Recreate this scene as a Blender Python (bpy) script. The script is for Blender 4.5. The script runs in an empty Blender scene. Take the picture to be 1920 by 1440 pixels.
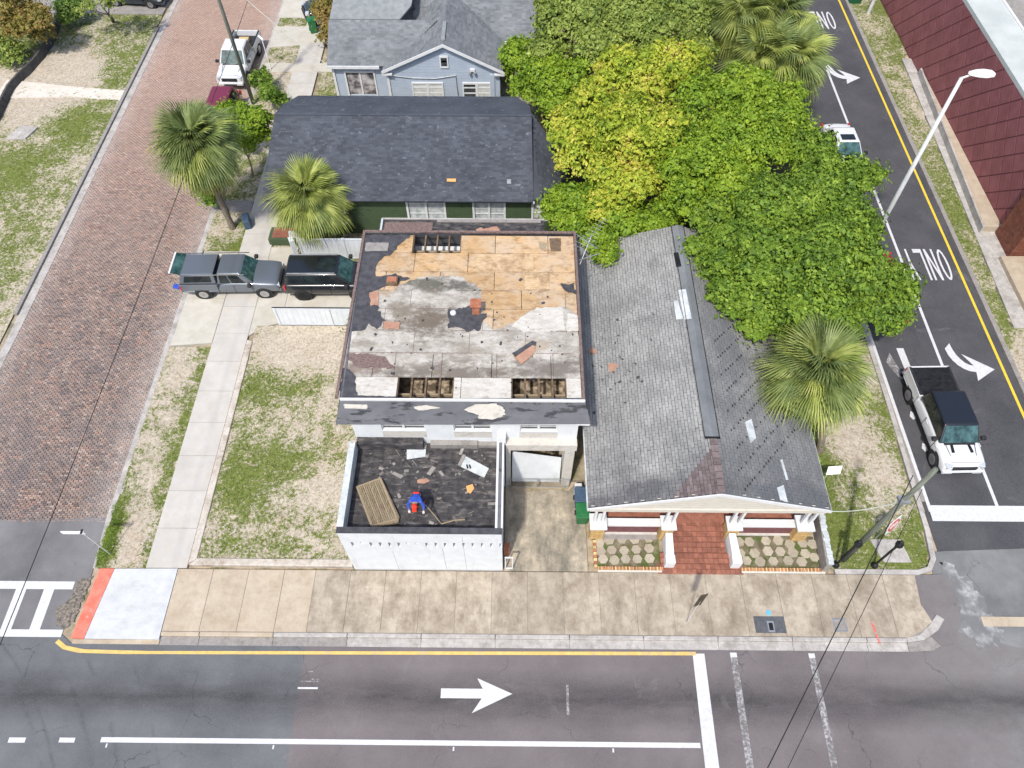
import bpy, bmesh, math, random
import numpy as np
from mathutils import Vector, Matrix
R = math.radians
random.seed(7); rng = np.random.default_rng(7)
scene = bpy.context.scene
COL = scene.collection

# ------------------------------------------------------------------ camera
CH, CP, CYAW, CF = 31.0, R(56.2), R(0.5), 1372.0
cam_d = bpy.data.cameras.new('camera'); cam = bpy.data.objects.new('camera', cam_d); COL.objects.link(cam)
cam_d.sensor_width = 36; cam_d.lens = CF/1920*36; cam_d.clip_start = 0.3; cam_d.clip_end = 1500
cam.location = (0, 0, CH); cam.rotation_euler = (math.pi/2-CP, 0, CYAW)
scene.camera = cam

# ------------------------------------------------------------------ light
SUN = Vector((-0.24, -0.58, 1.0)).normalized()
world = bpy.data.worlds.new('World'); scene.world = world; world.use_nodes = True
wn = world.node_tree; bg = wn.nodes['Background']
sky = wn.nodes.new('ShaderNodeTexSky'); sky.sky_type = 'NISHITA'; sky.sun_disc = False
sky.sun_elevation = math.asin(SUN.z); sky.sun_rotation = math.atan2(SUN.x, SUN.y)
sky.air_density = 1.0; sky.dust_density = 2.5; sky.ozone_density = 1.0
wn.links.new(sky.outputs[0], bg.inputs[0]); bg.inputs[1].default_value = 0.15
sl = bpy.data.lights.new('sun', 'SUN'); sl.energy = 2.85; sl.angle = R(2.5); sl.color = (1.0, 0.965, 0.90)
so = bpy.data.objects.new('sun', sl); COL.objects.link(so); so.location = (-20, -30, 60)
so.rotation_euler = SUN.to_track_quat('Z', 'Y').to_euler()
scene.view_settings.view_transform = 'Standard'; scene.view_settings.look = 'None'
scene.view_settings.exposure = 0.42; scene.view_settings.gamma = 1
scene.view_settings.use_curve_mapping = False

def g(x, y, z=0.0):
    """photograph point on a horizontal plane of height z -> place in the world"""
    u = (x-960)/CF; v = (y-720)/CF
    r = (u, math.cos(CP)-v*math.sin(CP), -(math.sin(CP)+v*math.cos(CP)))
    c, s = math.cos(CYAW), math.sin(CYAW)
    d = (r[0]*c-r[1]*s, r[0]*s+r[1]*c, r[2]); t = (z-CH)/d[2]
    return (d[0]*t, d[1]*t)

# ------------------------------------------------------------------ materials
def lin(c):
    if isinstance(c, str):
        c = [int(c[i:i+2], 16)/255 for i in (0, 2, 4)]
        c = [x/12.92 if x <= .04045 else ((x+.055)/1.055)**2.4 for x in c]
    return (c[0], c[1], c[2], 1)
class NT:
    def __init__(s, name):
        s.m = bpy.data.materials.new(name); s.m.use_nodes = True; s.t = s.m.node_tree
        s.b = s.t.nodes['Principled BSDF']; s.pos = s.n('ShaderNodeNewGeometry').outputs['Position']
        s.geo = s.pos.node
    def n(s, k, **kw):
        o = s.t.nodes.new(k)
        for a, b in kw.items(): setattr(o, a, b)
        return o
    def l(s, a, b): s.t.links.new(a, b)
    def map(s, scale=(1, 1, 1), rot=(0, 0, 0), loc=(0, 0, 0)):
        m = s.n('ShaderNodeMapping'); s.l(s.pos, m.inputs[0]); m.inputs['Scale'].default_value = scale
        m.inputs['Rotation'].default_value = rot; m.inputs['Location'].default_value = loc
        return m.outputs[0]
    def noise(s, scale, detail=4, rough=.55, vec=None, dist=0.0):
        o = s.n('ShaderNodeTexNoise'); o.inputs['Scale'].default_value = scale; o.inputs['Detail'].default_value = detail
        o.inputs['Roughness'].default_value = rough; o.inputs['Distortion'].default_value = dist
        s.l(vec or s.pos, o.inputs['Vector']); return o.outputs['Fac']
    def ramp(s, f, a, b, va=0.0, vb=1.0):
        o = s.n('ShaderNodeMapRange'); o.inputs[1].default_value = a; o.inputs[2].default_value = b
        o.inputs[3].default_value = va; o.inputs[4].default_value = vb; s.l(f, o.inputs[0]); return o.outputs[0]
    def mix(s, f, a, b, mode='MIX'):
        o = s.n('ShaderNodeMix', data_type='RGBA', blend_type=mode)
        if isinstance(f, (int, float)): o.inputs[0].default_value = f
        else: s.l(f, o.inputs[0])
        for i, c in ((6, a), (7, b)):
            if hasattr(c, 'node'): s.l(c, o.inputs[i])
            else: o.inputs[i].default_value = lin(c)
        return o.outputs[2]
    def math(s, op, a, b=0.5):
        o = s.n('ShaderNodeMath', operation=op)
        for i, c in ((0, a), (1, b)):
            if hasattr(c, 'node'): s.l(c, o.inputs[i])
            else: o.inputs[i].default_value = c
        return o.outputs[0]
    def sep(s):
        o = s.n('ShaderNodeSeparateXYZ'); s.l(s.pos, o.inputs[0]); return o.outputs
    def bump(s, f, strength, dist=0.02):
        o = s.n('ShaderNodeBump'); o.inputs['Strength'].default_value = strength; o.inputs['Distance'].default_value = dist
        s.l(f, o.inputs['Height']); s.l(o.outputs[0], s.b.inputs['Normal'])
    def out(s, c, rough=.8, metal=0.0, spec=.3):
        if hasattr(c, 'node'): s.l(c, s.b.inputs['Base Color'])
        else: s.b.inputs['Base Color'].default_value = lin(c)
        s.b.inputs['Roughness'].default_value = rough; s.b.inputs['Metallic'].default_value = metal
        s.b.inputs['Specular IOR Level'].default_value = spec
        return s.m
def simple(name, c1, c2=None, scale=3.0, rough=.8, metal=0.0, bump=0.0, bscale=40, island=0.0, spec=.3,
           objr=0.0, stain=None, st_scale=.6, st_lo=.5, st_hi=.7, st_amt=.8, st_map=None, coat=0.0, n_map=None, lo=.35, hi=.65):
    s = NT(name); c = c1
    if c2 is not None:
        c = s.mix(s.ramp(s.noise(scale, 6, .6, s.map(n_map) if n_map else None), lo, hi), c1, c2)
    if island:
        k = s.ramp(s.geo.outputs['Random Per Island'], 0, 1, 1-island, 1+island)
        cc = s.n('ShaderNodeCombineColor'); [s.l(k, cc.inputs[i]) for i in range(3)]
        c = s.mix(1.0, c, cc.outputs[0], 'MULTIPLY')
    if objr:
        k = s.ramp(s.n('ShaderNodeObjectInfo').outputs['Random'], 0, 1, 1-objr, 1+objr)
        cc = s.n('ShaderNodeCombineColor'); [s.l(k, cc.inputs[i]) for i in range(3)]
        c = s.mix(1.0, c, cc.outputs[0], 'MULTIPLY')
    if stain is not None:
        v = s.map(st_map) if st_map else None
        c = s.mix(s.ramp(s.noise(st_scale, 7, .62, v), st_lo, st_hi, 0, st_amt), c, stain)
    if bump: s.bump(s.noise(bscale, 3), bump)
    m = s.out(c, rough, metal, spec)
    if coat: s.b.inputs['Coat Weight'].default_value = coat; s.b.inputs['Coat Roughness'].default_value = .05
    return m
M = {}
def asphalt(name, a, b, track_y=None, split=None, patch=None):
    s = NT(name); fine = s.noise(55, 3, .7); broad = s.noise(.35, 6, .6)
    c = s.mix(s.ramp(broad, .35, .65), a, b)
    x, y, z = s.sep()
    if split:   # an older brown surfacing east of a seam, bluer one to the west
        wob = s.math('ADD', x, s.math('MULTIPLY', s.math('ADD', s.math('MULTIPLY', y, -1.0), 7.0), -.0))
        c = s.mix(s.ramp(wob, split-.05, split+.05), c, s.mix(s.ramp(broad, .3, .7), (.125, .108, .111), (.18, .158, .160)))
    if split:
        c = s.mix(s.math('MULTIPLY', s.ramp(x, 14, 21, 0, .85), s.ramp(s.noise(.9, 8, .7, s.map(loc=(2, 2, 0))), .36, .6, .3, 1)), c, (.205, .205, .20))
    if track_y is not None:
        st = s.noise(.7, 6, .65, s.map((.35, 1.3, 1)))
        for cy, wd, amt in track_y:
            d = s.math('ABSOLUTE', s.math('SUBTRACT', y, cy))
            f = s.math('MULTIPLY', s.ramp(d, 0, wd, 1, 0), s.ramp(st, .30, .60, .35, 1)); f = s.math('MULTIPLY', f, amt)
            c = s.mix(f, c, (.035, .034, .036))
    if split:      # curved tyre marks left by turning traffic
        vd = s.n('ShaderNodeVectorMath', operation='DISTANCE'); s.l(s.pos, vd.inputs[0]); vd.inputs[1].default_value = (-30.5, -4.0, 0)
        for rr, w_ in ((14.6, .13), (15.0, .10), (16.3, .16), (17.2, .12), (13.2, .12), (18.6, .10)):
            f = s.ramp(s.math('ABSOLUTE', s.math('SUBTRACT', vd.outputs['Value'], rr)), 0, w_, .45, 0); f = s.math('MULTIPLY', f, s.ramp(s.noise(.6, 5, .7, s.map(loc=(rr, 1, 0))), .42, .62)); c = s.mix(f, c, (.045, .045, .048))
    st2 = s.noise(.55, 8, .7, s.map((1, 1, 1), loc=(9, 4, 0)), 1.2)
    c = s.mix(s.ramp(st2, .60, .74, 0, .45), c, (.22, .215, .21))
    v = s.n('ShaderNodeTexVoronoi', feature='DISTANCE_TO_EDGE'); v.inputs['Scale'].default_value = .32
    w = s.n('ShaderNodeVectorMath', operation='ADD'); nv = s.n('ShaderNodeTexNoise'); nv.inputs['Scale'].default_value = 1.4; nv.inputs['Detail'].default_value = 5
    s.l(s.pos, nv.inputs[0]); s.l(s.pos, w.inputs[0]); s.l(nv.outputs['Color'], w.inputs[1]); s.l(w.outputs[0], v.inputs['Vector'])
    crack = s.math('MULTIPLY', s.ramp(v.outputs['Distance'], 0, .006, 1, 0), s.ramp(s.noise(.25, 3), .48, .58))
    c = s.mix(s.math('MULTIPLY', crack, .7), c, (.03, .03, .032))
    sp = s.n('ShaderNodeTexVoronoi'); sp.inputs['Scale'].default_value = 45; s.l(s.pos, sp.inputs['Vector'])
    c = s.mix(s.ramp(sp.outputs['Distance'], .0, .5, .30, 0), c, (.35, .34, .33))
    c = s.mix(s.ramp(fine, .55, .8, 0, .4), c, (.03, .03, .03))
    s.bump(fine, .35, .01)
    M[name] = s.out(c, .9, 0, .2)
asphalt('asphalt_main', (.105, .108, .116), (.15, .154, .163), track_y=[(5.75, 1.15, .85), (2.2, 1.0, .6), (-1.4, .8, .3), (7.3, .35, -0.0)], split=-8.55)
asphalt('asphalt_new', (.050, .051, .058), (.082, .081, .088))
asphalt('asphalt_side', (.12, .118, .122), (.20, .196, .198))
asphalt('asphalt_pale', (.13, .135, .137), (.24, .243, .243))
M['plaster_dust'] = simple('plaster_dust', (.17, .172, .173), (.38, .385, .385), 1.3, .9, lo=.44, hi=.64, stain=(.16, .16, .16), st_scale=3, st_lo=.46, st_hi=.62, st_amt=.8)
def concrete(name, a, b, st=(.10, .085, .06), lo=.5, hi=.75, amt=.6, scale=.9, smap=None, island=0.0):
    s = NT(name); c = s.mix(s.ramp(s.noise(1.1, 7, .62), .3, .7), a, b)
    if island:
        k = s.ramp(s.n('ShaderNodeObjectInfo').outputs['Random'], 0, 1, 1-island, 1+island)
        cc = s.n('ShaderNodeCombineColor'); [s.l(k, cc.inputs[i]) for i in range(3)]
        c = s.mix(1.0, c, cc.outputs[0], 'MULTIPLY')
    c = s.mix(s.ramp(s.noise(scale, 10, .74, s.map(smap) if smap else None), lo-.02, hi, 0, amt), c, st)
    c = s.mix(s.ramp(s.noise(scale*3.3, 8, .75, s.map((1, 1.3, 1), loc=(3, 9, 0))), .46, .68, 0, amt*.6), c, st)
    c = s.mix(s.ramp(s.noise(2.2, 9, .8, s.map((2.6, .7, 1), loc=(1, 7, 0))), .52, .66, 0, amt*.55), c, (st[0]*1.3, st[1]*1.25, st[2]*1.15))
    c = s.mix(s.ramp(s.noise(24, 4, .8), .56, .72, 0, .5), c, st)
    c = s.mix(s.ramp(s.noise(6, 5, .8), .62, .75, 0, .3), c, (.7, .66, .6))
    s.bump(s.noise(60, 3), .25, .008); M[name] = s.out(c, .85, 0, .25)
concrete('walk_stained', (.365, .31, .245), (.475, .415, .33), (.16, .125, .088), .46, .66, .70, .8, (1.6, .9, 1), .07)
concrete('walk_tan', (.43, .355, .27), (.51, .44, .345), (.28, .21, .13), .5, .72, .55, .8, (1.2, 1.2, 1), .03)
concrete('walk_new', (.50, .515, .525), (.58, .585, .59), (.34, .34, .33), .52, .72, .55, .6, (1, 2.6, 1))
concrete('walk_side', (.44, .42, .39), (.52, .50, .465), (.42, .36, .27), .55, .8, .5, .6, None, .03)
concrete('curb_pale', (.38, .36, .34), (.52, .495, .465), (.17, .15, .13), .5, .7, .7, 1.3)
concrete('gutter', (.26, .24, .225), (.42, .395, .37), (.12, .11, .10), .45, .7, .8, 1.1)
concrete('drive_pale', (.45, .43, .375), (.54, .515, .46), (.36, .31, .22), .52, .75, .6, .5, None, .05)
concrete('drive_stained', (.44, .375, .28), (.56, .48, .36), (.10, .095, .08), .40, .60, .80, .6, (1.3, .6, 1))
concrete('paver', (.36, .315, .245), (.44, .39, .31), (.22, .19, .13), .5, .75, .6, 2.0, None, .12)
concrete('lot_wall', (.50, .455, .39), (.60, .56, .50), (.24, .17, .12), .52, .68, .75, 1.4)
M['marking'] = simple('marking', (.52, .52, .53), (.62, .62, .63), 6, .6, stain=(.25, .25, .25), st_scale=9, st_lo=.60, st_hi=.78, st_amt=.55)
M['marking_old'] = simple('marking_old', (.16, .15, .15), (.42, .41, .41), 9, .7, lo=.42, hi=.62, stain=(.13, .12, .12), st_scale=2.5, st_lo=.46, st_hi=.6, st_amt=.85)
M['marking_yellow'] = simple('marking_yellow', (.60, .40, .11), (.68, .49, .17), 5, .6, stain=(.42, .34, .22), st_scale=2.2, st_lo=.52, st_hi=.68, st_amt=.7)
M['marking_yellow_new'] = simple('marking_yellow_new', (.70, .48, .035), (.76, .54, .06), 5, .5)
M['tactile_red'] = simple('tactile_red', (.72, .13, .085), (.80, .22, .16), 2, .7, stain=(.5, .4, .36), st_scale=3, st_lo=.58, st_hi=.7, st_amt=.5)
M['mortar'] = simple('mortar', (.22, .16, .135), (.34, .27, .235), 1.2, .95)
def brick_street():
    s = NT('street_brick'); r = s.geo.outputs['Random Per Island']
    cr = s.n('ShaderNodeValToRGB'); s.l(r, cr.inputs[0]); e = cr.color_ramp.elements
    for i, (p, c) in enumerate([(0, (.10, .08, .078)), (.22, (.205, .15, .133)), (.45, (.305, .215, .17)), (.68, (.24, .20, .18)), (.86, (.34, .20, .15)), (1, (.43, .345, .295))]):
        el = e[i] if i < 2 else e.new(p); el.position = p; el.color = lin(c)
    e = cr.color_ramp.elements; c = cr.outputs[0]
    x, y, z = s.sep()
    c = s.mix(s.ramp(s.noise(.35, 5, .6), .32, .68, .05, .45), c, (.30, .25, .23))
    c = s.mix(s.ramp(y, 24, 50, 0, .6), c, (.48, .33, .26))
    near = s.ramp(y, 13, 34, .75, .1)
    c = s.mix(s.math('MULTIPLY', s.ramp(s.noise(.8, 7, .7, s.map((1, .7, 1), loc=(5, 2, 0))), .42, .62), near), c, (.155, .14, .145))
    e1 = s.ramp(s.math('ABSOLUTE', s.math('SUBTRACT', x, -22.7)), 2.9, 4.3, 0, .75)
    c = s.mix(s.math('MULTIPLY', e1, s.ramp(s.noise(1.6, 7, .75), .38, .62, .1, 1)), c, (.47, .42, .40))
    c = s.mix(s.ramp(s.noise(3.5, 6, .8), .62, .72, 0, .5), c, (.16, .15, .15))
    s.bump(s.noise(70, 3), .3, .006); M['street_brick'] = s.out(c, .9, 0, .2)
brick_street()
def lawn_mat():
    s = NT('lawn_soil'); a = s.n('ShaderNodeAttribute'); a.attribute_name = 'grass'
    soil = s.mix(s.ramp(s.noise(2.5, 7, .7), .3, .7), (.43, .365, .29), (.57, .50, .415))
    soil = s.mix(s.ramp(s.noise(7, 6, .75), .48, .62, 0, .62), soil, (.19, .17, .095))
    soil = s.mix(s.ramp(s.noise(16, 5, .7), .50, .64, 0, .5), soil, (.13, .11, .065))
    soil = s.mix(s.ramp(s.noise(11, 3, .7), .60, .68, 0, .4), soil, (.66, .60, .52))
    soil = s.mix(s.ramp(s.noise(.5, 5, .7), .55, .75, 0, .5), soil, (.42, .30, .20))
    gr = s.mix(s.ramp(s.noise(5, 6, .7), .3, .7), (.08, .115, .022), (.185, .21, .055))
    gr = s.mix(s.ramp(s.noise(9, 5, .75, s.map(loc=(4, 4, 0))), .55, .68, 0, .7), gr, (.40, .35, .22))
    f = s.math('ADD', a.outputs['Fac'], s.math('MULTIPLY', s.math('SUBTRACT', s.noise(6.5, 7, .8), .5), 3.4))
    c = s.mix(s.ramp(f, .34, .62), soil, gr)
    s.bump(s.noise(30, 4), .6, .03); M['lawn_soil'] = s.out(c, .95, 0, .1)
lawn_mat()
M['dirt'] = simple('dirt', (.30, .235, .165), (.46, .38, .28), 1.2, .95, bump=.4, bscale=12, stain=(.10, .115, .04), st_scale=.9, st_lo=.5, st_hi=.62, st_amt=.7)
def leafmat(name, cols, clump=1.1, shift=None, rough=.5, trans=.2, amp=.98):
    s = NT(name); r = s.geo.outputs['Random Per Island']
    cr = s.n('ShaderNodeValToRGB'); n = s.noise(clump, 4, .6)
    f = s.math('ADD', s.math('MULTIPLY', r, .5), s.math('MULTIPLY', s.math('SUBTRACT', n, .30), amp)); s.l(f, cr.inputs[0])
    e = cr.color_ramp.elements
    for i, c in enumerate(cols):
        m_ = .3*c[0]+.6*c[1]+.1*c[2]; c = tuple(v_*.87+m_*.13*(.55 if q_ == 2 else .95) for q_, v_ in enumerate(c)); p = i/(len(cols)-1); el = e[i] if i < 2 else e.new(p); el.position = p; el.color = lin(c)
    c = cr.outputs[0]; s.out(c, rough, 0, .25)
    tr = s.n('ShaderNodeBsdfTranslucent'); s.l(c, tr.inputs[0]); mx = s.n('ShaderNodeMixShader'); mx.inputs[0].default_value = trans
    o = s.t.nodes['Material Output']; s.l(s.b.outputs[0], mx.inputs[1]); s.l(tr.outputs[0], mx.inputs[2]); s.l(mx.outputs[0], o.inputs[0])
    M[name] = s.m
leafmat('leaf_yellow', [(.07, .13, .006), (.16, .26, .008), (.28, .38, .010), (.40, .46, .018), (.54, .50, .04), (.60, .42, .12)], .6, amp=1.35)
leafmat('leaf_bright', [(.05, .11, .004), (.12, .23, .006), (.20, .33, .008), (.30, .42, .012), (.42, .50, .03)], .9, amp=1.2)
leafmat('leaf_green', [(.03, .075, .010), (.08, .165, .013), (.15, .265, .016), (.24, .37, .022), (.42, .52, .06)], 1.0, amp=1.2)
leafmat('leaf_deep', [(.03, .07, .015), (.06, .13, .02), (.11, .20, .025), (.18, .28, .03), (.30, .35, .05)], 1.0)
leafmat('leaf_dull', [(.07, .12, .02), (.14, .21, .03), (.23, .31, .045), (.32, .40, .07), (.42, .42, .15)], 1.1, amp=1.2)
leafmat('leaf_orange', [(.10, .12, .02), (.22, .20, .03), (.32, .20, .06), (.36, .17, .07)], .7)
leafmat('blade', [(.06, .115, .015), (.11, .18, .022), (.18, .235, .04), (.30, .31, .09)], .8)
leafmat('frond_green', [(.08, .125, .035), (.135, .19, .05), (.21, .265, .08), (.34, .38, .15)], 1.2, trans=.15)
leafmat('frond_lime', [(.13, .185, .035), (.235, .295, .05), (.37, .41, .09), (.50, .50, .17)], 1.2, trans=.15)
leafmat('frond_old', [(.20, .17, .04), (.34, .27, .05), (.44, .31, .07), (.42, .27, .13)], 1.2, trans=.1)
leafmat('frond_dead', [(.16, .12, .08), (.27, .21, .14), (.36, .29, .2)], 1.2, trans=.05)
M['bark'] = simple('bark', (.10, .08, .06), (.24, .20, .16), 8, .95, bump=.6, bscale=20, n_map=(1, 1, .3))
M['bark_palm'] = simple('bark_palm', (.13, .105, .08), (.27, .23, .18), 9, .95, bump=.8, bscale=14, n_map=(1, 1, 2))
M['pole_wood'] = simple('pole_wood', (.11, .125, .10), (.20, .21, .17), 5, .9, n_map=(3, 3, .3), bump=.3)
M['white_wall'] = simple('white_wall', (.62, .64, .655), (.69, .71, .72), 2, .8, bump=.15, bscale=25, stain=(.42, .42, .40), st_scale=1.3, st_lo=.54, st_hi=.78, st_amt=.5, st_map=(2.5, 2.5, .35))
M['white_trim'] = simple('white_trim', (.60, .605, .61), (.68, .685, .69), 3, .6, stain=(.45, .42, .38), st_scale=3, st_lo=.62, st_hi=.8, st_amt=.5)
M['aged_white'] = simple('aged_white', (.44, .47, .48), (.58, .61, .62), 3, .8, stain=(.18, .18, .17), st_scale=2.4, st_lo=.52, st_hi=.72, st_amt=.55)  # ageing on most pieces, painted shade on the front block's left wall
M['cream'] = simple('cream', (.53, .505, .44), (.59, .56, .49), 3, .7, island=.02)
M['beige'] = simple('beige', (.50, .47, .42), (.60, .57, .52), 2, .8, stain=(.3, .28, .25), st_scale=2)
M['tar'] = simple('tar', (.026, .025, .028), (.075, .070, .070), 3.5, .8, bump=.6, bscale=7, stain=(.25, .225, .21), st_scale=2.6, st_lo=.52, st_hi=.72, st_amt=.65, st_map=(.6, 1.9, 1))
M['felt'] = simple('felt', (.040, .040, .047), (.075, .074, .082), 4, .85, bump=.3, bscale=20, island=.15, stain=(.16, .15, .15), st_scale=5, st_lo=.62, st_hi=.72, st_amt=.6)
M['felt_brown'] = simple('felt_brown', (.13, .085, .075), (.22, .16, .145), 9, .85, lo=.42, hi=.58, n_map=(1, 3, 1), bump=.3)
def plywood():
    s = NT('plywood'); gr = s.noise(4.0, 8, .75, s.map((1, 5, 1)), .3)
    c = s.mix(s.ramp(gr, .35, .65), (.45, .275, .125), (.62, .42, .23))
    k = s.ramp(s.n('ShaderNodeObjectInfo').outputs['Random'], 0, 1, .76, 1.12)
    cc = s.n('ShaderNodeCombineColor'); [s.l(k, cc.inputs[i]) for i in range(3)]
    c = s.mix(1.0, c, cc.outputs[0], 'MULTIPLY')
    c = s.mix(s.ramp(s.noise(.65, 8, .75), .40, .60, 0, .8), c, (.50, .41, .31))
    c = s.mix(s.ramp(s.noise(1.6, 10, .78, s.map((1, 1.8, 1), loc=(3, 1, 0))), .49, .63, 0, .8), c, (.25, .15, .075))
    c = s.mix(s.ramp(s.noise(7, 6, .8, s.map((1, 2.5, 1))), .56, .68, 0, .65), c, (.15, .10, .06))
    M['plywood'] = s.out(c, .85, 0, .2)
plywood()
def whitewash(name, base, dark, lo, hi, blobs=()):
    s = NT(name); c = s.mix(s.ramp(s.noise(2.3, 9, .75, s.map((1, 1.5, 1))), .35, .65), base, (base[0]*.80, base[1]*.77, base[2]*.72))
    n1 = s.noise(1.1, 10, .76, s.map((1, 1.6, 1), loc=(2.3, 1.1, 0)))
    c = s.mix(s.ramp(n1, lo+.03, hi+.03, 0, .75), c, dark)
    for (px, py, rx, ry, col, amt) in blobs:      # old water marks where the photograph has them
        x, y = g(px, py, 6.8); m = s.map((1/rx, 1/ry, 0), loc=(-x/rx, -y/ry, 0)); v = s.n('ShaderNodeVectorMath', operation='LENGTH'); s.l(m, v.inputs[0])
        f = s.math('ADD', s.ramp(v.outputs['Value'], .0, 1.3, .75, -.25), s.math('MULTIPLY', s.math('SUBTRACT', n1, .5), 2.2)); c = s.mix(s.ramp(f, .05, .55, 0, amt), c, col)
    c = s.mix(s.ramp(s.noise(1.9, 10, .8, s.map((1, 2.6, 1), loc=(7, 3, 0))), .52, .66, 0, .60), c, (.22, .185, .15))
    c = s.mix(s.ramp(s.noise(6, 8, .82, s.map((1, 1.6, 1))), .56, .68, 0, .60), c, (.11, .10, .09))
    c = s.mix(s.ramp(s.noise(1.0, 6, .7, s.map(loc=(5, 5, 0))), .62, .72, 0, .5), c, (.42, .27, .16))
    s.bump(s.noise(14, 4), .3, .01); M[name] = s.out(c, .85, 0, .2)
BL = [(800, 530, 2.0, .6, (.13, .125, .10), 1), (865, 535, 1.3, .5, (.11, .105, .09), .95), (800, 605, 1.6, 1.1, (.14, .115, .09), .95), (750, 585, .9, .7, (.20, .17, .13), .8), (860, 698, 4.2, .62, (.17, .145, .12), .95), (1050, 690, 2.2, .6, (.17, .15, .13), .95), (900, 725, 1.2, .3, (.13, .115, .10), .8), (720, 545, .6, .5, (.35, .25, .16), .7), (690, 645, .8, .4, (.27, .24, .2), .7), (1000, 650, .9, .5, (.40, .32, .23), .7), (880, 655, .8, .4, (.27, .24, .2), .7), (1040, 620, .9, .5, (.34, .31, .27), .6), (680, 690, 1.2, .3, (.2, .15, .13), .8)]
whitewash('whitewash', (.54, .515, .475), (.22, .195, .165), .40, .57, BL)
whitewash('whitewash_clean', (.60, .58, .54), (.36, .32, .27), .48, .68)
M['board_pale'] = simple('board_pale', (.46, .31, .165), (.60, .45, .29), 3, .85, n_map=(1, 5, 1), stain=(.24, .15, .08), st_scale=2, st_lo=.48, st_hi=.64, st_amt=.7)
M['wood_dark'] = simple('wood_dark', (.10, .065, .04), (.20, .14, .09), 5, .9)
M['wood_tan'] = simple('wood_tan', (.26, .20, .13), (.36, .29, .20), 6, .9, n_map=(1, 4, 1))
M['insulation'] = simple('insulation', (.10, .075, .05), (.45, .36, .26), 3.5, .95, lo=.42, hi=.6, bump=.8, bscale=8)
M['rust'] = simple('rust', (.30, .10, .05), (.42, .19, .12), 4, .85)
M['clay'] = simple('clay', (.36, .19, .13), (.46, .28, .20), 3, .9, stain=(.3, .2, .15), st_scale=4, st_lo=.55)
M['shingle_grey'] = simple('shingle_grey', (.22, .225, .225), (.32, .325, .325), .8, .9, island=.20, bump=.3, bscale=60, stain=(.11, .11, .115), st_scale=.33, st_lo=.52, st_hi=.7, st_amt=.6)
def shingle_main():
    s = NT('shingle_old'); x, y, z = s.sep()
    c = s.mix(s.ramp(s.noise(.8, 5), .35, .65), (.235, .235, .228), (.315, .313, .302))
    k = s.ramp(s.geo.outputs['Random Per Island'], 0, 1, .88, 1.10)
    cc = s.n('ShaderNodeCombineColor'); [s.l(k, cc.inputs[i]) for i in range(3)]
    c = s.mix(1.0, c, cc.outputs[0], 'MULTIPLY')
    w = s.noise(.7, 6, .7, s.map((.8, 1.2, 1)))
    f = s.math('ADD', s.ramp(y, 12.6, 16.2, .65, 0), s.math('MULTIPLY', s.math('SUBTRACT', w, .5), 1.6))
    c = s.mix(s.ramp(f, .2, .7, 0, .85), c, (.085, .085, .092))   # mildew on the porch end
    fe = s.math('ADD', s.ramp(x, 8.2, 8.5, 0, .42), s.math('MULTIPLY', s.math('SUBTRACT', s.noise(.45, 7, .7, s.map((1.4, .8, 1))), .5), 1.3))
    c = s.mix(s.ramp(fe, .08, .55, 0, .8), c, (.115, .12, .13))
    c = s.mix(s.ramp(s.noise(1.6, 7, .75, s.map((.5, 1.5, 1), loc=(4, 8, 0))), .56, .72, 0, .5), c, (.12, .12, .125))
    s.bump(s.noise(60, 3), .3, .006); M['shingle_old'] = s.out(c, .9, 0, .2)
shingle_main()
M['shingle_patch'] = simple('shingle_patch', (.12, .09, .09), (.19, .155, .152), 3, .9, island=.25)
M['shingle_navy'] = simple('shingle_navy', (.055, .061, .076), (.074, .082, .100), .7, .85, island=.22, bump=.3, bscale=50, stain=(.26, .28, .32), st_scale=3.2, st_lo=.60, st_hi=.72, st_amt=.55, st_map=(1, 1.3, 1))
M['shingle_blue'] = simple('shingle_blue', (.135, .145, .155), (.185, .196, .208), .9, .85, island=.18, bump=.3, bscale=50)
M['shingle_band'] = simple('shingle_band', (.115, .118, .132), (.155, .158, .172), 1.2, .85, island=.05, stain=(.03, .03, .035), st_scale=2.2, st_lo=.56, st_hi=.62, st_amt=.8, st_map=(.5, 1.5, 1.5))
M['roof_smooth'] = simple('roof_smooth', (.19, .205, .21), (.26, .275, .28), 2.5, .85, bump=.2)
M['siding_blue'] = simple('siding_blue', (.37, .43, .51), (.41, .47, .55), 2, .7)
M['siding_green'] = simple('siding_green', (.055, .085, .045), (.075, .11, .058), 1.5, .7, stain=(.03, .045, .03), st_scale=1.5, st_lo=.55)
M['brick_red_paint'] = simple('brick_red_paint', (.23, .09, .06), (.32, .135, .09), 5, .8, bump=.4, bscale=30, stain=(.17, .07, .055), st_scale=2.6, st_lo=.48, st_hi=.68, st_amt=.75, objr=.22)
M['brick_maroon'] = simple('brick_maroon', (.14, .055, .06), (.19, .085, .085), 4, .8)
M['tan_brick'] = simple('tan_brick', (.45, .29, .11), (.54, .37, .17), 5, .85, island=.12, bump=.3)
M['red_brick'] = simple('red_brick', (.42, .15, .085), (.52, .22, .12), 6, .85, objr=.3)
M['buff_brick'] = simple('buff_brick', (.52, .37, .16), (.62, .48, .25), 6, .85, objr=.25)
M['facade_red'] = simple('facade_red', (.24, .085, .09), (.29, .11, .115), 1.5, .75, bump=.2, objr=.06, stain=(.20, .07, .075), st_scale=.8, st_lo=.5, st_amt=.5)
M['facade_joint'] = simple('facade_joint', (.11, .035, .045), (.14, .045, .05), 2, .9)
M['facade_brick'] = simple('facade_brick', (.16, .055, .035), (.22, .085, .055), 4, .8, island=.15)
M['roof_membrane'] = simple('roof_membrane', (.42, .45, .43), (.52, .545, .525), .6, .6, stain=(.42, .44, .42), st_scale=.7)
M['glass_dark'] = simple('glass_dark', (.03, .035, .04), (.07, .075, .08), 3, .12, spec=.7)
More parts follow.
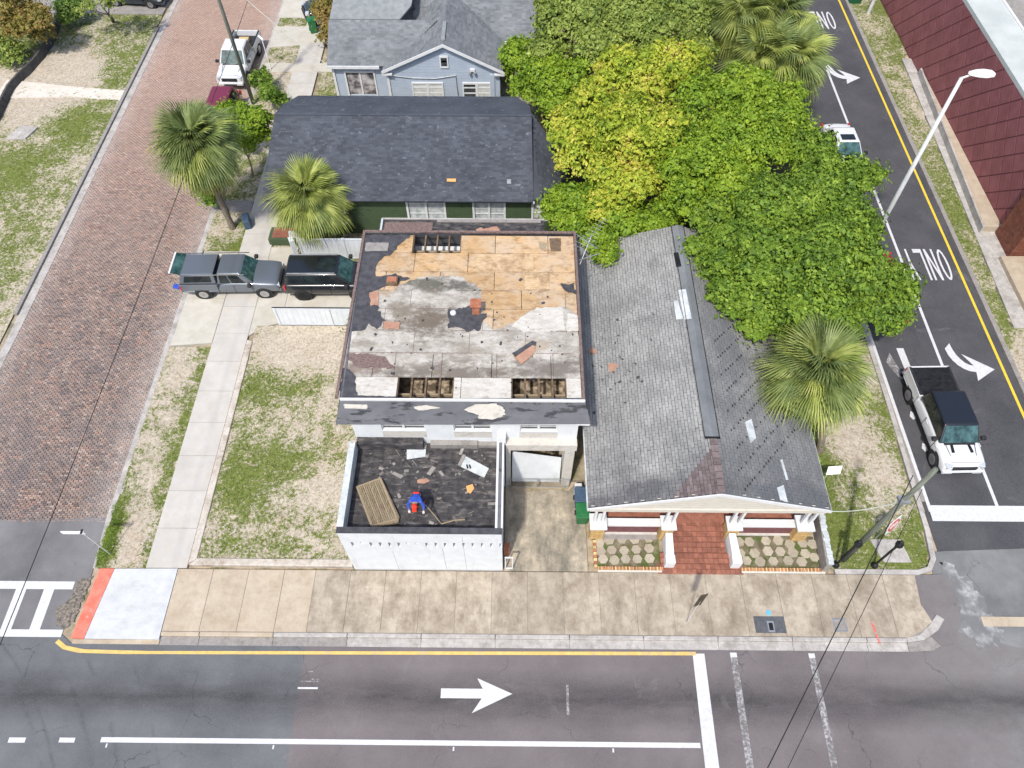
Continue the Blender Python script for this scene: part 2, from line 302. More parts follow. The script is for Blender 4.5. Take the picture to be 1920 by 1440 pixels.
M['glass_pale'] = simple('glass_pale', (.30, .34, .35), (.58, .60, .59), 4, .25, spec=.6)
M['glass_car'] = simple('glass_car', (.008, .010, .012), (.02, .03, .032), 1.8, .06, spec=.5)
M['glass_teal'] = simple('glass_teal', (.012, .035, .035), (.07, .15, .15), 2.8, .06, spec=.6)
M['car_grey'] = simple('car_grey', (.15, .17, .195), None, 1, .42, .4, coat=1)
M['car_black'] = simple('car_black', (.012, .013, .016), None, 1, .25, .1, coat=1, spec=.6)
M['car_white'] = simple('car_white', (.62, .63, .645), None, 1, .4, 0, coat=.6)
M['car_maroon'] = simple('car_maroon', (.22, .02, .05), None, 1, .3, .3, coat=1)
M['car_navy'] = simple('car_navy', (.03, .04, .055), None, 1, .3, .3, coat=1)
M['car_red'] = simple('car_red', (.35, .01, .015), None, 1, .3, .1, coat=1)
M['black_plastic'] = simple('black_plastic', (.02, .02, .022), (.035, .035, .037), 5, .6)
M['rubber'] = simple('rubber', (.018, .018, .019), (.03, .03, .03), 5, .85)
M['chrome'] = simple('chrome', (.7, .7, .7), None, 1, .2, 1)
M['alloy'] = simple('alloy', (.5, .5, .52), None, 1, .3, .9)
M['lamp_clear'] = simple('lamp_clear', (.65, .68, .70), None, 1, .1, .3, coat=1)
M['lamp_red'] = simple('lamp_red', (.45, .02, .02), None, 1, .2, 0, coat=1)
M['metal_black'] = simple('metal_black', (.012, .013, .015), (.03, .03, .032), 6, .5, .3)
M['metal_grey'] = simple('metal_grey', (.30, .31, .32), (.42, .43, .44), 4, .45, .6)
M['galv'] = simple('galv', (.60, .61, .61), (.72, .73, .73), 3, .45, .25)
M['wire'] = simple('wire', (.02, .02, .02), None, 1, .6)
M['wire_pale'] = simple('wire_pale', (.62, .66, .58), None, 1, .6)
M['bin_green'] = simple('bin_green', (.018, .13, .045), (.03, .17, .06), 4, .45)
M['bin_blue'] = simple('bin_blue', (.045, .08, .13), (.07, .11, .17), 4, .45)
M['vinyl_white'] = simple('vinyl_white', (.60, .63, .66), (.67, .70, .72), 2, .45, stain=(.6, .63, .66), st_scale=1.5, st_lo=.6)
M['sign_red'] = simple('sign_red', (.55, .03, .03), None, 1, .4)
M['sign_white'] = simple('sign_white', (.82, .82, .82), None, 1, .4)
M['sign_green'] = simple('sign_green', (.015, .09, .04), None, 1, .5)  # shade colour of the added block at the top of the avenue
M['utility_lid'] = simple('utility_lid', (.075, .08, .09), (.11, .115, .125), 6, .8)
M['paint_blue'] = simple('paint_blue', (.12, .42, .66), None, 1, .7)
M['paint_red'] = simple('paint_red', (.62, .12, .10), (.40, .28, .24), 9, .7, lo=.45, hi=.6)
M['skin'] = simple('skin', (.38, .22, .15), None, 1, .6)
M['cloth_blue'] = simple('cloth_blue', (.02, .06, .36), (.04, .11, .50), 9, .8)
M['cloth_dark'] = simple('cloth_dark', (.03, .035, .05), (.06, .06, .08), 12, .85)
M['cap_red'] = simple('cap_red', (.66, .04, .02), None, 1, .75)
M['box_brown'] = simple('box_brown', (.17, .135, .085), (.29, .245, .165), 3, .9, n_map=(6, 1, 1), stain=(.14, .08, .06), st_scale=1.5, st_lo=.5)
M['silt'] = simple('silt', (.05, .048, .05), (.10, .095, .09), 4, .8)
M['gravel'] = simple('gravel', (.08, .07, .06), (.28, .24, .20), 9, .95, bump=.8, bscale=30)
M['rubble'] = simple('rubble', (.09, .085, .08), (.26, .24, .22), 1.2, .9, island=.5)
M['litter'] = simple('litter', (.05, .038, .025), (.11, .085, .055), 4, .95, bump=.8, bscale=9, stain=(.06, .08, .02), st_scale=1.5, st_lo=.5)
M['sand_white'] = simple('sand_white', (.55, .50, .43), (.66, .61, .54), 2, .95, stain=(.20, .18, .12), st_scale=4, st_lo=.56, st_hi=.66, bump=.4, bscale=20)
M['glass_reflect'] = simple('glass_reflect', (.10, .09, .095), (.50, .47, .47), 1.6, .2, lo=.42, hi=.6, spec=.6)  # pale reflections painted into the pane colour as noise
M['orange_wood'] = simple('orange_wood', (.75, .36, .13), None, 1, .7)
M['blind'] = simple('blind', (.45, .46, .43), (.60, .61, .58), 4, .6)

# ------------------------------------------------------------------ mesh helpers
def tag(o, label=None, cat=None, group=None, kind=None):
    if label: o['label'] = label
    if cat: o['category'] = cat
    if group: o['group'] = group
    if kind: o['kind'] = kind
    return o
def thing(name, label, cat, loc=(0, 0, 0), rz=0.0, group=None):
    o = bpy.data.objects.new(name, None); COL.objects.link(o); o.empty_display_size = .3
    o.location = loc; o.rotation_euler = (0, 0, rz)
    return tag(o, label, cat, group)
def link(name, me, parent=None, world=True):
    o = bpy.data.objects.new(name, me); COL.objects.link(o)
    if parent:
        o.parent = parent
        if world and parent.type == 'EMPTY': o.matrix_parent_inverse = Matrix.Translation(-parent.location)
    return o
def bevel(o, w=.02, seg=2):
    m = o.modifiers.new('bevel', 'BEVEL'); m.width = w; m.segments = seg; m.limit_method = 'ANGLE'; m.angle_limit = R(35)
    return o
class MB:
    def __init__(s): s.v = []; s.f = []
    def add(s, vs, fs):
        n = len(s.v); s.v += [tuple(v) for v in vs]; s.f += [tuple(i+n for i in f) for f in fs]; return s
    def box(s, x0, x1, y0, y1, z0, z1, rz=0, ry=0, c=None):
        vs = [(x, y, z) for z in (z0, z1) for x, y in ((x0, y0), (x1, y0), (x1, y1), (x0, y1))]
        if rz or ry:
            c = Vector(c or ((x0+x1)/2, (y0+y1)/2, (z0+z1)/2)); m = Matrix.Rotation(rz, 3, 'Z') @ Matrix.Rotation(ry, 3, 'Y')
            vs = [tuple(m @ (Vector(v)-c)+c) for v in vs]
        return s.add(vs, [(3, 2, 1, 0), (4, 5, 6, 7), (0, 1, 5, 4), (1, 2, 6, 5), (2, 3, 7, 6), (3, 0, 4, 7)])
    def prism(s, pts, z0, z1):
        a = sum(pts[i-1][0]*pts[i][1]-pts[i][0]*pts[i-1][1] for i in range(len(pts)))
        if a < 0: pts = pts[::-1]
        n = len(pts); zf = (lambda z, p: z(p) if callable(z) else z)
        vs = [(p[0], p[1], zf(z0, p)) for p in pts]+[(p[0], p[1], zf(z1, p)) for p in pts]
        return s.add(vs, [tuple(range(n-1, -1, -1)), tuple(range(n, 2*n))]+[(i, (i+1) % n, n+(i+1) % n, n+i) for i in range(n)])
    def slab(s, q, t):
        """flat panel from corner points q (counter-clockwise seen from outside), thickness t inward"""
        q = [Vector(p) for p in q]; n = len(q); nrm = Vector((0, 0, 0))
        for i in range(n): nrm += (q[i]-q[0]).cross(q[(i+1) % n]-q[0])
        nrm.normalize()
        return s.add(q+[p-nrm*t for p in q], [tuple(range(n)), tuple(range(2*n-1, n-1, -1))]+[((i+1) % n, i, n+i, n+(i+1) % n) for i in range(n)])
    def tube(s, path, r, seg=8, cap=True):
        path = [Vector(p) for p in path]; n = len(path); rs = r if isinstance(r, (list, tuple)) else [r]*n; b = len(s.v)
        ref = Vector((0, 0, 1)); d0 = (path[-1]-path[0]).normalized()
        if abs(d0.z) > .9: ref = Vector((1, 0, 0))
        for i, p in enumerate(path):
            d = (path[min(i+1, n-1)]-path[max(i-1, 0)]).normalized(); u = d.cross(ref).normalized(); w = d.cross(u)
            for k in range(seg):
                a = 2*math.pi*k/seg; s.v.append(tuple(p+(u*math.cos(a)+w*math.sin(a))*rs[i]))
        for i in range(n-1):
            for k in range(seg):
                k2 = (k+1) % seg; s.f.append((b+i*seg+k, b+i*seg+k2, b+(i+1)*seg+k2, b+(i+1)*seg+k))
        if cap: s.f.append(tuple(b+k for k in range(seg-1, -1, -1))); s.f.append(tuple(b+(n-1)*seg+k for k in range(seg)))
        return s
    def lathe(s, prof, seg=16, c=(0, 0, 0), axis='Z'):
        b = len(s.v); n = len(prof)
        for r, z in prof:
            for k in range(seg):
                a = 2*math.pi*k/seg; p = (r*math.cos(a), r*math.sin(a), z)
                if axis == 'Y': p = (p[0], p[2], p[1])
                if axis == 'X': p = (p[2], p[0], p[1])
                s.v.append((p[0]+c[0], p[1]+c[1], p[2]+c[2]))
        for i in range(n-1):
            for k in range(seg):
                k2 = (k+1) % seg; f = (b+i*seg+k, b+i*seg+k2, b+(i+1)*seg+k2, b+(i+1)*seg+k)
                s.f.append(f if axis != 'Y' else f[::-1])
        s.f.append(tuple(b+k for k in range(seg))); s.f.append(tuple(b+(n-1)*seg+k for k in range(seg)))
        return s
    def mesh(s, name, mat, smooth=False):
        me = bpy.data.meshes.new(name); me.from_pydata(s.v, [], s.f); me.materials.append(M[mat] if isinstance(mat, str) else mat)
        if smooth: me.polygons.foreach_set('use_smooth', [True]*len(me.polygons))
        me.update(); return me
    def build(s, name, mat, parent=None, world=True, smooth=False, bev=0):
        o = link(name, s.mesh(name, mat, smooth), parent, world)
        if bev: bevel(o, bev)
        return o
def npmesh(name, V, F, mat, parent=None, world=True, attr=None):
    V = np.asarray(V, np.float32).reshape(-1, 3); F = np.asarray(F, np.int32); k = F.shape[1]
    me = bpy.data.meshes.new(name); me.vertices.add(len(V)); me.vertices.foreach_set('co', V.ravel())
    me.loops.add(F.size); me.loops.foreach_set('vertex_index', F.ravel())
    me.polygons.add(len(F)); me.polygons.foreach_set('loop_start', np.arange(0, F.size, k, dtype=np.int32))
    me.polygons.foreach_set('loop_total', np.full(len(F), k, np.int32))
    if attr is None: me.polygons.foreach_set('use_smooth', np.zeros(len(F), bool))
    me.update(calc_edges=True); me.validate()
    me.materials.append(M[mat])
    if attr is not None:
        a = me.attributes.new('grass', 'FLOAT', 'POINT'); a.data.foreach_set('value', np.asarray(attr, np.float32))
    return link(name, me, parent, world)
def setting(name, mb, mat, bev=0):
    o = mb.build(name, mat); o['kind'] = 'structure'
    if bev: bevel(o, bev)
    return o
_lat = np.random.default_rng(3).random((256, 256))
def vnoise(x, y):
    xi = np.floor(x).astype(int); yi = np.floor(y).astype(int); fx = x-xi; fy = y-yi
    fx = fx*fx*(3-2*fx); fy = fy*fy*(3-2*fy); L = lambda a, b: _lat[a & 255, b & 255]
    return (L(xi, yi)*(1-fx)+L(xi+1, yi)*fx)*(1-fy)+(L(xi, yi+1)*(1-fx)+L(xi+1, yi+1)*fx)*fy
def fbm(x, y, o=4):
    t = 0; a = .5; n = 0
    for i in range(o): t = t+a*vnoise(x*2**i+17*i, y*2**i+31*i); n += a; a *= .55
    return t/n
def inpoly(x, y, poly):
    r = np.zeros(x.shape, bool); n = len(poly)
    for i in range(n):
        (x1, y1), (x2, y2) = poly[i-1], poly[i]
        c = (y1 > y) != (y2 > y); r ^= c & (x < (x2-x1)*(y-y1)/((y2-y1) or 1e-9)+x1)
    return r

# ------------------------------------------------------------------ ground, streets, pavements
ZW = .12
setting('ground', MB().box(-400, 400, -200, 700, -1.2, -.03), 'dirt')
setting('main_road', MB().prism([(-300, -12), (300, -12), (300, 7.55), (21.5, 7.75), (18.6, 8.9), (18.4, 9.2), (17.0, 7.72), (-18.2, 7.72), (-19.2, 8.4), (-27, 8.4), (-28.5, 7.7), (-300, 7.7)], -.3, 0), 'asphalt_main')
setting('far_pavement', MB().box(-300, 300, -16, -12.02, -.3, .12), 'walk_stained')
setting('brick_street_apron', MB().prism([(-27.3, 8.0), (-19.2, 8.0), (-18.55, 8.42), (-18.35, 10.6), (-18.35, 13.3), (-27.2, 13.0)], -.28, .004), 'asphalt_side')
setting('brick_street_bed', MB().box(-27.05, -18.35, 13.0, 160, -.3, -.035), 'mortar')
setting('avenue_road', MB().prism([(18.75, 13.3), (25.6, 13.3), (25.6, 220), (18.75, 220)], -.3, .0), 'asphalt_new')
setting('avenue_old_edge', MB().prism([(18.72, 11.9), (25.6, 12.2), (25.6, 13.9), (18.72, 13.9)], -.28, .004), 'asphalt_new')
setting('junction_surface', MB().prism([(18.15, 8.6), (21.5, 7.70), (60, 7.50), (60, 12.8), (25.6, 12.3), (18.6, 12.0), (18.2, 11.2)], -.27, .008), 'asphalt_pale')
setting('junction_patch', MB().prism([(17.05, 8.6), (17.55, 7.95), (18.1, 8.0), (18.7, 8.9), (18.9, 10.6), (18.55, 10.95), (17.3, 10.9), (17.25, 9.6)], -.25, .07), 'asphalt_main')
setting('junction_concrete_strip', MB().box(19.6, 30, 8.75, 9.15, -.25, .03), 'walk_tan')
# thick lane paint and other flat markings
def mark(name, pts, mat='marking', z=.004, z0=-.1):
    return setting(name, MB().prism(pts, z0, z), mat)
def rect(x0, x1, y0, y1): return [(x0, y0), (x1, y0), (x1, y1), (x0, y1)]
mark('lane_line', rect(-15.85, 7.18, 4.06, 4.24))
mark('lane_dash', rect(-19.4, -18.75, 4.02, 4.20)); mark('lane_dash', rect(-17.45, -16.85, 4.04, 4.21))
for x in (-15.6, -9.2, -2.3, 3.8): mark('lane_tick', rect(x, x+.06, 3.88, 4.02))
mark('stop_line', [(7.32, 7.55), (7.80, 7.55), (7.78, -1), (7.20, -1)])
for a, b in ((8.85, 9.12), (12.05, 12.30)):
    mark('crossing_line', [(a, 7.6), (b, 7.6), (b-.05, 0), (a-.05, 0)], 'marking_old'); mark('crossing_line_end', rect(a, b, 7.42, 7.6), 'marking', .008)
mark('yellow_edge_line', [(-18.9, 7.75), (-18.5, 7.5), (-17.8, 7.36), (-16, 7.33), (7.45, 7.48), (7.45, 7.62), (-15, 7.46), (-17.6, 7.50), (-18.4, 7.64), (-18.8, 7.9)], 'marking_yellow', .008)
ar = [(-2.88, 5.76), (-1.25, 5.76), (-1.62, 5.22), (-.04, 5.94), (-1.45, 6.52), (-1.22, 6.12), (-2.88, 6.12)]
mark('straight_arrow', ar)
for x, y in ((-8.6, 6.05),): mark('measuring_tick', rect(x, x+.8, y, y+.07))
for x0, x1, y0, y1 in ((-8.4, -8.2, 7.0, 7.06), (-8.3, -8.1, 6.7, 6.74), (-8.5, -7.8, 6.32, 6.36), (-8.1, -7.8, 6.4, 6.44), (2.1, 2.2, 5.2, 6.3)): mark('paint_fleck', rect(x0, x1, y0, y1), 'marking_old')
# crosswalk over the brick street mouth
mark('crosswalk', rect(-27, -18.95, 9.98, 10.32), 'marking', .008); mark('crosswalk', rect(-27, -18.75, 7.98, 8.28), 'marking', .008)
for x in (-25.6, -24.2, -22.75, -21.15, -19.95): mark('crosswalk_bar', [(x-.22, 8.281), (x+.22, 8.281), (x+.22, 9.979), (x-.22, 9.979)], 'marking', .008)

# avenue
mark('avenue_edge_line', [(18.92, 13.6), (19.08, 13.6), (18.98, 24), (18.98, 120), (18.82, 120), (18.82, 24)])
mark('avenue_lane_line', rect(22.05, 22.2, 13.95, 48)); mark('avenue_lane_dash', rect(22.05, 22.2, 51, 54))
mark('avenue_yellow_line', rect(25.12, 25.26, 13.9, 120), 'marking_yellow_new')
mark('avenue_stop_bar', rect(18.95, 25.1, 13.45, 14.22), 'marking', .008)
def turn_arrow(x, y):   # points east (a left turn for traffic coming down the picture)
    pts = []
    for a in range(0, 91, 15):
        t = R(a); pts.append((x+1.15-1.25*math.cos(t)*.92, y-1.5*math.sin(t)))
    inner = []
    for a in range(90, -1, -15):
        t = R(a); inner.append((x+1.15-.80*math.cos(t), y+.35-1.45*math.sin(t)))
    tip = [(x+1.05, y-2.05), (x+2.15, y-1.32), (x+.75, y-.35)]
    mark('turn_arrow', [(x, y+.0)]+pts[1:]+[tip[0], tip[1], tip[2]]+inner)
turn_arrow(22.6, 23.2); turn_arrow(22.1, 48.4)
mark('lane_arrow_shaft', [(20.05, 23.2), (20.42, 23.2), (20.5, 20.6), (20.15, 20.6)])
mark('lane_arrow_head', [(19.75, 21.5), (20.14, 21.9), (20.14, 20.6), (20.4, 20.4)])
mark('worn_arrow', [(18.98+.3, 22.3), (19.6, 22.9), (19.75, 22.2), (19.95, 21.4), (19.75, 21.2), (19.5, 21.7)], 'marking_old')
for x, y in ((19.65, 19.0), (19.7, 17.2)): mark('worn_arrow', [(x-.12, y), (x, y+.3), (x+.12, y+.2), (x+.14, y-.1), (x, y-.2)], 'marking')
def letters(ox, oy, sx, sy):
    st = .17; w = 1.0; S = {'O': [], 'N': [], 'L': [], 'Y': []}
    n = 14; outer = [(.5+.5*math.cos(2*math.pi*i/n), .5+.5*math.sin(2*math.pi*i/n)) for i in range(n)]
    for i in range(n):
        a, b = outer[i], outer[(i+1) % n]; ia = (.5+(a[0]-.5)*.55, .5+(a[1]-.5)*.84); ib = (.5+(b[0]-.5)*.55, .5+(b[1]-.5)*.84); S['O'].append([a, b, ib, ia])
    S['N'] = [[(0, 0), (.22, 0), (.22, 1), (0, 1)], [(.78, 0), (1, 0), (1, 1), (.78, 1)], [(.221, 1), (.221, .72), (.779, 0), (.779, .28)]]
    S['L'] = [[(0, 0), (1, 0), (1, .12), (.22, .12), (.22, 1), (0, 1)]]
    S['Y'] = [[(.39, 0), (.61, 0), (.61, .45), (.39, .45)], [(.39, .451), (.61, .451), (.22, 1), (0, 1)], [(.61, .452), (1, 1), (.78, 1), (.45, .452)]]
    for i, ch in enumerate('ONLY'):
        mb = MB()
        for q in S[ch]:
            mb.prism([(ox-(i*1.28+p[0])*sx, oy-p[1]*sy) for p in q], -.1, .004)
        setting('road_letter', mb, 'marking')
letters(24.75, 30.4, .50, 2.4); letters(24.15, 55.6, .50, 2.4)
SPILLS = True
# brick carriageway, every brick a raised piece
def brick_road():
    bw, bh, gp = .223, .104, .012; y = 13.06; X0, X1 = -27.0, -18.42; xs = []; ys = []; r = 0
    rows = int((62-13.06)/bh)
    for r in range(rows):
        x = np.arange(X0+(bw/2 if r % 2 else 0), X1-bw/2, bw); xs.append(x); ys.append(np.full(len(x), 13.06+r*bh))
    x = np.concatenate(xs); y = np.concatenate(ys); n = len(x)
    y = y+.03*np.sin(x*1.7+y*.3); z = rng.normal(0, .004, n)-.02*(np.abs(x+22.7)/4.3)**2+.02+.012*(fbm(x*.8, y*.8)-.5)
    w = bw-gp+rng.normal(0, .004, n); h = bh-gp; ch = .012
    V = np.zeros((n, 8, 3)); c = [(0, 0), (1, 0), (1, 1), (0, 1)]
    tilt = rng.normal(0, .02, (n, 2))
    for i, (a, b) in enumerate(c):
        V[:, i, 0] = x+a*w; V[:, i, 1] = y+b*h; V[:, i, 2] = z-.05
        V[:, 4+i, 0] = x+a*w+(ch if a == 0 else -ch); V[:, 4+i, 1] = y+b*h+(ch if b == 0 else -ch); V[:, 4+i, 2] = z+(a-.5)*tilt[:, 0]*w+(b-.5)*tilt[:, 1]*h
    f = np.array([(4, 5, 6, 7), (0, 1, 5, 4), (1, 2, 6, 5), (2, 3, 7, 6), (3, 0, 4, 7)])
    F = (np.arange(n)[:, None, None]*8+f[None]).reshape(-1, 4)
    o = npmesh('street_bricks', V, F, 'street_brick'); tag(o, 'worn pink and grey bricks paving the side street', None, None, 'stuff')
brick_road()
setting('brick_street_far', MB().box(-27.0, -18.42, 62.0, 160, -.2, .0), 'street_brick')
# paved slabs: each a piece of the pavement
def slabs(parent, x0, x1, ys, mat, z1=ZW, gap=.02, name='slab', xs=None):
    for i in range(len(ys)-1):
        for j in range(len(xs)-1 if xs else 1):
            a, b = (xs[j], xs[j+1]) if xs else (x0, x1)
            dz = random.uniform(-.006, .006)
            o = MB().box(a+gap/2, b-gap/2, ys[i]+gap/2, ys[i+1]-gap/2, -.05, z1+dz).build(name, mat, parent)
pav = thing('pavement', None, None, (0, 9.5, 0)); pav['kind'] = 'structure'
MB().box(-14.6, 17.2, 8.22, 10.85, -.1, ZW-.025).build('bed', 'gutter', pav)
for nm, xs, mt in (('slab', [-14.6, -13.05, -11.5, -9.95, -8.6], 'walk_tan'), ('slab', [-8.6+1.53*i for i in range(17)]+[17.25], 'walk_stained')):
    xs = list(xs)
    for i in range(len(xs)-1):
        if xs[i] >= 17: continue
        q = rect(xs[i]+.01, xs[i+1]-.01, 8.24, 10.88)
        if xs[i+1] > 16.5: q = [(xs[i]+.01, 8.24), (16.3, 8.24), (17.0, 8.55), (17.45, 8.9), (17.2, 9.6), (17.3, 10.88), (xs[i]+.01, 10.88)]
        if xs[i+1] > 17.5: continue
        MB().prism(q, -.05, ZW+random.uniform(-.005, .005)).build(nm, mt, pav)
rmp = thing('kerb_ramp', None, None, (-16.4, 9.3, 0)); rmp['kind'] = 'structure'
MB().prism([(-17.75, 7.92), (-14.62, 7.9), (-14.62, 10.9), (-17.4, 10.9)], -.1, lambda p: .03+.09*(p[0]+17.75)/3.2).build('ramp_slab', 'walk_new', rmp)
MB().prism([(-18.3, 7.95), (-17.77, 7.92), (-17.42, 10.9), (-18.05, 10.9)], -.1, .034).build('tactile_strip', 'tactile_red', rmp)
# kerb and gutter of the main road
kb = thing('kerb', None, None, (0, 8, 0)); kb['kind'] = 'structure'
xk = [-14.6]+[-13.0+3.06*i for i in range(10)]+[16.2]
for a, b in zip(xk, xk[1:]):
    mt = 'walk_tan' if b < -8 else 'curb_pale'
    MB().box(a+.01, b-.01, 8.05, 8.225, -.1, .135).build('kerb_stone', mt, kb, bev=.03)
    MB().box(a+.01, b-.01, 7.70, 8.045, -.1, .012).build('gutter_slab', 'gutter' if b < -4 else 'curb_pale', kb)
arc = [(16.2+2.1*math.sin(t), 10.15-2.1*math.cos(t)) for t in [R(a) for a in range(0, 91, 10)]]
def strip(pts, w):
    out = []
    for i, p in enumerate(pts):
        a = Vector(pts[max(i-1, 0)]); b = Vector(pts[min(i+1, len(pts)-1)]); d = (b-a).normalized(); n = Vector((-d.y, d.x))
        out.append((p[0]+n.x*w, p[1]+n.y*w))
    return pts+out[::-1]
MB().prism([(16.21, 8.05), (16.9, 8.15), (17.6, 8.55), (18.0, 9.0), (17.75, 9.2), (17.3, 8.75), (16.8, 8.35), (16.21, 8.225)], -.1, .10).build('kerb_stone', 'curb_pale', kb)
MB().box(-18.2, -14.62, 7.72, 7.90, -.1, .014).build('gutter_slab', 'walk_tan', kb)
MB().prism([(16.21, 7.70), (17.2, 7.75), (18.2, 8.3), (18.5, 8.8), (18.02, 8.98), (17.6, 8.54), (16.9, 8.14), (16.21, 8.04)], -.1, .02).build('gutter_slab', 'gutter', kb)
# raised edge of the right hand verge
setting('verge_kerb', MB().prism(strip([(18.72, 220), (18.72, 30), (18.74, 20), (18.60, 13), (18.45, 11.6), (18.1, 11.08), (17.5, 10.9), (13.9, 10.9)], -.22), -.1, .14), 'curb_pale')
setting('avenue_gutter', MB().prism([(18.72, 14.4), (18.92, 14.4), (18.80, 24), (18.80, 120), (18.73, 120), (18.75, 24)], -.1, .006), 'gutter')
setting('brick_street_kerb', MB().box(-27.28, -27.08, 25.0, 52.8, -.1, .14), 'gutter')
setting('brick_street_gutter', MB().prism([(-27.07, 13.2), (-26.75, 13.2), (-26.6, 25), (-26.7, 62), (-27.07, 62)], -.1, .016), 'curb_pale')
setting('brick_street_kerb_east', MB().prism([(-18.5, 13.3), (-18.35, 10.9), (-18.1, 10.9), (-18.15, 14), (-18.2, 70), (-18.45, 70)], -.1, .07), 'curb_pale')
setting('far_kerb', MB().box(25.60, 25.85, 14, 220, -.1, .12), 'gutter')
# side walk up the brick street
sw = thing('side_walk', None, None, (-15.1, 20, 0)); sw['kind'] = 'structure'
MB().box(-16.0, -14.25, 10.92, 60, -.1, ZW-.02).build('bed', 'gutter', sw)
y = 10.92
while y < 58:
    MB().box(-16.02, -14.24, y+.01, y+1.83, -.05, ZW+random.uniform(-.004, .004)).build('slab', 'walk_side', sw); y += 1.84
# grass and soil sheets
def lawn(name, poly, dens, res=.14, z=.07, zamp=.04, tufts=26, seed=0, maxt=60000, label=None):
    xs = [p[0] for p in poly]; ys = [p[1] for p in poly]; x0, x1, y0, y1 = min(xs), max(xs), min(ys), max(ys)
    nx = int((x1-x0)/res)+2; ny = int((y1-y0)/res)+2
    X, Y = np.meshgrid(x0+np.arange(nx)*(x1-x0)/(nx-1), y0+np.arange(ny)*(y1-y0)/(ny-1)); D = dens(X, Y)
    Z = z+zamp*(fbm(X*1.3+seed, Y*1.3)-.5)*2
    idx = np.arange(nx*ny).reshape(ny, nx)
    F = np.stack([idx[:-1, :-1], idx[:-1, 1:], idx[1:, 1:], idx[1:, :-1]], -1).reshape(-1, 4)
    cx = (X[:-1, :-1]+X[1:, 1:])/2; cy = (Y[:-1, :-1]+Y[1:, 1:])/2
    F = F[inpoly(cx, cy, poly).ravel()]
    o = npmesh(name, np.stack([X, Y, Z], -1), F, 'lawn_soil', attr=D.ravel()); o['kind'] = 'structure'
    n = min(maxt, int((x1-x0)*(y1-y0)*tufts)); px = rng.uniform(x0, x1, n); py = rng.uniform(y0, y1, n)
    dd = dens(px, py)+rng.normal(0, .13, n); k = (dd > .46) & inpoly(px, py, poly); px = px[k]; py = py[k]; n = len(px)
    if n == 0: return
    nb = 4; V = np.zeros((n*nb, 3, 3)); bx = np.repeat(px, nb)+rng.normal(0, .03, n*nb); by = np.repeat(py, nb)+rng.normal(0, .03, n*nb)
    bz = z+zamp*(fbm(bx*1.3+seed, by*1.3)-.5)*2-.01
    a = rng.uniform(0, 2*math.pi, n*nb); w = rng.uniform(.008, .02, n*nb); h = rng.uniform(.03, .09, n*nb); le = rng.uniform(0, .06, n*nb)
    V[:, 0] = np.stack([bx-w*np.cos(a), by-w*np.sin(a), bz], -1); V[:, 1] = np.stack([bx+w*np.cos(a), by+w*np.sin(a), bz], -1)
    V[:, 2] = np.stack([bx-le*np.sin(a), by+le*np.cos(a), bz+h], -1)
    o = npmesh('grass', V, np.arange(n*nb*3).reshape(-1, 3), 'blade')
    tag(o, label or 'short patchy grass', None, None, 'stuff')
def blob(X, Y, cx, cy, rx, ry, amp): return amp*np.exp(-(((X-cx)/rx)**2+((Y-cy)/ry)**2))
def d_lot(X, Y):
    d = .355+.75*(fbm(X*.55+3, Y*.55+9)-.5)+.7*(fbm(X*3.2, Y*3.2, 3)-.5)
    return d+blob(X, Y, -12.2, 15.5, 2.0, 2.4, .38)+blob(X, Y, -11.5, 20.4, 2.8, 1.1, .30)+blob(X, Y, -13.3, 18, .8, 3.5, .2)-blob(X, Y, -11, 22.9, 3.5, 1.3, .5)-blob(X, Y, -8, 16.5, 1.2, 4, .22)+blob(X, Y, -12.9, 12, 1.5, .7, .2)
lawn('lot_soil', rect(-13.9, -6.95, 11.35, 24.3), d_lot, z=.16, tufts=80, label='patchy grass in the sandy lot beside the white front building')
def d_strip(X, Y):
    d = .38+.7*(fbm(X*.7+30, Y*.6+2)-.5)+.7*(fbm(X*3.3, Y*3.3, 3)-.5)
    return d+blob(X, Y, -16.15, 18.0, .55, 5.5, .42)+blob(X, Y, -18.2, 12.2, .55, 1.8, .75)-blob(X, Y, -17, 21, .8, .8, .25)-blob(X, Y, -17.0, 12, .55, 1.3, .4)
lawn('verge_soil', [(-18.25, 10.92), (-16.02, 10.92), (-16.02, 22.9), (-18.2, 22.9)], d_strip, z=.09, tufts=90, label='patchy grass strip between brick street and side walk')
def d_up(X, Y): return .30+.9*(fbm(X*.6+8, Y*.6)-.5)+.9*(fbm(X*2, Y*2, 3)-.5)+blob(X, Y, -16.9, 36, 2, 3.5, .35)+blob(X, Y, -16.3, 29.9, .6, .6, .3)
lawn('side_strip_soil', [(-18.2, 29.8), (-16.02, 29.8), (-16.02, 60), (-18.2, 60)], d_up, z=.09, tufts=60, label='grass strip beside the upper brick street')
lawn('yard_soil', [(-14.22, 29.8), (-13.9, 60), (12, 60), (3, 25.4), (-14.22, 25.4)], lambda X, Y: .45+.9*(fbm(X*.7, Y*.7+20)-.5)+.5*(fbm(X*2.3, Y*2.3, 3)-.5), res=.3, z=.05, tufts=14, label='thin grass in the yards between the houses')
def d_left(X, Y):
    d = .56+.8*(fbm(X*.35+50, Y*.35+7)-.5)+.8*(fbm(X*2.6, Y*2.6, 3)-.5)
    d = d-blob(X, Y, -35, 45.2, 4.5, 2.6, 1.2)-blob(X, Y, -32.2, 47.5, 1.8, 2.2, .9)
    return d+blob(X, Y, -29.5, 41, 2.0, 2.2, .45)-blob(X, Y, -33.8, 46, 1.6, 3, .6)-blob(X, Y, -27.6, 26, .5, 6, .25)+blob(X, Y, -33, 36, 4, 4, .15)-blob(X, Y, -33, 42, 2, 1.6, .3)
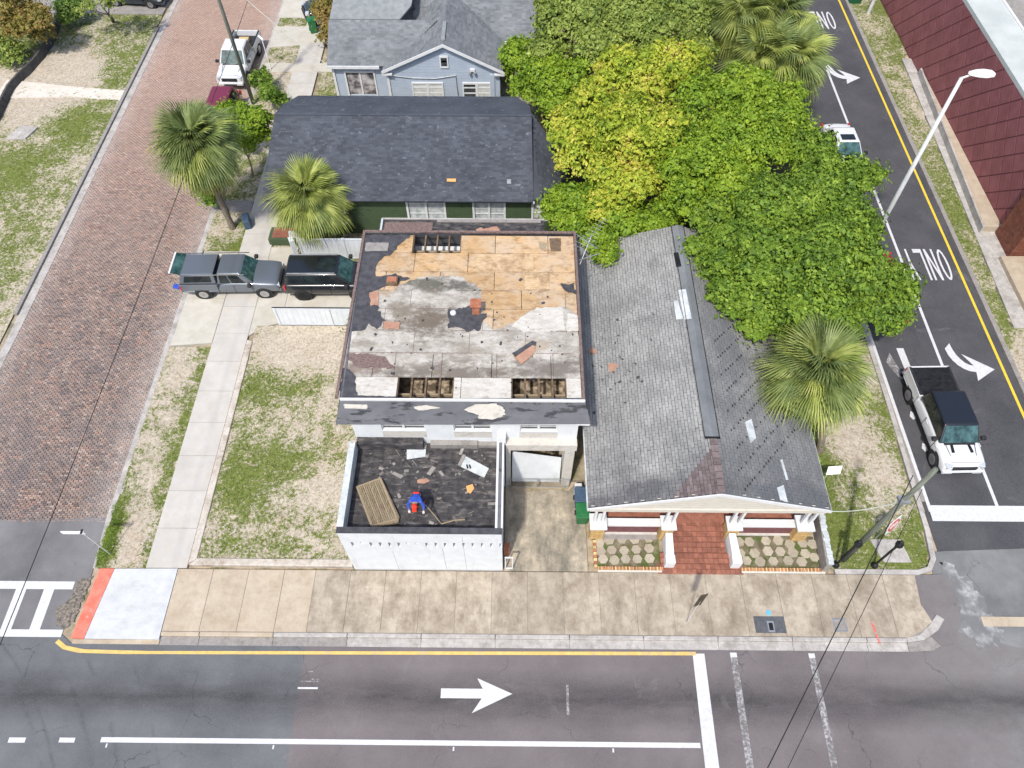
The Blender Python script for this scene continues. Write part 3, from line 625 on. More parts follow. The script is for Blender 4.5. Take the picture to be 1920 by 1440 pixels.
lawn('west_lot_soil', [(-27.3, 8.5), (-27.3, 70), (-60, 70), (-60, 8.5)], d_left, res=.2, z=.05, zamp=.06, tufts=45, maxt=95000, label='patchy grass in the vacant lot west of the brick street')
def d_right(X, Y):
    d = .50+.75*(fbm(X*.6+70, Y*.6+3)-.5)+.6*(fbm(X*2.2, Y*2.2, 3)-.5)
    return d+blob(X, Y, 14.2, 16, .7, 4, .5)-blob(X, Y, 16.2, 17.4, .9, 1.1, .8)-blob(X, Y, 17.6, 21.5, .8, 1.2, .6)+blob(X, Y, 16, 13.2, 3, 1.5, .15)-blob(X, Y, 17.2, 15.6, .7, .8, .35)+blob(X, Y, 17.5, 11.7, 1.8, .8, .4)
lawn('east_verge_soil', [(13.75, 11.1), (17.5, 11.12), (18.1, 11.4), (18.3, 13), (18.5, 20), (18.5, 60), (13.5, 60), (13.5, 20)], d_right, z=.09, tufts=80, label='mown grass of the corner verge beside the grey roofed house')
lawn('avenue_verge_soil', [(25.86, 14), (25.86, 60), (28.4, 60), (28.4, 50), (27.72, 49), (26.9, 30), (26.6, 24.6), (30, 24.4), (30, 14)], lambda X, Y: .62+.8*(fbm(X*.6+90, Y*.5)-.5)+.5*(fbm(X*2.2, Y*2.2, 3)-.5)-blob(X, Y, 27.2, 43, .5, 3, .3)-blob(X, Y, 27.5, 21.5, 1.5, 2.2, .9), z=.09, tufts=60, label='grass strip between the avenue and the red facade')
setting('leaf_litter', MB().prism([(1.3, 27.8), (18.4, 27.8), (18.4, 52), (3, 52), (1.3, 40)], 0, .16), 'litter')
# the lot's low edging and driveway
lw = thing('lot_edging_wall', 'low pale concrete edging wall with rusty stains around the sandy lot', 'edging wall', (-14.1, 11.2, 0))
MB().prism([(-14.18, 11.05), (-13.85, 11.35), (-13.88, 23.2), (-14.18, 23.3)], -.1, .24).build('side_run', 'lot_wall', lw, bev=.03)
MB().prism([(-14.17, 11.04), (-7.02, 11.02), (-7.02, 11.34), (-13.84, 11.345)], -.1, .235).build('front_run', 'lot_wall', lw, bev=.03)
lc = thing('driveway', None, None, (-15, 26, 0)); lc['kind'] = 'structure'
for q in ([(-18.18, 22.95), (-16.05, 23.15), (-16.05, 26.2), (-18.18, 26.2)], [(-18.18, 26.22), (-16.05, 26.22), (-16.05, 29.75), (-18.05, 29.75)],
          [(-14.22, 23.65), (-13.4, 24.3), (-12.65, 24.55), (-12.65, 26.6), (-14.22, 26.6)], [(-14.22, 26.62), (-12.65, 26.62), (-12.65, 30.1), (-14.22, 30.1)], [(-12.63, 24.6), (-6.95, 24.6), (-6.95, 26.8), (-12.63, 26.8)], [(-12.63, 26.82), (-6.95, 26.82), (-6.95, 29.0), (-12.63, 29.0)]):
    MB().prism(q, -.05, ZW+random.uniform(-.006, .0)).build('slab', 'drive_pale', lc)
setting('yard_concrete', MB().prism([(-.42, 10.92), (3.2, 10.92), (3.2, 15.28), (-.42, 15.28)], -.1, .105), 'drive_stained')
setting('yard_soil_strip', MB().prism([(-.2, 14.85), (.6, 14.7), (1.6, 14.82), (2.5, 14.75), (2.9, 15.2), (-.2, 15.2)], 0, .135), 'dirt')
for q, nm in (([(-18.2, 47.2), (-12.7, 47.3), (-12.7, 48.3), (-18.2, 48.3)], 'cross_path'), ([(-18.3, 50.2), (-12, 51.2), (-12, 53.0), (-18.3, 53.0)], 'upper_driveway'), ([(-18.3, 54.2), (-12, 54.2), (-10, 62), (-18.3, 62)], 'upper_parking')):
    setting(nm, MB().prism(q, -.1, .128), 'drive_pale')
setting('short_path', MB().prism([(-18.2, 33.0), (-16.05, 33.0), (-16.05, 34.0), (-18.2, 34.0)], -.1, .125), 'gutter')
setting('west_path', MB().prism([(-36, 44.0), (-31, 44.3), (-27.3, 43.9), (-27.3, 45.0), (-31, 45.4), (-36, 46.2)], -.1, .1), 'sand_white')

setting('west_slab', MB().prism([(-33.5, 39.6), (-32.2, 39.7), (-31.8, 40.9), (-33, 41.0)], -.1, .16), 'curb_pale')
setting('west_parking', MB().prism([(-60, 54.6), (-27.3, 54.6), (-27.1, 70), (-60, 70)], -.1, .13), 'gutter')
setting('avenue_walk', MB().prism([(27.75, 49.2), (28.4, 49.2), (28.4, 24.5), (26.65, 24.5)], -.1, .15), 'curb_pale')
cs = MB().prism([(15.8, 12.5), (17.15, 12.5), (17.35, 11.45), (16.15, 11.45)], 0, .13).build('concrete_pad', 'curb_pale'); tag(cs, 'small square concrete pad lying in the corner verge grass', 'concrete pad')
lid = thing('utility_vault', 'dark rectangular utility vault cover set in the pavement near the corner', 'utility cover', (10.6, 8.7, .12))
MB().box(10.02, 11.28, 8.37, 9.05, .0, .137).build('lid', 'utility_lid', lid); MB().box(10.55, 10.82, 8.40, 8.86, .138, .146).build('rim', 'metal_grey', lid); MB().box(10.6, 10.77, 8.48, 8.78, .147, .152).build('plate', 'metal_black', lid)
bx = thing('meter_box', 'small broken square meter box in the pavement right of the dark vault cover', 'meter box', (13.6, 8.7, .12))
MB().box(13.3, 13.85, 8.45, 9.0, 0, .133).build('frame', 'metal_grey', bx); MB().box(13.36, 13.79, 8.51, 8.94, .134, .139).build('cover', 'gutter', bx)
mark('survey_mark', [(14.98, 8.0), (15.06, 8.0), (14.95, 8.9), (14.87, 8.9)], 'paint_red', .142, .1); mark('survey_mark', rect(10.6, 10.78, 9.1, 9.3), 'paint_blue', .139, .1)

# ------------------------------------------------------------------ roofing helpers
def shingles(o, u, v, poly, mat, parent, tw=.30, ex=.14, name='shingles', t=.005, lift=.003, keep=None, rand=True, gp=.008, ov=.01):
    """three-tab shingles laid on the plane o + a*u + b*v, a along the eave and b up the slope"""
    o = np.array(o, float); u = np.array(Vector(u).normalized()); v = np.array(Vector(v).normalized()); n = np.cross(u, v)
    xs = [p[0] for p in poly]; ys = [p[1] for p in poly]
    A = []; B = []; r = 0; y = min(ys)
    while y < max(ys):
        a = np.arange(min(xs)+(tw/2 if r % 2 else 0)-tw, max(xs), tw); a = a+(rng.uniform(0, tw) if rand else 0); A.append(a); B.append(np.full(len(a), y)); y += ex; r += 1
    A = np.concatenate(A); B = np.concatenate(B); k = inpoly(A+tw/2, B+ex/2, poly)
    if keep is not None: k &= keep(A+tw/2, B+ex/2)
    A = A[k]; B = B[k]; m = len(A)
    if m == 0: return
    lo_ = np.full(m, 1e9); hi_ = np.full(m, -1e9); yy = B+ex*.5      # keep every tab inside its face
    for i in range(len(poly)):
        (xa, ya), (xb, yb) = poly[i-1], poly[i]
        if abs(yb-ya) < 1e-6: continue
        c_ = (yy >= min(ya, yb)) & (yy <= max(ya, yb)); xi = xa+(yy-ya)*(xb-xa)/(yb-ya)
        lo_ = np.where(c_, np.minimum(lo_, xi), lo_); hi_ = np.where(c_, np.maximum(hi_, xi), hi_)
    h = t+rng.normal(0, .0018 if t > .004 else .0005, m); V = np.zeros((m, 8, 3)); A = A+rng.normal(0, .003, m); B = B+rng.normal(0, .004, m)
    for i, (da, db, hi) in enumerate([(gp/2, 0, 1), (tw-gp/2, 0, 1), (tw-gp/2, ex+ov, 0), (gp/2, ex+ov, 0)]):
        P = o+np.outer(np.clip(A+da, lo_, hi_), u)+np.outer(np.minimum(B+db, max(ys)), v); V[:, i] = P-n*.002; V[:, 4+i] = P+np.outer(lift+(h if hi else .001), n)
    f = np.array([(4, 5, 6, 7), (0, 1, 5, 4), (1, 2, 6, 5), (3, 0, 4, 7)]); F = (np.arange(m)[:, None, None]*8+f[None]).reshape(-1, 4)
    ob = npmesh(name, V.reshape(-1, 3), F, mat, parent); ob['kind'] = 'stuff'; return ob
def face_shingles(q, mat, parent, **kw):
    """q: roof face corners, q[0]->q[1] along the eave; polygon in the face's own axes"""
    q = [Vector(p) for p in q]; u = (q[1]-q[0]).normalized(); nn = u.cross(q[2]-q[0]).normalized(); v = nn.cross(u)
    poly = [((p-q[0]).dot(u), (p-q[0]).dot(v)) for p in q]
    return shingles(q[0], u, v, poly, mat, parent, **kw)
def roof_face(q, mat, parent, t=.12, name='roof', base=None, **kw):
    o = MB().slab(q, t).build(name, base or mat, parent)
    face_shingles(q, mat, o if False else parent, **kw); return o
def ragged(pts, z, t, mat, parent, name, amp=.06, step=.13, jit=None):
    out = []; amp = amp*1.15 if amp > .03 else amp
    for i in range(len(pts)):
        a = Vector(pts[i]); b = Vector(pts[(i+1) % len(pts)]); n = max(1, int((b-a).length/step))
        for k in range(n):
            p = a.lerp(b, k/n); out.append((p.x+random.uniform(-amp, amp), p.y+random.uniform(-amp, amp)))
    bm = bmesh.new(); vs = [bm.verts.new((p[0], p[1], z+t)) for p in out]
    f = bm.faces.new(vs); bm.normal_update()
    if f.normal.z < 0: f.normal_flip()
    r = bmesh.ops.triangulate(bm, faces=[f]); ed = [e for e in bm.edges if e.is_boundary]
    ex = bmesh.ops.extrude_edge_only(bm, edges=ed)
    for v in ex['geom']:
        if isinstance(v, bmesh.types.BMVert): v.co.z = z-.002
    bmesh.ops.recalc_face_normals(bm, faces=bm.faces[:])
    me = bpy.data.meshes.new(name); bm.to_mesh(me); bm.free(); me.materials.append(M[mat]); return link(name, me, parent)

for nm, pts, z, t_, mt, am in (('gravel_spill', [(-19.2, 8.6), (-18.75, 8.25), (-18.45, 8.6), (-18.35, 9.6), (-18.3, 10.5), (-18.8, 10.45), (-18.9, 9.7), (-19.25, 9.2)], .0, .022, 'gravel', .07),
        ('plaster_spill', [(18.72, 11.6), (19.1, 11.4), (19.6, 10.7), (19.9, 9.9), (20.1, 9.2), (20.3, 8.5), (19.9, 7.95), (19.2, 7.9), (18.8, 8.4), (18.85, 9.3), (18.7, 10.2)], .006, .006, 'plaster_dust', .13)):
    ragged(pts, z, t_, mt, None, nm, am, .12)['kind'] = 'structure'

# ------------------------------------------------------------------ the two storey building with the stripped roof
RZ = 6.8
tb = thing('apartment_house', 'white two storey house with half stripped flat roof showing plywood and open rafters', 'house', (-2.1, 20, 0))
W0, W1, D0, D1 = -6.95, 2.60, 15.35, 24.75
def wall_y(x0, x1, y, t, z0, z1, holes, name, mat, parent):      # wall along X with rectangular openings
    mb = MB(); zs = sorted({z0, z1, *[h[2] for h in holes], *[h[3] for h in holes]})
    for a, b in zip(zs, zs[1:]):
        cur = x0
        for h in sorted(holes):
            if h[2] < b-1e-6 and h[3] > a+1e-6:
                if h[0] > cur: mb.box(cur, h[0], y, y+t, a, b)
                cur = h[1]
        if cur < x1: mb.box(cur, x1, y, y+t, a, b)
    return mb.build(name, mat, parent)
fw = [(-5.55, -3.75), (-2.55, -1.0), (.20, 1.75)]
wall = wall_y(W0+.2, W1, D0, .25, 0, 5.75, [(a, b, 4.5, 5.45) for a, b in fw]+[(-.18, 2.1, 0, 3.5)], 'wall', 'white_wall', tb)
MB().box(W0+.2, W0+.45, D0+.25, D1, 0, 5.75).build('wall', 'white_wall', tb); MB().box(W1-.25, W1, D0+.25, D1, 0, 5.75).build('wall', 'white_wall', tb)
MB().box(W0+.45, W1-.25, D1-.25, D1, 0, 5.75).build('wall', 'white_wall', tb)
MB().box(W0+.46, W1-.26, D0+.26, D1-.26, 5.2, 5.35).build('attic_floor', 'insulation', tb)
for a, b in fw:
    w = MB().box(a, b, D0+.14, D0+.2, 4.5, 5.45).build('window', 'glass_dark', tb)
    fr = MB(); fr.box(a, b, D0+.10, D0+.14, 5.38, 5.45); fr.box(a, b, D0+.10, D0+.14, 4.5, 4.53)
    for x in (a, (a+b)/2-.05, b-.05): fr.box(x, x+(.1 if a < x < b-.06 else .05), D0+.08, D0+.14, 4.56, 5.38)
    for z in (4.72, 4.98): fr.box(a, b, D0+.12, D0+.138, z, z+.022)
    fr.build('frame', 'white_trim', w); MB().box(a-.03, b+.03, D0-.02, D0+.1, 4.40, 4.43).build('sill', 'beige', w)
    MB().box(a-.02, b+.02, D0-.012, D0-.002, 4.0, 4.43).build('panel', 'beige', tb)
MB().box(-.45, 2.62, D0-.35, D0-.003, 3.5, 3.95).build('carport_beam', 'beige', tb)
MB().box(-.45, -.19, D0-.35, D0-.003, 0, 3.499).build('carport_post', 'beige', tb); MB().box(2.12, 2.55, D0-.35, D0-.003, 0, 3.499).build('carport_post', 'beige', tb)
gp = MB().slab([(-.12, D0-.30, .45), (2.05, D0-.30, .40), (2.05, D0-.10, 2.35), (-.12, D0-.08, 2.85)], .05).build('garage_panel', 'white_wall'); tag(gp, 'white garage panel leaning crookedly in the carport opening', 'panel')
jk = MB()
for i in range(14): x = random.uniform(0, 1.9); y = random.uniform(15.7, 17.3); jk.box(x, x+random.uniform(.1, .5), y, y+random.uniform(.1, .5), 0.1, random.uniform(.6, 2.9), rz=random.uniform(0, 1.5), ry=random.uniform(-.3, .3))
tag(jk.build('junk_pile', 'insulation'), 'brown and grey junk piled inside the carport behind the leaning panel', 'junk pile')
# mansard skirts and soffit
ms = {'F': [(-7.20, 14.92, 5.7), (3.03, 15.02, 5.7), (2.72, 15.50, RZ+.02), (-6.86, 15.38, RZ+.02)],
      'R': [(3.03, 15.02, 5.7), (3.02, 25.0, 5.7), (2.72, 24.66, RZ+.02), (2.72, 15.50, RZ+.02)],
      'B': [(3.02, 25.0, 5.7), (-7.4, 25.0, 5.7), (-7.08, 24.62, RZ+.02), (2.72, 24.66, RZ+.02)],
      'L': [(-7.4, 25.0, 5.7), (-7.20, 14.92, 5.7), (-6.86, 15.38, RZ+.02), (-7.08, 24.62, RZ+.02)]}
for k, q in ms.items():
    MB().slab(q, .08).build('mansard', 'shingle_band', tb); face_shingles(q, 'shingle_band', tb, tw=3.1, ex=.17)
sf = MB(); sf.box(-7.2, 3.0, 15.0, D0-.003, 5.62, 5.685); sf.box(W1+.003, 3.0, D0, 24.9, 5.62, 5.685); sf.box(-7.2, W0+.197, D0, 24.9, 5.62, 5.685); sf.build('soffit', 'white_trim', tb)
MB().box(-6.87, 2.73, 15.36, 15.45, RZ-.02, RZ+.07).build('drip_edge', 'white_trim', tb)
for q in ((-7.09, -6.97, 15.46, 24.56), (2.62, 2.73, 15.46, 24.56), (-7.09, 2.73, 24.561, 24.67)): MB().box(*q, RZ-.02, RZ+.06).build('roof_edging', 'felt_brown', tb)
# deck sheets, row by row, leaving out the three openings
rowy = [g(900, p, RZ)[1] for p in (748, 707, 662, 620, 579, 543, 509, 474, 441)]
holes = [(0, *(g(p, 728, RZ)[0] for p in (744, 850))), (0, *(g(p, 728, RZ)[0] for p in (959, 1062))), (7, *(g(p, 458, RZ)[0] for p in (774, 864)))]
for r in range(8):
    y0, y1 = rowy[r], rowy[r+1]; x = -6.97
    cuts = [x+2.4*i+(1.2 if r % 2 else 0)-2.4 for i in range(7)]
    hs = [h for h in holes if h[0] == r]; cuts += [h[1] for h in hs]+[h[2] for h in hs]; cuts = sorted(c for c in cuts if -6.96 < c < 2.60); cuts = [-6.965]+cuts+[2.615]
    for a, b in zip(cuts, cuts[1:]):
        if b-a < .05 or any(h[1]-.01 <= a and b <= h[2]+.01 for h in hs): continue
        white = r <= 2; mt = ('whitewash_clean' if r in (0, 2) else 'whitewash') if white else 'plywood'
        dz = random.uniform(-.012, .012)
        MB().box(a+.012, b-.012, y0+.010, y1-.010, RZ-.09, RZ-.03+dz).build('plywood_sheet' if not white else 'roof_sheet', mt, tb)
for r, a, b in holes:
    y0, y1 = rowy[r], rowy[r+1]
    for k in range(5):
        x = a+(b-a)*k/4; MB().box(x-.035, x+.035, y0-.1, y1+.1, RZ-.36, RZ-.095).build('rafter', 'wood_dark', tb)
    MB().box(a, b, (y0+y1)/2-.04, (y0+y1)/2+.04, RZ-.65, RZ-.5).build('joist', 'wood_tan', tb)
    jb = MB()
    for i in range(18): x = random.uniform(a, b-.3); y = random.uniform(y0, y1-.3); jb.box(x, x+random.uniform(.1, .45), y, y+random.uniform(.08, .3), 5.35, random.uniform(5.5, 5.9), rz=random.uniform(0, 3), ry=random.uniform(-.4, .4))
    jb.build('attic_rubble', 'insulation', tb)
P = lambda pts, z=RZ: [g(x, y, z) for x, y in pts]
# old white membrane, ragged, running up into the bare plywood
ragged(P([(650, 662), (672, 618), (655, 580), (700, 545), (735, 545), (760, 530), (785, 519), (860, 516), (900, 540), (906, 575), (903, 600), (928, 618), (965, 605), (985, 588), (1000, 580), (1060, 575), (1082, 590), (1088, 665)]), RZ-.035, .022, 'whitewash', tb, 'membrane', .05)
ragged(P([(985, 588), (1005, 577), (1055, 576), (1059, 620), (985, 622), (960, 612)]), RZ-.012, .010, 'whitewash_clean', tb, 'membrane', .04)
ragged(P([(1064, 586), (1083, 592), (1086, 620), (1062, 621)]), RZ-.011, .012, 'whitewash_clean', tb, 'membrane', .03)
# dark felt along the left side and around the stacks
ragged(P([(683, 439), (770, 441), (745, 462), (735, 475), (722, 478), (707, 492), (702, 505), (703, 518), (740, 514), (768, 522), (735, 532), (700, 545), (704, 560), (712, 585), (722, 600), (705, 618), (690, 606), (683, 618), (655, 622), (662, 560), (674, 490)]), RZ-.018, .022, 'felt', tb, 'felt_sheet', .05)
ragged(P([(640, 690), (656, 692), (665, 705), (668, 745), (637, 746)]), RZ-.018, .022, 'felt', tb, 'felt_sheet', .05)
ragged(P([(637, 736), (668, 741), (742, 744), (742, 750), (637, 750)]), RZ-.012, .022, 'felt', tb, 'felt_sheet', .02)
ragged(P([(650, 662), (700, 664), (722, 668), (735, 685), (742, 690), (700, 690), (660, 684)]), RZ-.016, .015, 'felt_brown', tb, 'felt_sheet', .05)
ragged(P([(840, 580), (850, 582), (868, 578), (885, 574), (900, 590), (913, 588), (905, 606), (904, 619), (868, 619), (862, 614), (842, 614)]), RZ-.005, .02, 'felt', tb, 'felt_sheet', .06)
ragged(P([(1051, 530), (1077, 533), (1080, 551), (1063, 548)]), RZ-.018, .02, 'felt', tb, 'felt_sheet', .06)
ragged(P([(686, 455), (729, 455), (727, 471), (684, 471)]), RZ+.006, .008, 'gutter', tb, 'pale_patch', .02)
for q in ([(693, 548), (708, 548), (709, 573), (696, 573)], [(720, 604), (751, 604), (750, 617), (719, 617)]): ragged(P(q), RZ+.008, .014, 'clay', tb, 'clay_patch', .04)
ragged(P([(962, 668), (1000, 642), (1005, 650), (1001, 664), (978, 684)]), RZ+.0, .035, 'clay', tb, 'clay_patch', .02)
ragged(P([(960, 664), (998, 640), (1006, 642), (1004, 650), (998, 648), (966, 670)]), RZ+.036, .02, 'felt', tb, 'felt_curl', .015)
for q, m_ in (([(648, 757), (690, 758), (688, 766), (645, 765)], 'beige'), ([(775, 762), (800, 759), (826, 764), (800, 768), (782, 769)], 'beige'), ([(868, 768), (890, 758), (930, 756), (948, 768), (945, 778), (925, 786), (900, 784), (895, 776)], 'beige')):
    pts = []
    n_ = Vector((0, -1.12, .47)).normalized()
    for (x_, y_) in q:   # on the sloping front skirt
        lo, hi = 5.7, RZ
        for _ in range(30):
            m = (lo+hi)/2; Y = g(x_, y_, m)[1]; ys = 14.94+(m-5.7)/1.12*.47
            if Y > ys: lo = m
            else: hi = m
        X_, Y_ = g(x_, y_, m); pts.append(Vector((X_, Y_, m))+n_*.03)
    c = sum(pts, Vector())/len(pts); big = []
    for i, p in enumerate(pts):
        nx = pts[(i+1) % len(pts)]
        for k in range(5): big.append(p.lerp(nx, k/5)+Vector((random.uniform(-.06, .06), 0, random.uniform(-.02, .02))))
    MB().slab(big[::-1] if (big[1]-big[0]).cross(big[6]-big[0]).dot(n_) < 0 else big, .02).build('torn_patch', m_, tb)
sm = MB(); rs = random.Random(5)
for px in (545, 579, 620, 662):
    ya = g(900, px, RZ)[1]; x = -6.85
    while x < 2.5:
        l_ = rs.uniform(.5, 1.8)
        if rs.random() < .75 and not (px < 600 and x > -1.6): sm.box(x, min(x+l_, 2.58), ya-.008, ya+.010, RZ-.05, RZ-.004)
        x += l_
for (pa, pb, ps) in ((579, 620, (720, 905)), (620, 662, (776, 880, 985)), (662, 707, (740, 828, 931, 1037)), (545, 579, (770, 1060))):
    ya, yb = g(900, pb, RZ)[1], g(900, pa, RZ)[1]
    for px in ps: x = g(px, (pa+pb)/2, RZ)[0]; sm.box(x-.008, x+.008, ya+.012, yb-.010, RZ-.05, RZ-.004)
sm.build('sheet_seams', 'felt_brown', tb)['kind'] = 'stuff'
for q, m_ in (([(1030, 446), (1052, 446), (1051, 470), (1033, 470)], 'wood_dark'), ([(1010, 452), (1026, 455), (1024, 468), (1012, 466)], 'wood_tan'), ([(888, 476), (1000, 476), (1000, 508), (886, 508)], 'board_pale'), ([(984, 512), (1030, 511), (1030, 541), (984, 541)], 'board_pale')):
    ragged(P(q), RZ-.03, .012, m_, tb, 'repair_board', .015)
st = thing('roof_vent', 'rusty square roof stack on the dark felt near the roof middle', 'roof vent', (*g(893, 583, RZ), RZ))
x, y = g(893, 585, RZ); MB().box(x-.16, x+.16, y-.16, y+.16, RZ-.02, RZ+.55).build('stack', 'rust', st, bev=.02); MB().box(x-.24, x+.24, y-.24, y+.24, RZ+.55, RZ+.62).build('cap', 'rust', st, bev=.02)
x, y = g(736, 530, RZ); st = thing('roof_vent', 'rusty box vent on the dark felt at the left of the stripped roof', 'roof vent', (x, y, RZ)); MB().box(x-.25, x+.25, y-.18, y+.18, RZ-.02, RZ+.22).build('box', 'wood_dark', st, bev=.02); MB().box(x-.2, x+.2, y-.14, y+.14, RZ+.22, RZ+.25).build('lid', 'rust', st)
x, y = g(850, 588, RZ); tag(MB().lathe([(.001, RZ-.02), (.14, RZ), (.13, RZ+.1), (.06, RZ+.16), (.001, RZ+.17)], 12, (x, y, 0)).build('vent_cap', 'white_trim', smooth=True), 'small round white vent cap beside the rusty stack on the roof', 'vent cap')
db = MB()
for i in range(75):
    x, y = g(random.uniform(655, 1080), random.uniform(520, 742), RZ); s_ = random.choice([.03, .04, .05, .09]); db.box(x, x+s_*random.uniform(.6, 2), y, y+s_, RZ-.02, RZ+.02, rz=random.uniform(0, 3))
o = db.build('roof_debris', 'felt'); tag(o, 'scattered scraps of black felt over the stripped roof', None, None, 'stuff')
# low rear wing
rw = thing('rear_wing', 'low rear wing with a dark stained roof behind the stripped roof', 'building', (-2.7, 26.6, 0))
MB().box(-6.6, 1.2, 25.2, 27.2, 0, 4.9).build('wall', 'aged_white', rw); MB().box(-6.75, 1.35, 25.1, 27.3, 4.9, 5.0).build('roof', 'tar', rw)
MB().box(-6.78, 1.38, 27.301, 27.38, 4.88, 5.06).build('parapet', 'curb_pale', rw); MB().box(-6.8, -6.70, 25.7, 27.30, 4.88, 5.08).build('parapet', 'aged_white', rw)
MB().box(-6.6, -4.2, 25.8, 27.1, 5.0, 5.03).build('roof_patch', 'felt_brown', rw); MB().box(-4.0, 1.2, 27.12, 27.29, 5.0, 5.05).build('roof_patch', 'gutter', rw)
ragged([(-2.2, 25.9), (-1.2, 25.8), (-.4, 26.1), (-1.0, 26.8), (-2.0, 26.7)], 5.0, .02, 'clay', rw, 'roof_patch', .08)

# ------------------------------------------------------------------ white front block with its sunken tar roof
fb = thing('front_block', 'white one storey front block with parapets around a debris strewn black roof', 'building', (-3.7, 13, 0))
FZ = 3.45; X0, X1, Y0, Y1 = -6.92, -.50, 10.95, 15.0
sc = [(-6.55+.372*i, -6.55+.372*i+(.10 if i != 1 else .2), 2.72 if i not in (1, 6, 7) else 3.05, 3.2) for i in range(17)]
wall_y(X0, X1, Y0, .22, 0, 4.16, sc, 'front_wall', 'white_wall', fb)
MB().box(X0, X0+.22, Y0+.22, Y1, 0, 4.16).build('side_wall', 'aged_white', fb); MB().box(X1-.22, X1, Y0+.22, Y1, 0, 4.16).build('side_wall', 'white_wall', fb)  # left wall in blue grey: shade of its inner face painted into the colour
m_ = MB(); m_.box(-2.93, -2.915, Y0-.004, Y0-.001, .1, 2.6); m_.box(-2.06, -2.05, Y0-.004, Y0-.001, .1, 3.9); m_.box(-5.0, -4.99, Y0-.004, Y0-.001, .1, 2.2); m_.build('wall_joint', 'gutter', fb)['kind'] = 'stuff'
cp = MB(); cp.box(X0-.02, -4.9, Y0-.02, Y0+.24, 4.162, 4.20); cp.box(-4.9, -2.55, Y0-.02, Y0+.24, 4.162, 4.22); cp.box(-2.55, X1+.02, Y0-.02, Y0+.24, 4.162, 4.19); cp.build('coping', 'felt', fb)
cp = MB(); cp.box(X0-.03, X0+.23, Y0+.241, Y1, 4.162, 4.20); cp.build('coping', 'aged_white', fb)
MB().box(X1-.17, X1-.03, Y0+.241, Y1+.25, 4.162, 4.19).build('coping', 'shingle_band', fb); MB().box(X1-.26, X1-.17, Y0+.241, Y1+.3, 4.10, 4.21).build('coping', 'white_trim', fb); MB().box(X1-.03, X1+.04, Y0+.241, Y1+.3, 4.10, 4.205).build('coping', 'white_trim', fb)
MB().box(X0+.221, X1-.221, Y0+.221, D0-.001, FZ-.2, FZ).build('roof', 'tar', fb)
MB().box(X0+.221, -3.9, Y1, D0-.002, FZ, FZ+.5).build('flashing', 'tar', fb); MB().box(-3.6, -1.6, Y1+.1, D0-.002, FZ, FZ+.30).build('flashing', 'gutter', fb); MB().box(-1.59, X1-.23, Y1+.15, D0-.002, FZ, FZ+.2).build('flashing', 'gutter', fb)
MB().box(X1-.24, X1+.1, Y1, D0-.001, 0, 4.5).build('corner_pier', 'white_wall', fb)
F = lambda pts: [g(x, y, FZ) for x, y in pts]
def plank(name, pts, h, mat, label, cat, grp=None, tilt=0):
    o = MB().slab([(*p, FZ+.02+tilt*i) for i, p in enumerate(F(pts))][::-1], h).build(name, mat)
    q = [Vector((*p, FZ+.03+tilt*i)) for i, p in enumerate(F(pts))]
    return tag(o, label, cat, grp)
def flat(name, pts, z0, z1, mat, label, cat, parent=None):
    o = MB().prism(F(pts), z0, z1).build(name, mat, parent); 
    return tag(o, label, cat) if label else o
bs = thing('bed_base', 'long brown striped bed base lying on the black roof beside the left parapet', 'bed base', (*g(708, 945, FZ), FZ))
bq = F([(668, 915), (716, 897), (750, 972), (748, 982), (700, 992), (694, 985)])
MB().prism(bq, FZ+.01, FZ+.16).build('base', 'box_brown', bs, bev=.02)
A_, B_, C_, D_ = [Vector((*p, 0)) for p in F([(671, 916), (715, 900), (747, 976), (698, 989)])]
for k in range(13):
    t = (k+.5)/13; a = A_.lerp(B_, t); b = D_.lerp(C_, t); MB().tube([(a.x, a.y, FZ+.163), (b.x, b.y, FZ+.163)], .028, 6).build('slat', 'box_brown' if k % 3 else 'wood_tan', bs)
rim = MB()
for a, b in ((A_, B_), (B_, C_), (C_, D_), (D_, A_)): rim.tube([(a.x, a.y, FZ+.175), (b.x, b.y, FZ+.175)], .035, 6)
rim.build('rim', 'wood_tan', bs)
dp = thing('door_panel', 'grey white door panel with two dark holes lying askew near the right parapet', 'panel', (*g(890, 875, FZ), FZ))
MB().prism(F([(873, 857), (917, 880), (908, 897), (863, 876)]), FZ+.05, FZ+.10).build('panel', 'aged_white', dp); MB().prism(F([(868, 855), (874, 856), (864, 877), (859, 874)]), FZ+.05, FZ+.16).build('edge_strip', 'gutter', dp)
for a in (876, 881): MB().prism(F([(a-2, 873), (a+1, 873), (a+3, 880), (a, 881)]), FZ+.101, FZ+.104).build('hole', 'metal_black', dp)
flat('white_board', [(763, 843), (799, 843), (798, 857), (763, 862)], FZ+.02, FZ+.06, 'aged_white', 'white board with a slanted crack lying against the rear of the black roof', 'board')
flat('white_board', [(763, 831), (800, 831), (800, 842), (763, 842)], FZ+.05, FZ+.09, 'gutter', 'grey board lying behind the cracked white board on the black roof', 'board')
flat('plank', [(735, 889), (739, 885), (757, 893), (752, 898)], FZ, FZ+.05, 'gutter', 'short pale plank left of the roof middle, nearest the bed base', 'plank')
flat('plank', [(800, 889), (811, 875), (818, 878), (807, 892)], FZ, FZ+.06, 'gutter', 'short grey plank slanting in the middle of the black roof', 'plank')
flat('plank', [(822, 885), (827, 883), (834, 892), (829, 894)], FZ, FZ+.04, 'gutter', 'small grey plank just right of the slanting plank', 'plank')
flat('wood_scrap', [(874, 912), (886, 908), (889, 916), (882, 926), (876, 922)], FZ, FZ+.03, 'orange_wood', 'orange wood scrap right of centre on the black roof', 'scrap')
flat('membrane_scrap', [(782, 900), (800, 897), (806, 902), (795, 907), (783, 906)], FZ, FZ+.02, 'clay', 'flat clay coloured scrap in the middle of the black roof', 'scrap')
sc_ = MB()
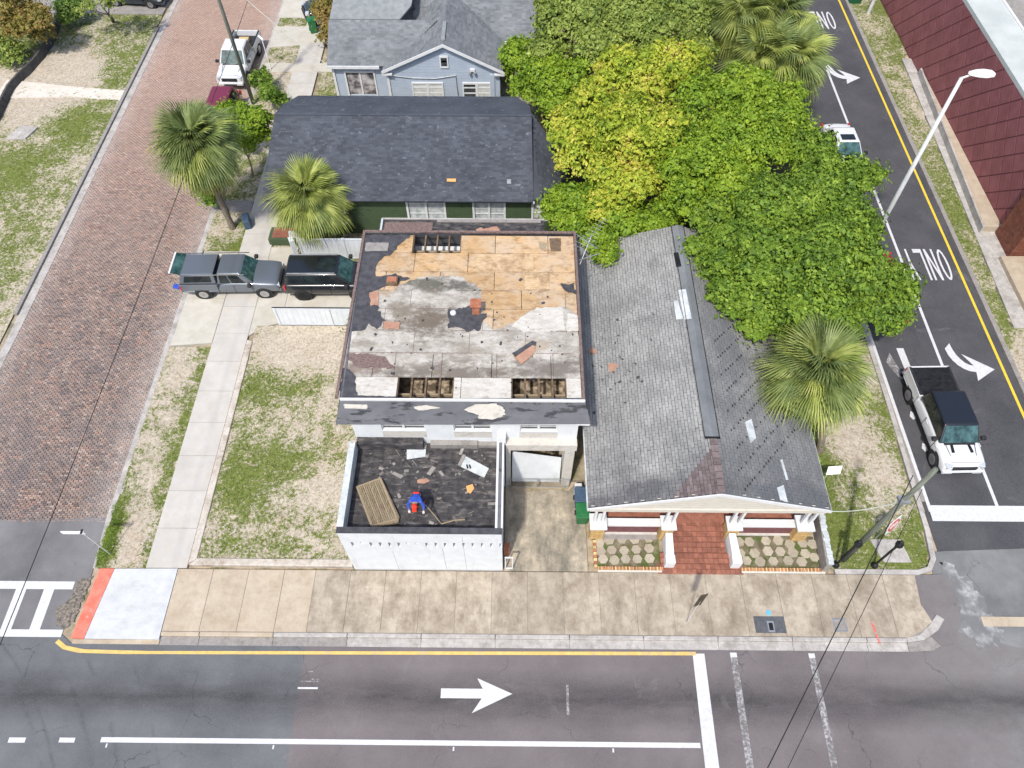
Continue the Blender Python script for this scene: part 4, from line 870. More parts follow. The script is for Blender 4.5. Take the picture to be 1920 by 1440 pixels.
for i in range(140):
    x, y = g(random.uniform(690, 918), random.uniform(842, 985), FZ); l_ = random.choice([.04, .05, .06, .08, .12, .2, .34]); sc_.box(x, x+l_, y, y+random.choice([.015, .03, .05, .12]), FZ-.01, FZ+random.uniform(.01, .03), rz=random.gauss(0, .6))
tag(sc_.build('roof_rubble', 'rubble'), 'small grey rubble strewn over the black roof', None, None, 'stuff')
tag(MB().tube([(*g(800, 960, FZ), FZ+.75), (*g(812, 968, FZ), FZ+.35), (*g(828, 983, FZ), FZ+.04)], .022, 6).tube([(*g(828, 983, FZ), FZ+.04), (*g(852, 976, FZ), FZ+.03), (*g(872, 975, FZ), FZ+.05)], .03, 6).build('scraper', 'wood_tan'), 'long handled scraper held by the roof worker', 'scraper')
tag(MB().box(-6.2, -6.1, 15.28, 15.31, 3.9, 3.92).build('wall_clip', 'metal_black'), 'small dark clip on the white wall above the black roof', 'clip')
pf = MB(); gx, gy = -.38, 11.1
pf = MB()
for q in ((-.40, -.35, 11.0, 11.05, .1, 1.45), (-.10, -.05, 11.0, 11.05, .1, 1.45), (-.345, -.105, 11.0, 11.05, 1.39, 1.45), (-.345, -.105, 11.0, 11.05, .12, .18)): pf.box(*q)
tag(pf.build('pipe_frame', 'white_trim'), 'white rectangular frame standing at the right corner of the front block', 'frame')
tag(MB().box(-.46, -.2, 11.6, 11.9, .1, .9).build('meter_cabinet', 'rust', bev=.02), 'small dark red meter cabinet against the side of the front block', 'meter cabinet')

# chain link gate and bits in front of the carport
gt = thing('chain_gate', 'low double chain link gate with grey frame across the carport', 'gate', (1.0, 14.95, .1))
for a, b in ((-.25, 1.05), (1.12, 2.5)):
    f = MB(); [f.tube(p, .02, 6) for p in ([(a, 14.92, .12), (a, 14.92, .95)], [(b, 14.92, .12), (b, 14.92, .95)], [(a, 14.92, .95), (b, 14.92, .95)], [(a, 14.92, .15), (b, 14.92, .15)])]
    f.build('gate_leaf', 'metal_grey', gt)
    m_ = MB(); x = a
    while x < b-.3: m_.tube([(x, 14.92, .16), (min(x+.4, b), 14.92, .94)], .005, 3); m_.tube([(min(x+.4, b), 14.92, .16), (x, 14.92, .94)], .005, 3); x += .1
    o = m_.build('mesh', 'metal_grey', gt); o['kind'] = 'stuff'
def bin_(x, y, mat, label, rz=0, s=1.0):
    t = thing('wheelie_bin', label, 'wheelie bin', (x, y, .1), rz, 'wheelie bins')
    b = MB(); b.v = []; vs = [(-.24*s, -.27*s, .06), (.24*s, -.27*s, .06), (.24*s, .24*s, .06), (-.24*s, .24*s, .06), (-.29*s, -.34*s, .98*s), (.29*s, -.34*s, .98*s), (.29*s, .32*s, .98*s), (-.29*s, .32*s, .98*s)]
    b.add(vs, [(3, 2, 1, 0), (4, 5, 6, 7), (0, 1, 5, 4), (1, 2, 6, 5), (2, 3, 7, 6), (3, 0, 4, 7)]); b.build('body', mat, t, False, bev=.03)
    l = MB().box(-.31*s, .31*s, -.37*s, .34*s, .985*s, 1.03*s); l.box(-.22*s, .22*s, -.25*s, .2*s, 1.03*s, 1.06*s); l.build('lid', mat, t, False, bev=.02)
    MB().tube([(-.28*s, .40*s, .95*s), (.28*s, .40*s, .95*s)], .02, 6).build('handle', mat, t, False)
    for sx in (-1, 1): MB().lathe([(.02, -.03), (.11, -.03), (.11, .03), (.02, .03)], 12, (sx*.27*s, .27*s, .11), 'X').build('wheel', 'rubber', t, False)
bin_(3.02, 13.35, 'bin_green', 'dark green wheelie bin beside the brown porch pier'); bin_(2.98, 14.1, 'bin_blue', 'blue wheelie bin behind the green bin next to the porch house')
bin_(-15.3, 52.3, 'bin_green', 'green wheelie bin at the top beside the dark parked off roader', .3)
tag(MB().box(2.72, 3.05, 14.5, 14.8, .1, .85).build('white_crate', 'white_trim', bev=.03), 'white box standing behind the blue wheelie bin', 'box')

# ------------------------------------------------------------------ grey shingled house with porch and brick steps (right)
gh = thing('porch_house', 'low house with grey shingle gable roof, cream gable and brick entrance steps', 'house', (8.2, 20, 0))
HX0, HX1, RX = 3.05, 13.10, 8.22; HY0, HY1 = 12.60, 27.6; EZ, PZ = 2.95, 4.45
slL = (PZ-EZ)/(RX-HX0); slR = (PZ-EZ)/(HX1-RX)
qL = [(HX0, HY1, EZ), (HX0, HY0, EZ), (RX, HY0, PZ), (RX, HY1, PZ)]; qR = [(HX1, HY0, EZ), (HX1, HY1, EZ), (RX, HY1, PZ), (RX, HY0, PZ)]
MB().slab(qL, .12).build('roof_deck', 'felt', gh); MB().slab(qR, .12).build('roof_deck', 'felt', gh)
patch = [(HY1-16.0, 99)]
def keepL(a, b):   # a runs from the far end towards the street, b up the slope
    Y = HY1-a; return ~((Y < 12.6+(b-3.35)*1.15) & (b > 3.35))
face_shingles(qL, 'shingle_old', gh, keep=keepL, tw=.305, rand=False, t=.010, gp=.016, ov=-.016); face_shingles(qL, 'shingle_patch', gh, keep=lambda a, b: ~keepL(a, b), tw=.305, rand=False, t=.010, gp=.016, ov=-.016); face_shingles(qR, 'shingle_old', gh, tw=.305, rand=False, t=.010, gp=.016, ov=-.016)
MB().slab([(RX-.30, HY1, PZ-.30*slL+.03), (RX-.30, HY0+2.6, PZ-.30*slL+.03), (RX, HY0+2.6, PZ+.035), (RX, HY1, PZ+.035)], .03).build('ridge_vent', 'shingle_blue', gh)
MB().slab([(RX, HY1, PZ+.035), (RX, HY0+2.6, PZ+.035), (RX+.28, HY0+2.6, PZ-.28*slR+.03), (RX+.28, HY1, PZ-.28*slR+.03)], .03).build('ridge_vent', 'shingle_blue', gh)
for s_, sl_ in ((-1, slL), (1, slR)):
    x = RX+s_*.31; z = PZ-.31*sl_+.03; MB().box(x-.014, x+.014, HY0+2.55, HY1, z, z+.02).build('vent_lip', 'metal_black', gh)
MB().box(RX-.31, RX+.31, HY0+2.53, HY0+2.59, PZ-.05, PZ+.05).build('vent_lip', 'metal_black', gh)
for x0, y0 in ((RX-.06, HY0),): 
    m_ = MB()
    for i in range(8): m_.box(x0-.08, x0+.22, HY0+.05+i*.31, HY0+.33+i*.31, PZ-.02, PZ+.035)
    m_.build('ridge_cap', 'shingle_patch', gh)
ga = MB(); ga.add([(HX0+.05, HY0+.10, EZ-.12), (HX1-.05, HY0+.10, EZ-.12), (RX, HY0+.10, PZ-.10), (HX0+.05, HY0+.22, EZ-.12), (HX1-.05, HY0+.22, EZ-.12), (RX, HY0+.22, PZ-.10)], [(0, 1, 2), (5, 4, 3), (1, 0, 3, 4), (2, 1, 4, 5), (0, 2, 5, 3)]); ga.build('gable', 'cream', gh)
for i in range(7):
    z = EZ+.0+i*.19; w = (PZ-z)/(PZ-EZ); a = RX-(RX-HX0)*w+.12; b = RX+(HX1-RX)*w-.12
    if b-a > .3: MB().box(a, b, HY0+.075, HY0+.099, z-.09, z+.085).build('siding_board', 'cream', gh)
for a, b in (((HX0-.03, EZ), (RX, PZ)), ((RX, PZ), (HX1+.03, EZ))): MB().add([(a[0], HY0-.05, a[1]-.17), (b[0], HY0-.05, b[1]-.17), (b[0], HY0-.05, b[1]+.02), (a[0], HY0-.05, a[1]+.02), (a[0], HY0-.002, a[1]-.17), (b[0], HY0-.002, b[1]-.17), (b[0], HY0-.002, b[1]+.02), (a[0], HY0-.002, a[1]+.02)], [(0, 1, 2, 3), (7, 6, 5, 4), (3, 2, 6, 7), (1, 0, 4, 5), (0, 3, 7, 4), (2, 1, 5, 6)]).build('bargeboard', 'white_trim', gh)
MB().box(HX0+.1, HX1-.1, HY0+.02, HY0+.4, EZ-.36, EZ-.125).build('porch_beam', 'cream', gh)
MB().box(3.4, 12.9, 15.3, 27.4, 0, EZ).build('wall', 'siding_green', gh)
for s_, xx in ((0, HX0), (1, HX1)): MB().box(xx-.05, xx+.05, HY0, HY1, EZ-.16, EZ-.06).build('eave_board', 'aged_white', gh)
for x in (4.6, 6.0, 9.9, 11.3):
    w = MB().box(x, x+.9, 15.27, 15.297, 1.1, 2.4).build('window', 'glass_dark', gh); f = MB(); f.box(x-.08, x+.98, 15.24, 15.268, 2.4, 2.5); f.box(x-.08, x+.98, 15.24, 15.268, 1.0, 1.1); f.box(x-.08, x, 15.24, 15.268, 1.1, 2.4); f.box(x+.9, x+.98, 15.24, 15.268, 1.1, 2.4); f.build('frame', 'white_trim', w)
w = MB().box(7.7, 8.7, 15.26, 15.297, .6, 2.6).build('door', 'wood_dark', gh)
MB().box(3.5, 12.8, 13.002, 15.295, 0, .62).build('porch_floor', 'brick_red_paint', gh)
def rail(a, b):
    MB().box(a, b, 12.72, 12.92, .12, 1.00).build('porch_rail_wall', 'brick_maroon', gh); MB().box(a-.02, b+.02, 12.64, 12.99, 1.00, 1.10).build('rail_cap', 'white_trim', gh); MB().box(a, b, 12.62, 12.718, .10, .20).build('rail_base', 'beige', gh)
rail(4.0, 6.35); rail(9.82, 12.25)
MB().box(3.45, 6.3, 12.4, 12.61, 0, .13).build('porch_ledge', 'gutter', gh)
def pier(x, y, w, top, posts):
    m_ = MB(); z = .1; k = 0
    p_ = MB()
    while z < top-.05:
        off = .1 if k % 2 else 0; xx = x-w/2
        nb = 3
        for j in range(nb): p_.box(xx+j*w/nb+.004, xx+(j+1)*w/nb-.004, y-w/2+(.003 if k % 2 else 0), y+w/2-(.003 if k % 2 else 0), z, z+.088)
        z += .096; k += 1
    o = p_.build('pier', 'tan_brick', gh)
    c = MB().box(x-w/2-.07, x+w/2+.07, y-w/2-.07, y+w/2+.07, top, top+.1).build('pier_cap', 'white_trim', gh)
    for dx in posts: MB().add([(x+dx-.06, y-.06, top+.1), (x+dx+.06, y-.06, top+.1), (x+dx+.06, y+.06, top+.1), (x+dx-.06, y+.06, top+.1), (x+dx-.05, y-.05, EZ-.36), (x+dx+.05, y-.05, EZ-.36), (x+dx+.05, y+.05, EZ-.36), (x+dx-.05, y+.05, EZ-.36)], [(3, 2, 1, 0), (4, 5, 6, 7), (0, 1, 5, 4), (1, 2, 6, 5), (2, 3, 7, 6), (3, 0, 4, 7)]).build('porch_post', 'white_trim', gh)
pier(3.62, 12.70, .60, 1.30, (-.17, .17)); pier(6.66, 12.68, .52, 1.28, (-.17, .17)); pier(9.50, 12.68, .52, 1.28, (-.17, .17)); pier(12.55, 12.70, .60, 1.30, (-.17, .17))
# steps: each tread a row of bricks
NS = 5; RISE = .12
for i in range(NS):
    y0 = 10.85+i*.45; z1 = .13+i*RISE; w0 = (6.22, 6.36, 6.95, 6.98, 6.98)[i]; w1 = (9.92, 9.80, 9.25, 9.22, 9.22)[i]
    MB().box(w0, w1, y0, 13.0 if i == NS-1 else y0+.46, 0, z1-.03).build('step', 'brick_red_paint', gh)
    x = w0
    while x < w1-.05:
        e = min(x+.21, w1); MB().box(x+.008, e-.008, y0-.015, y0+.200, z1-.03, z1+random.uniform(0, .008)).build('step_brick', 'brick_red_paint', gh); MB().box(x+.008, e-.008, y0+.222, y0+.435, z1-.03, z1+random.uniform(-.004, .004)).build('step_brick', 'brick_red_paint', gh); x += .21
for x, dx in ((6.72, .0), (9.46, .10)):
    MB().add([(x-.17+dx, 11.3, 0), (x+.17+dx, 11.3, 0), (x+.17, 12.38, 0), (x-.17, 12.38, 0), (x-.19+dx*1.5, 11.3, .62), (x+.19+dx*1.5, 11.3, .62), (x+.15, 12.38, 1.0), (x-.15, 12.38, 1.0)], [(3, 2, 1, 0), (4, 5, 6, 7), (0, 1, 5, 4), (1, 2, 6, 5), (2, 3, 7, 6), (3, 0, 4, 7)]).build('stair_cheek', 'white_trim', gh, bev=.02)
    MB().box(x-.21+dx*1.2, x+.21+dx*1.2, 11.12, 11.5, .1, .70).build('stair_post', 'white_trim', gh, bev=.02)
# pale repair strips and dark scraps on this roof
def on_roof(px, py):
    lo, hi = EZ, PZ
    X, Y = g(px, py, 3.6); sgn = X > RX
    for _ in range(40):
        m = (lo+hi)/2; X, Y = g(px, py, m); zr = PZ-abs(X-RX)*(slR if X > RX else slL)
        if m < zr: lo = m
        else: hi = m
    return Vector((X, Y, m))
def roof_patch(pts, mat, name, label=None, cat=None, t=.02):
    q = [on_roof(*p) for p in pts]; nrm = Vector((-(slL), 0, 1)).normalized() if q[0].x < RX else Vector((slR, 0, 1)).normalized()
    q = [p+nrm*.045 for p in q]
    if (q[1]-q[0]).cross(q[2]-q[1]).z < 0: q = q[::-1]
    return MB().slab(q, t).build(name, mat, gh)
for pts in ([(1272, 545), (1286, 543), (1297, 598), (1283, 600)], [(1263, 566), (1271, 564), (1281, 598), (1268, 600)], [(1396, 792), (1408, 786), (1417, 822), (1406, 832)], [(1462, 863), (1466, 862), (1477, 900), (1473, 901)], [(1456, 915), (1468, 910), (1476, 942), (1462, 938)]): roof_patch(pts, 'aged_white', 'repair_strip')
for pts in ([(1263, 475), (1272, 474), (1278, 500), (1268, 502)], [(1103, 655), (1116, 654), (1120, 664), (1106, 662)], [(1139, 683), (1156, 682), (1158, 690), (1144, 700)]): roof_patch(pts, 'clay' if pts[0][0] < 1200 else 'metal_black', 'loose_scrap')
sd = random.Random(4)
for i in range(30):
    px = sd.gauss(1150, 38); py = sd.gauss(690, 65)
    if 1108 < px < 1240 and 560 < py < 930: a = sd.uniform(0, 3); s_ = sd.uniform(2, 6); roof_patch([(px, py), (px+s_*math.cos(a), py-s_*math.sin(a)), (px+s_*math.cos(a)+3, py-s_*math.sin(a)+2), (px+3, py+2.5)], 'felt', 'loose_scrap')
# mismatched rows of dark tabs on the east slope
q = [Vector(p) for p in qR]; u_ = (q[1]-q[0]).normalized(); v_ = (q[3]-q[0]).normalized(); n_ = u_.cross(v_)
dt = MB(); rr = random.Random(9)
for k in range(9):
    a0 = 2.2+k*.95; 
    for j in range(24):
        if rr.random() < .22: continue
        b = .9+j*.14; a = a0+1.4-j*.15+(.03 if j % 2 else 0)
        if a < .3: break
        if b > 4.7: break
        p = q[0]+u_*a+v_*b+n_*.034; dt.slab([p, p+u_*.11, p+u_*.11+v_*.045, p+v_*.045], .008)
o = dt.build('lifted_tabs', 'metal_black', gh); o['kind'] = 'stuff'
# front garden beds: hexagonal pavers and brick edging
def hexes(spots, r, par, mat='paver'):
    for x, y in spots:
        rr_ = r*random.uniform(.93, 1.05); a0 = random.uniform(-.2, .2)
        MB().prism([(x+rr_*math.cos(a0+k*math.pi/3), y+rr_*math.sin(a0+k*math.pi/3)) for k in range(6)], 0, .125+random.uniform(-.01, .012)).build('paver', mat, par)
M['bed_soil'] = simple('bed_soil', (.10, .085, .05), (.24, .20, .14), 3, .95, bump=.6, bscale=12, stain=(.07, .11, .02), st_scale=2.2, st_lo=.48, st_hi=.6, st_amt=.85)
gb = thing('garden_bed', 'left garden bed of hexagonal pavers between green bin side and brick steps', 'garden bed', (4.9, 11.7, 0))
MB().box(3.62, 6.4, 11.12, 12.4, -.1, .085).build('soil', 'bed_soil', gb)
hexes([g(x, y, .12) for x, y in ((1142, 1012), (1166, 1011), (1190, 1011), (1216, 1009), (1124, 1017), (1126, 1033), (1147, 1031), (1170, 1032), (1193, 1030), (1217, 1028), (1131, 1048), (1152, 1050), (1173, 1048), (1195, 1048), (1218, 1047))], .235, gb)
gb2 = thing('garden_bed', 'right garden bed of hexagonal pavers between the brick steps and corner wall', 'garden bed', (11.5, 11.7, 0))
MB().box(9.8, 13.3, 11.12, 12.6, -.1, .085).build('soil', 'bed_soil', gb2)
hexes([g(x, y, .12) for x, y in ((1386, 1016), (1405, 1016), (1436, 1014), (1459, 1013), (1481, 1020), (1505, 1018), (1524, 1020), (1388, 1037), (1415, 1037), (1440, 1033), (1463, 1034), (1487, 1036), (1510, 1038), (1400, 1051), (1425, 1053), (1450, 1052), (1478, 1051), (1503, 1053), (1527, 1045))], .235, gb2)
def edging(x0, x1, par):
    x = x0; k = 0
    while x < x1:
        MB().box(x+.006, x+.062, 10.98, 11.13, 0, .20+random.uniform(-.01, .01)).build('edging_brick', 'red_brick' if k % 2 else 'buff_brick', par); x += .075; k += 1
    MB().box(x0, x1, 10.90, 10.975, 0, .175).build('edging_base', 'cream', par)
edging(3.62, 6.4, gb); edging(9.85, 13.45, gb2)
for k in range(9): MB().box(3.48, 3.61, 11.1+k*.14, 11.22+k*.14, 0, .2+random.uniform(-.01, .01)).build('edging_brick', 'red_brick' if k % 2 else 'buff_brick', gb)
def tuft(x, y, r, n, mat, name='weed', par=None, h=.25, lab=None, cat=None):
    V = np.zeros((n, 3, 3)); a = rng.uniform(0, 6.28, n); rr_ = r*np.sqrt(rng.random(n)); bx = x+rr_*np.cos(a); by = y+rr_*np.sin(a); w = .02; b = rng.uniform(0, 6.28, n); hh = h*rng.uniform(.4, 1, n)
    V[:, 0] = np.stack([bx-w*np.cos(b), by-w*np.sin(b), np.full(n, .05)], -1); V[:, 1] = np.stack([bx+w*np.cos(b), by+w*np.sin(b), np.full(n, .05)], -1); V[:, 2] = np.stack([bx+.1*np.cos(a), by+.1*np.sin(a), .08+hh], -1)
    o = npmesh(name, V, np.arange(n*3).reshape(-1, 3), mat, par)
    if lab: tag(o, lab, cat)
    else: o['kind'] = 'stuff'
    return o
for x, y, r in ((4.9, 11.75, .35), (5.6, 11.4, .3), (4.3, 11.3, .25), (5.9, 12.1, .25)): tuft(x, y, r, 90, 'blade', 'weeds', gb, .1)
for x, y, r in ((11.1, 11.35, .3), (12.9, 11.5, .4), (12.6, 12.1, .4), (10.3, 11.9, .25)): tuft(x, y, r, 110, 'blade', 'weeds', gb2, .1)
cw = thing('corner_wall', 'rough weathered grey wall with crumbling white top at the right end of the garden', 'garden wall', (13.5, 12, 0))
MB().add([(13.32, 11.0, 0), (13.62, 11.0, 0), (13.72, 13.4, 0), (13.42, 13.4, 0), (13.25, 11.0, .95), (13.5, 11.0, .95), (13.62, 13.4, 1.0), (13.40, 13.4, 1.0)], [(3, 2, 1, 0), (4, 5, 6, 7), (0, 1, 5, 4), (1, 2, 6, 5), (2, 3, 7, 6), (3, 0, 4, 7)]).build('wall', 'gutter', cw)
m_ = MB()
for k in range(16): m_.box(13.31+.007*k+random.uniform(-.03, .03), 13.55+.007*k+random.uniform(-.03, .03), 11.0+k*.15, 11.14+k*.15, .95, 1.02+random.uniform(-.02, .03))
m_.build('coping', 'aged_white', cw)

# ------------------------------------------------------------------ green house with navy roof
nh = thing('green_house', 'dark green house under a long navy shingle roof with white windows', 'house', (-6.5, 35, 0))
qf = [(-14.15, 30.85, 3.0), (.92, 30.85, 3.0), (.80, 35.85, 4.9), (-13.85, 35.85, 4.9)]
MB().slab(qf, .12).build('roof', 'shingle_navy', nh); face_shingles(qf, 'shingle_navy', nh, tw=.30, ex=.15, t=.006)
qb = [(-.05, 39.4, 3.65), (-13.4, 39.4, 3.65), (-13.85, 37.4, 4.35), (-13.85, 35.85, 4.9), (.80, 35.85, 4.9), (.70, 37.6, 4.3)]
MB().slab(qb, .12).build('roof', 'shingle_navy', nh); face_shingles(qb, 'shingle_navy', nh, tw=.30, ex=.15)
MB().box(-13.85, .8, 35.77, 35.93, 4.885, 4.935).build('ridge_cap', 'shingle_navy', nh)
qr = [(2.35, 31.0, 2.75), (2.95, 34.2, 2.75), (.82, 36.6, 4.55), (.93, 31.0, 3.05)]
MB().slab(qr, .10).build('roof', 'shingle_navy', nh); face_shingles(qr, 'shingle_navy', nh, tw=.3, ex=.15)
holes_ = [(-6.15, -4.15, 1.2, 2.75), (-2.4, -.75, 1.2, 2.75), (.95, 1.75, 1.3, 2.65)]
wall_y(-13.5, 2.2, 31.35, .2, 0, 2.95, holes_, 'wall', 'siding_green', nh)
bw_ = MB(); bw_.box(-13.5, -13.3, 31.55, 39.2, 0, 3.0); bw_.box(.5, .7, 31.55, 39.0, 0, 3.0); bw_.box(2.0, 2.2, 31.55, 34, 0, 2.7); bw_.box(-13.3, .5, 39.0, 39.2, 0, 3.5); bw_.build('wall', 'siding_green', nh)
m_ = MB()
for i in range(15): m_.box(-13.5, -10.0, 31.335, 31.349, .15+i*.19, .15+i*.19+.17)
for x0, x1 in ((-10.0, -6.3), (-4.0, -2.55), (-.6, .85), (1.86, 2.2)):
    for i in range(14): m_.box(x0, x1, 31.33, 31.349, .15+i*.19, .15+i*.19+.17)
o = m_.build('siding_boards', 'siding_green', nh); o['kind'] = 'stuff'
for a, b, z0, z1 in holes_:
    w = MB().box(a, b, 31.42, 31.46, z0, z1).build('window', 'glass_pale' if a < .5 else 'blind', nh); f = MB()
    n_ = 1 if b-a < 1 else 2
    f.box(a-.12, b+.12, 31.30, 31.40, z1, z1+.1); f.box(a-.12, b+.12, 31.28, 31.40, z0-.12, z0)
    for x in [a-.12, b]+([(a+b)/2-.06] if n_ == 2 else []): f.box(x, x+.12, 31.31, 31.41, z0, z1)
    for z in (z0+.4, z0+.8, z0+1.15):
        if z < z1-.1: f.box(a, b, 31.38, 31.41, z, z+.035)
    f.build('frame', 'white_trim', w)
MB().box(2.2, 2.3, 31.3, 31.4, 0, 2.75).build('corner_board', 'white_trim', nh); MB().box(.9, .98, 30.8, 30.86, 2.9, 3.02).build('gutter_end', 'white_trim', nh)
MB().slab([(-10.8, 30.1, 2.1), (-9.55, 30.1, 2.1), (-9.75, 31.3, 2.55), (-11.0, 31.3, 2.55)], .08).build('awning', 'shingle_band', nh)
f = MB(); f.box(-10.85, -9.5, 30.04, 30.1, 2.0, 2.14); f.tube([(-9.53, 30.07, 2.12), (-9.73, 31.3, 2.58)], .05, 5); f.build('awning_trim', 'white_trim', nh)
pq = MB().box(-14.35, -11.6, 30.3, 31.3, 0, .55).build('side_porch', 'siding_green', nh); MB().box(-14.15, -12.6, 30.45, 31.2, .551, .58).build('porch_floor', 'brick_red_paint', nh); MB().box(-13.1, -12.4, 30.4, 30.6, .58, .95).build('porch_bench', 'white_trim', nh)
def slopepatch(x, y, dx, dy, mat):
    z = 3.0+(y-30.85)*.38; MB().slab([(x, y, z+.05), (x+dx, y-.02, z+.05), (x+dx, y+dy, z+dy*.38+.05), (x, y+dy, z+dy*.38+.05)], .02).build('roof_scrap', mat, nh)
slopepatch(-3.9, 31.95, .5, .16, 'orange_wood'); slopepatch(-.55, 31.85, .22, .25, 'metal_grey')

# ------------------------------------------------------------------ pale blue house behind
bh = thing('blue_house', 'pale blue gabled house with grey shingle roofs and white trims', 'house', (-5, 46, 0))
AX, AZ, EX0, EX1, GZ, GY = -4.66, 5.15, -8.65, -.95, 3.30, 42.45
qa = [(EX0, 58, GZ), (EX0, GY, GZ), (AX, GY, AZ), (AX, 58, AZ)]; qb = [(EX1, GY, GZ), (EX1, 58, GZ), (AX, 58, AZ), (AX, GY, AZ)]
for q in (qa, qb): MB().slab(q, .12).build('roof', 'shingle_blue', bh); face_shingles([*q], 'shingle_blue', bh, keep=lambda a, b: (a < 99))
MB().box(AX-.12, AX+.12, 42.9, 45.0, AZ-.03, AZ+.07).build('ridge_vent', 'roof_smooth', bh, bev=.02)
ql = [(-12.25, 42.95, 3.35), (-8.2, 42.95, 3.35), (-5.2, 45.4, 5.02), (-12.15, 45.4, 5.02)]
MB().slab(ql, .12).build('roof', 'shingle_blue', bh); face_shingles(ql, 'shingle_blue', bh)
MB().slab([(-12.1, 45.42, 5.05), (-7.6, 45.42, 5.05), (-6.9, 46.4, 5.4), (-6.4, 52, 7.2), (-11.5, 54, 7.4)], .12).build('roof', 'roof_smooth', bh)
qm = [(-3.2, 45.9, 3.30), (1.15, 45.9, 3.30), (1.15, 54, 8.0), (-6.6, 54, 8.0)]
MB().slab(qm, .12).build('roof', 'shingle_blue', bh); face_shingles([(-12.0, 45.9, 3.30), (1.15, 45.9, 3.30), (1.15, 54, 8.0), (-9.0, 54, 8.0)], 'shingle_blue', bh, keep=lambda a, b: a > 5)
MB().slab([(1.4, 54.5, 8.05), (-11, 54.5, 8.05), (-11, 62, 4.5), (1.4, 62, 4.5)][::-1], .1).build('roof', 'shingle_blue', bh)
MB().box(-.9, 1.15, 45.84, 45.9, 3.1, 3.3).build('fascia', 'white_trim', bh); MB().box(1.16, 1.8, 46.0, 46.6, 3.0, 3.16).build('fascia', 'white_trim', bh); MB().box(.2, 1.0, 46.2, 60, 0, 3.1).build('wall', 'siding_green', bh)
MB().box(-12.28, -8.9, 42.88, 42.95, 3.18, 3.37).build('fascia', 'white_trim', bh)
gw = MB(); gw.add([(EX0+.25, 42.7, 0), (EX1-.2, 42.7, 0), (EX1-.2, 42.7, GZ), (AX, 42.7, AZ-.12), (EX0+.25, 42.7, GZ), (EX0+.25, 42.9, 0), (EX1-.2, 42.9, 0), (EX1-.2, 42.9, GZ), (AX, 42.9, AZ-.12), (EX0+.25, 42.9, GZ)], [(0, 1, 2, 3, 4), (9, 8, 7, 6, 5), (1, 0, 5, 6), (2, 1, 6, 7), (0, 4, 9, 5)]); gw.build('gable_wall', 'siding_blue', bh)
m_ = MB()
for i in range(25):
    z = .1+i*.2; w = 1 if z < GZ-.2 else max(0, (AZ-.2-z)/(AZ-GZ)); a = AX-(AX-EX0-.25)*w; b = AX+(EX1-.2-AX)*w
    if b-a > .4: m_.box(a+.05, b-.05, 42.685, 42.699, z, z+.185)
o = m_.build('siding_boards', 'siding_blue', bh); o['kind'] = 'stuff'
for a, b in (((EX0-.05, GZ), (AX, AZ)), ((AX, AZ), (EX1+.05, GZ))): MB().add([(a[0], GY-.05, a[1]-.16), (b[0], GY-.05, b[1]-.16), (b[0], GY-.05, b[1]+.03), (a[0], GY-.05, a[1]+.03), (a[0], GY, a[1]-.16), (b[0], GY, b[1]-.16), (b[0], GY, b[1]+.03), (a[0], GY, a[1]+.03)], [(0, 1, 2, 3), (7, 6, 5, 4), (3, 2, 6, 7), (1, 0, 4, 5)]).build('bargeboard', 'white_trim', bh)
for a in (EX0-.05, EX1-.55): MB().box(a, a+.65, GY-.04, 42.68, GZ-.26, GZ-.165).build('eave_return', 'white_trim', bh)
wall_y(-12.0, EX0+.25, 43.2, .2, 0, 3.25, [(-11.2, -9.4, 1.1, 2.75)], 'wall', 'siding_blue', bh)
MB().box(-12.05, -11.9, 43.12, 43.198, 0, 3.2).build('corner_board', 'white_trim', bh); MB().box(EX0+.2, EX0+.35, 42.6, 42.683, 0, 3.0).build('corner_board', 'white_trim', bh); MB().box(-1.8, -1.5, 42.6, 42.684, 0, 3.0).build('downpipe', 'siding_blue', bh)
def bwin(a, b, z0, z1, y, kinds):
    n = len(kinds); w = (b-a)/n
    for i, k in enumerate(kinds):
        x0 = a+i*w; p = MB().box(x0+.08, x0+w-.08, y-.03, y-.002, z0, z1).build('window', k, bh); f = MB()
        f.box(x0, x0+w, y-.07, y-.002, z1, z1+.12); f.box(x0, x0+w, y-.07, y-.002, z0-.1, z0); f.box(x0, x0+.08, y-.07, y-.002, z0, z1); f.box(x0+w-.08, x0+w, y-.07, y-.002, z0, z1)
        for z in np.linspace(z0+.3, z1-.3, 3): f.box(x0+.08, x0+w-.08, y-.045, y-.03, z, z+.09)
        f.build('frame', 'white_trim', p)
bwin(-6.9, -4.85, .9, 2.3, 42.684, ('blind', 'blind')); bwin(-3.6, -1.75, .9, 2.3, 42.684, ('glass_dark', 'blind'))
bwin(-4.95, -4.40, 3.55, 4.15, 42.684, ('glass_dark',))
w = MB().box(-11.2, -9.4, 43.26, 43.3, 1.1, 2.75).build('window', 'glass_reflect', bh); f = MB(); [f.box(*q) for q in ((-11.3, -9.3, 43.14, 43.24, 2.75, 2.85), (-11.3, -11.2, 43.14, 43.24, 1.0, 2.75), (-9.4, -9.3, 43.14, 43.24, 1.0, 2.75), (-10.35, -10.25, 43.2, 43.24, 1.1, 2.75))]; f.build('frame', 'white_trim', w)
tag(MB().tube([(-8.2, 42.6, 2.95), (-6.8, 42.62, 2.75), (-5.3, 42.62, 2.72), (-4.0, 42.62, 2.95), (-3.9, 42.62, 1.0)], .03, 5).build('wall_cable', 'metal_grey'), 'grey cable sagging across the blue gable wall', 'cable')
fl = thing('flood_light', 'white twin flood light under the blue gable', 'flood light', (-2.9, 42.6, 3.3)); MB().box(-3.05, -2.75, 42.55, 42.68, 3.25, 3.4).build('bracket', 'white_trim', fl)
for dx in (-.16, .16): MB().lathe([(.03, 0), (.1, .12), (.1, .14)], 10, (-2.9+dx, 42.5, 3.08)).build('lamp_head', 'metal_grey', fl)
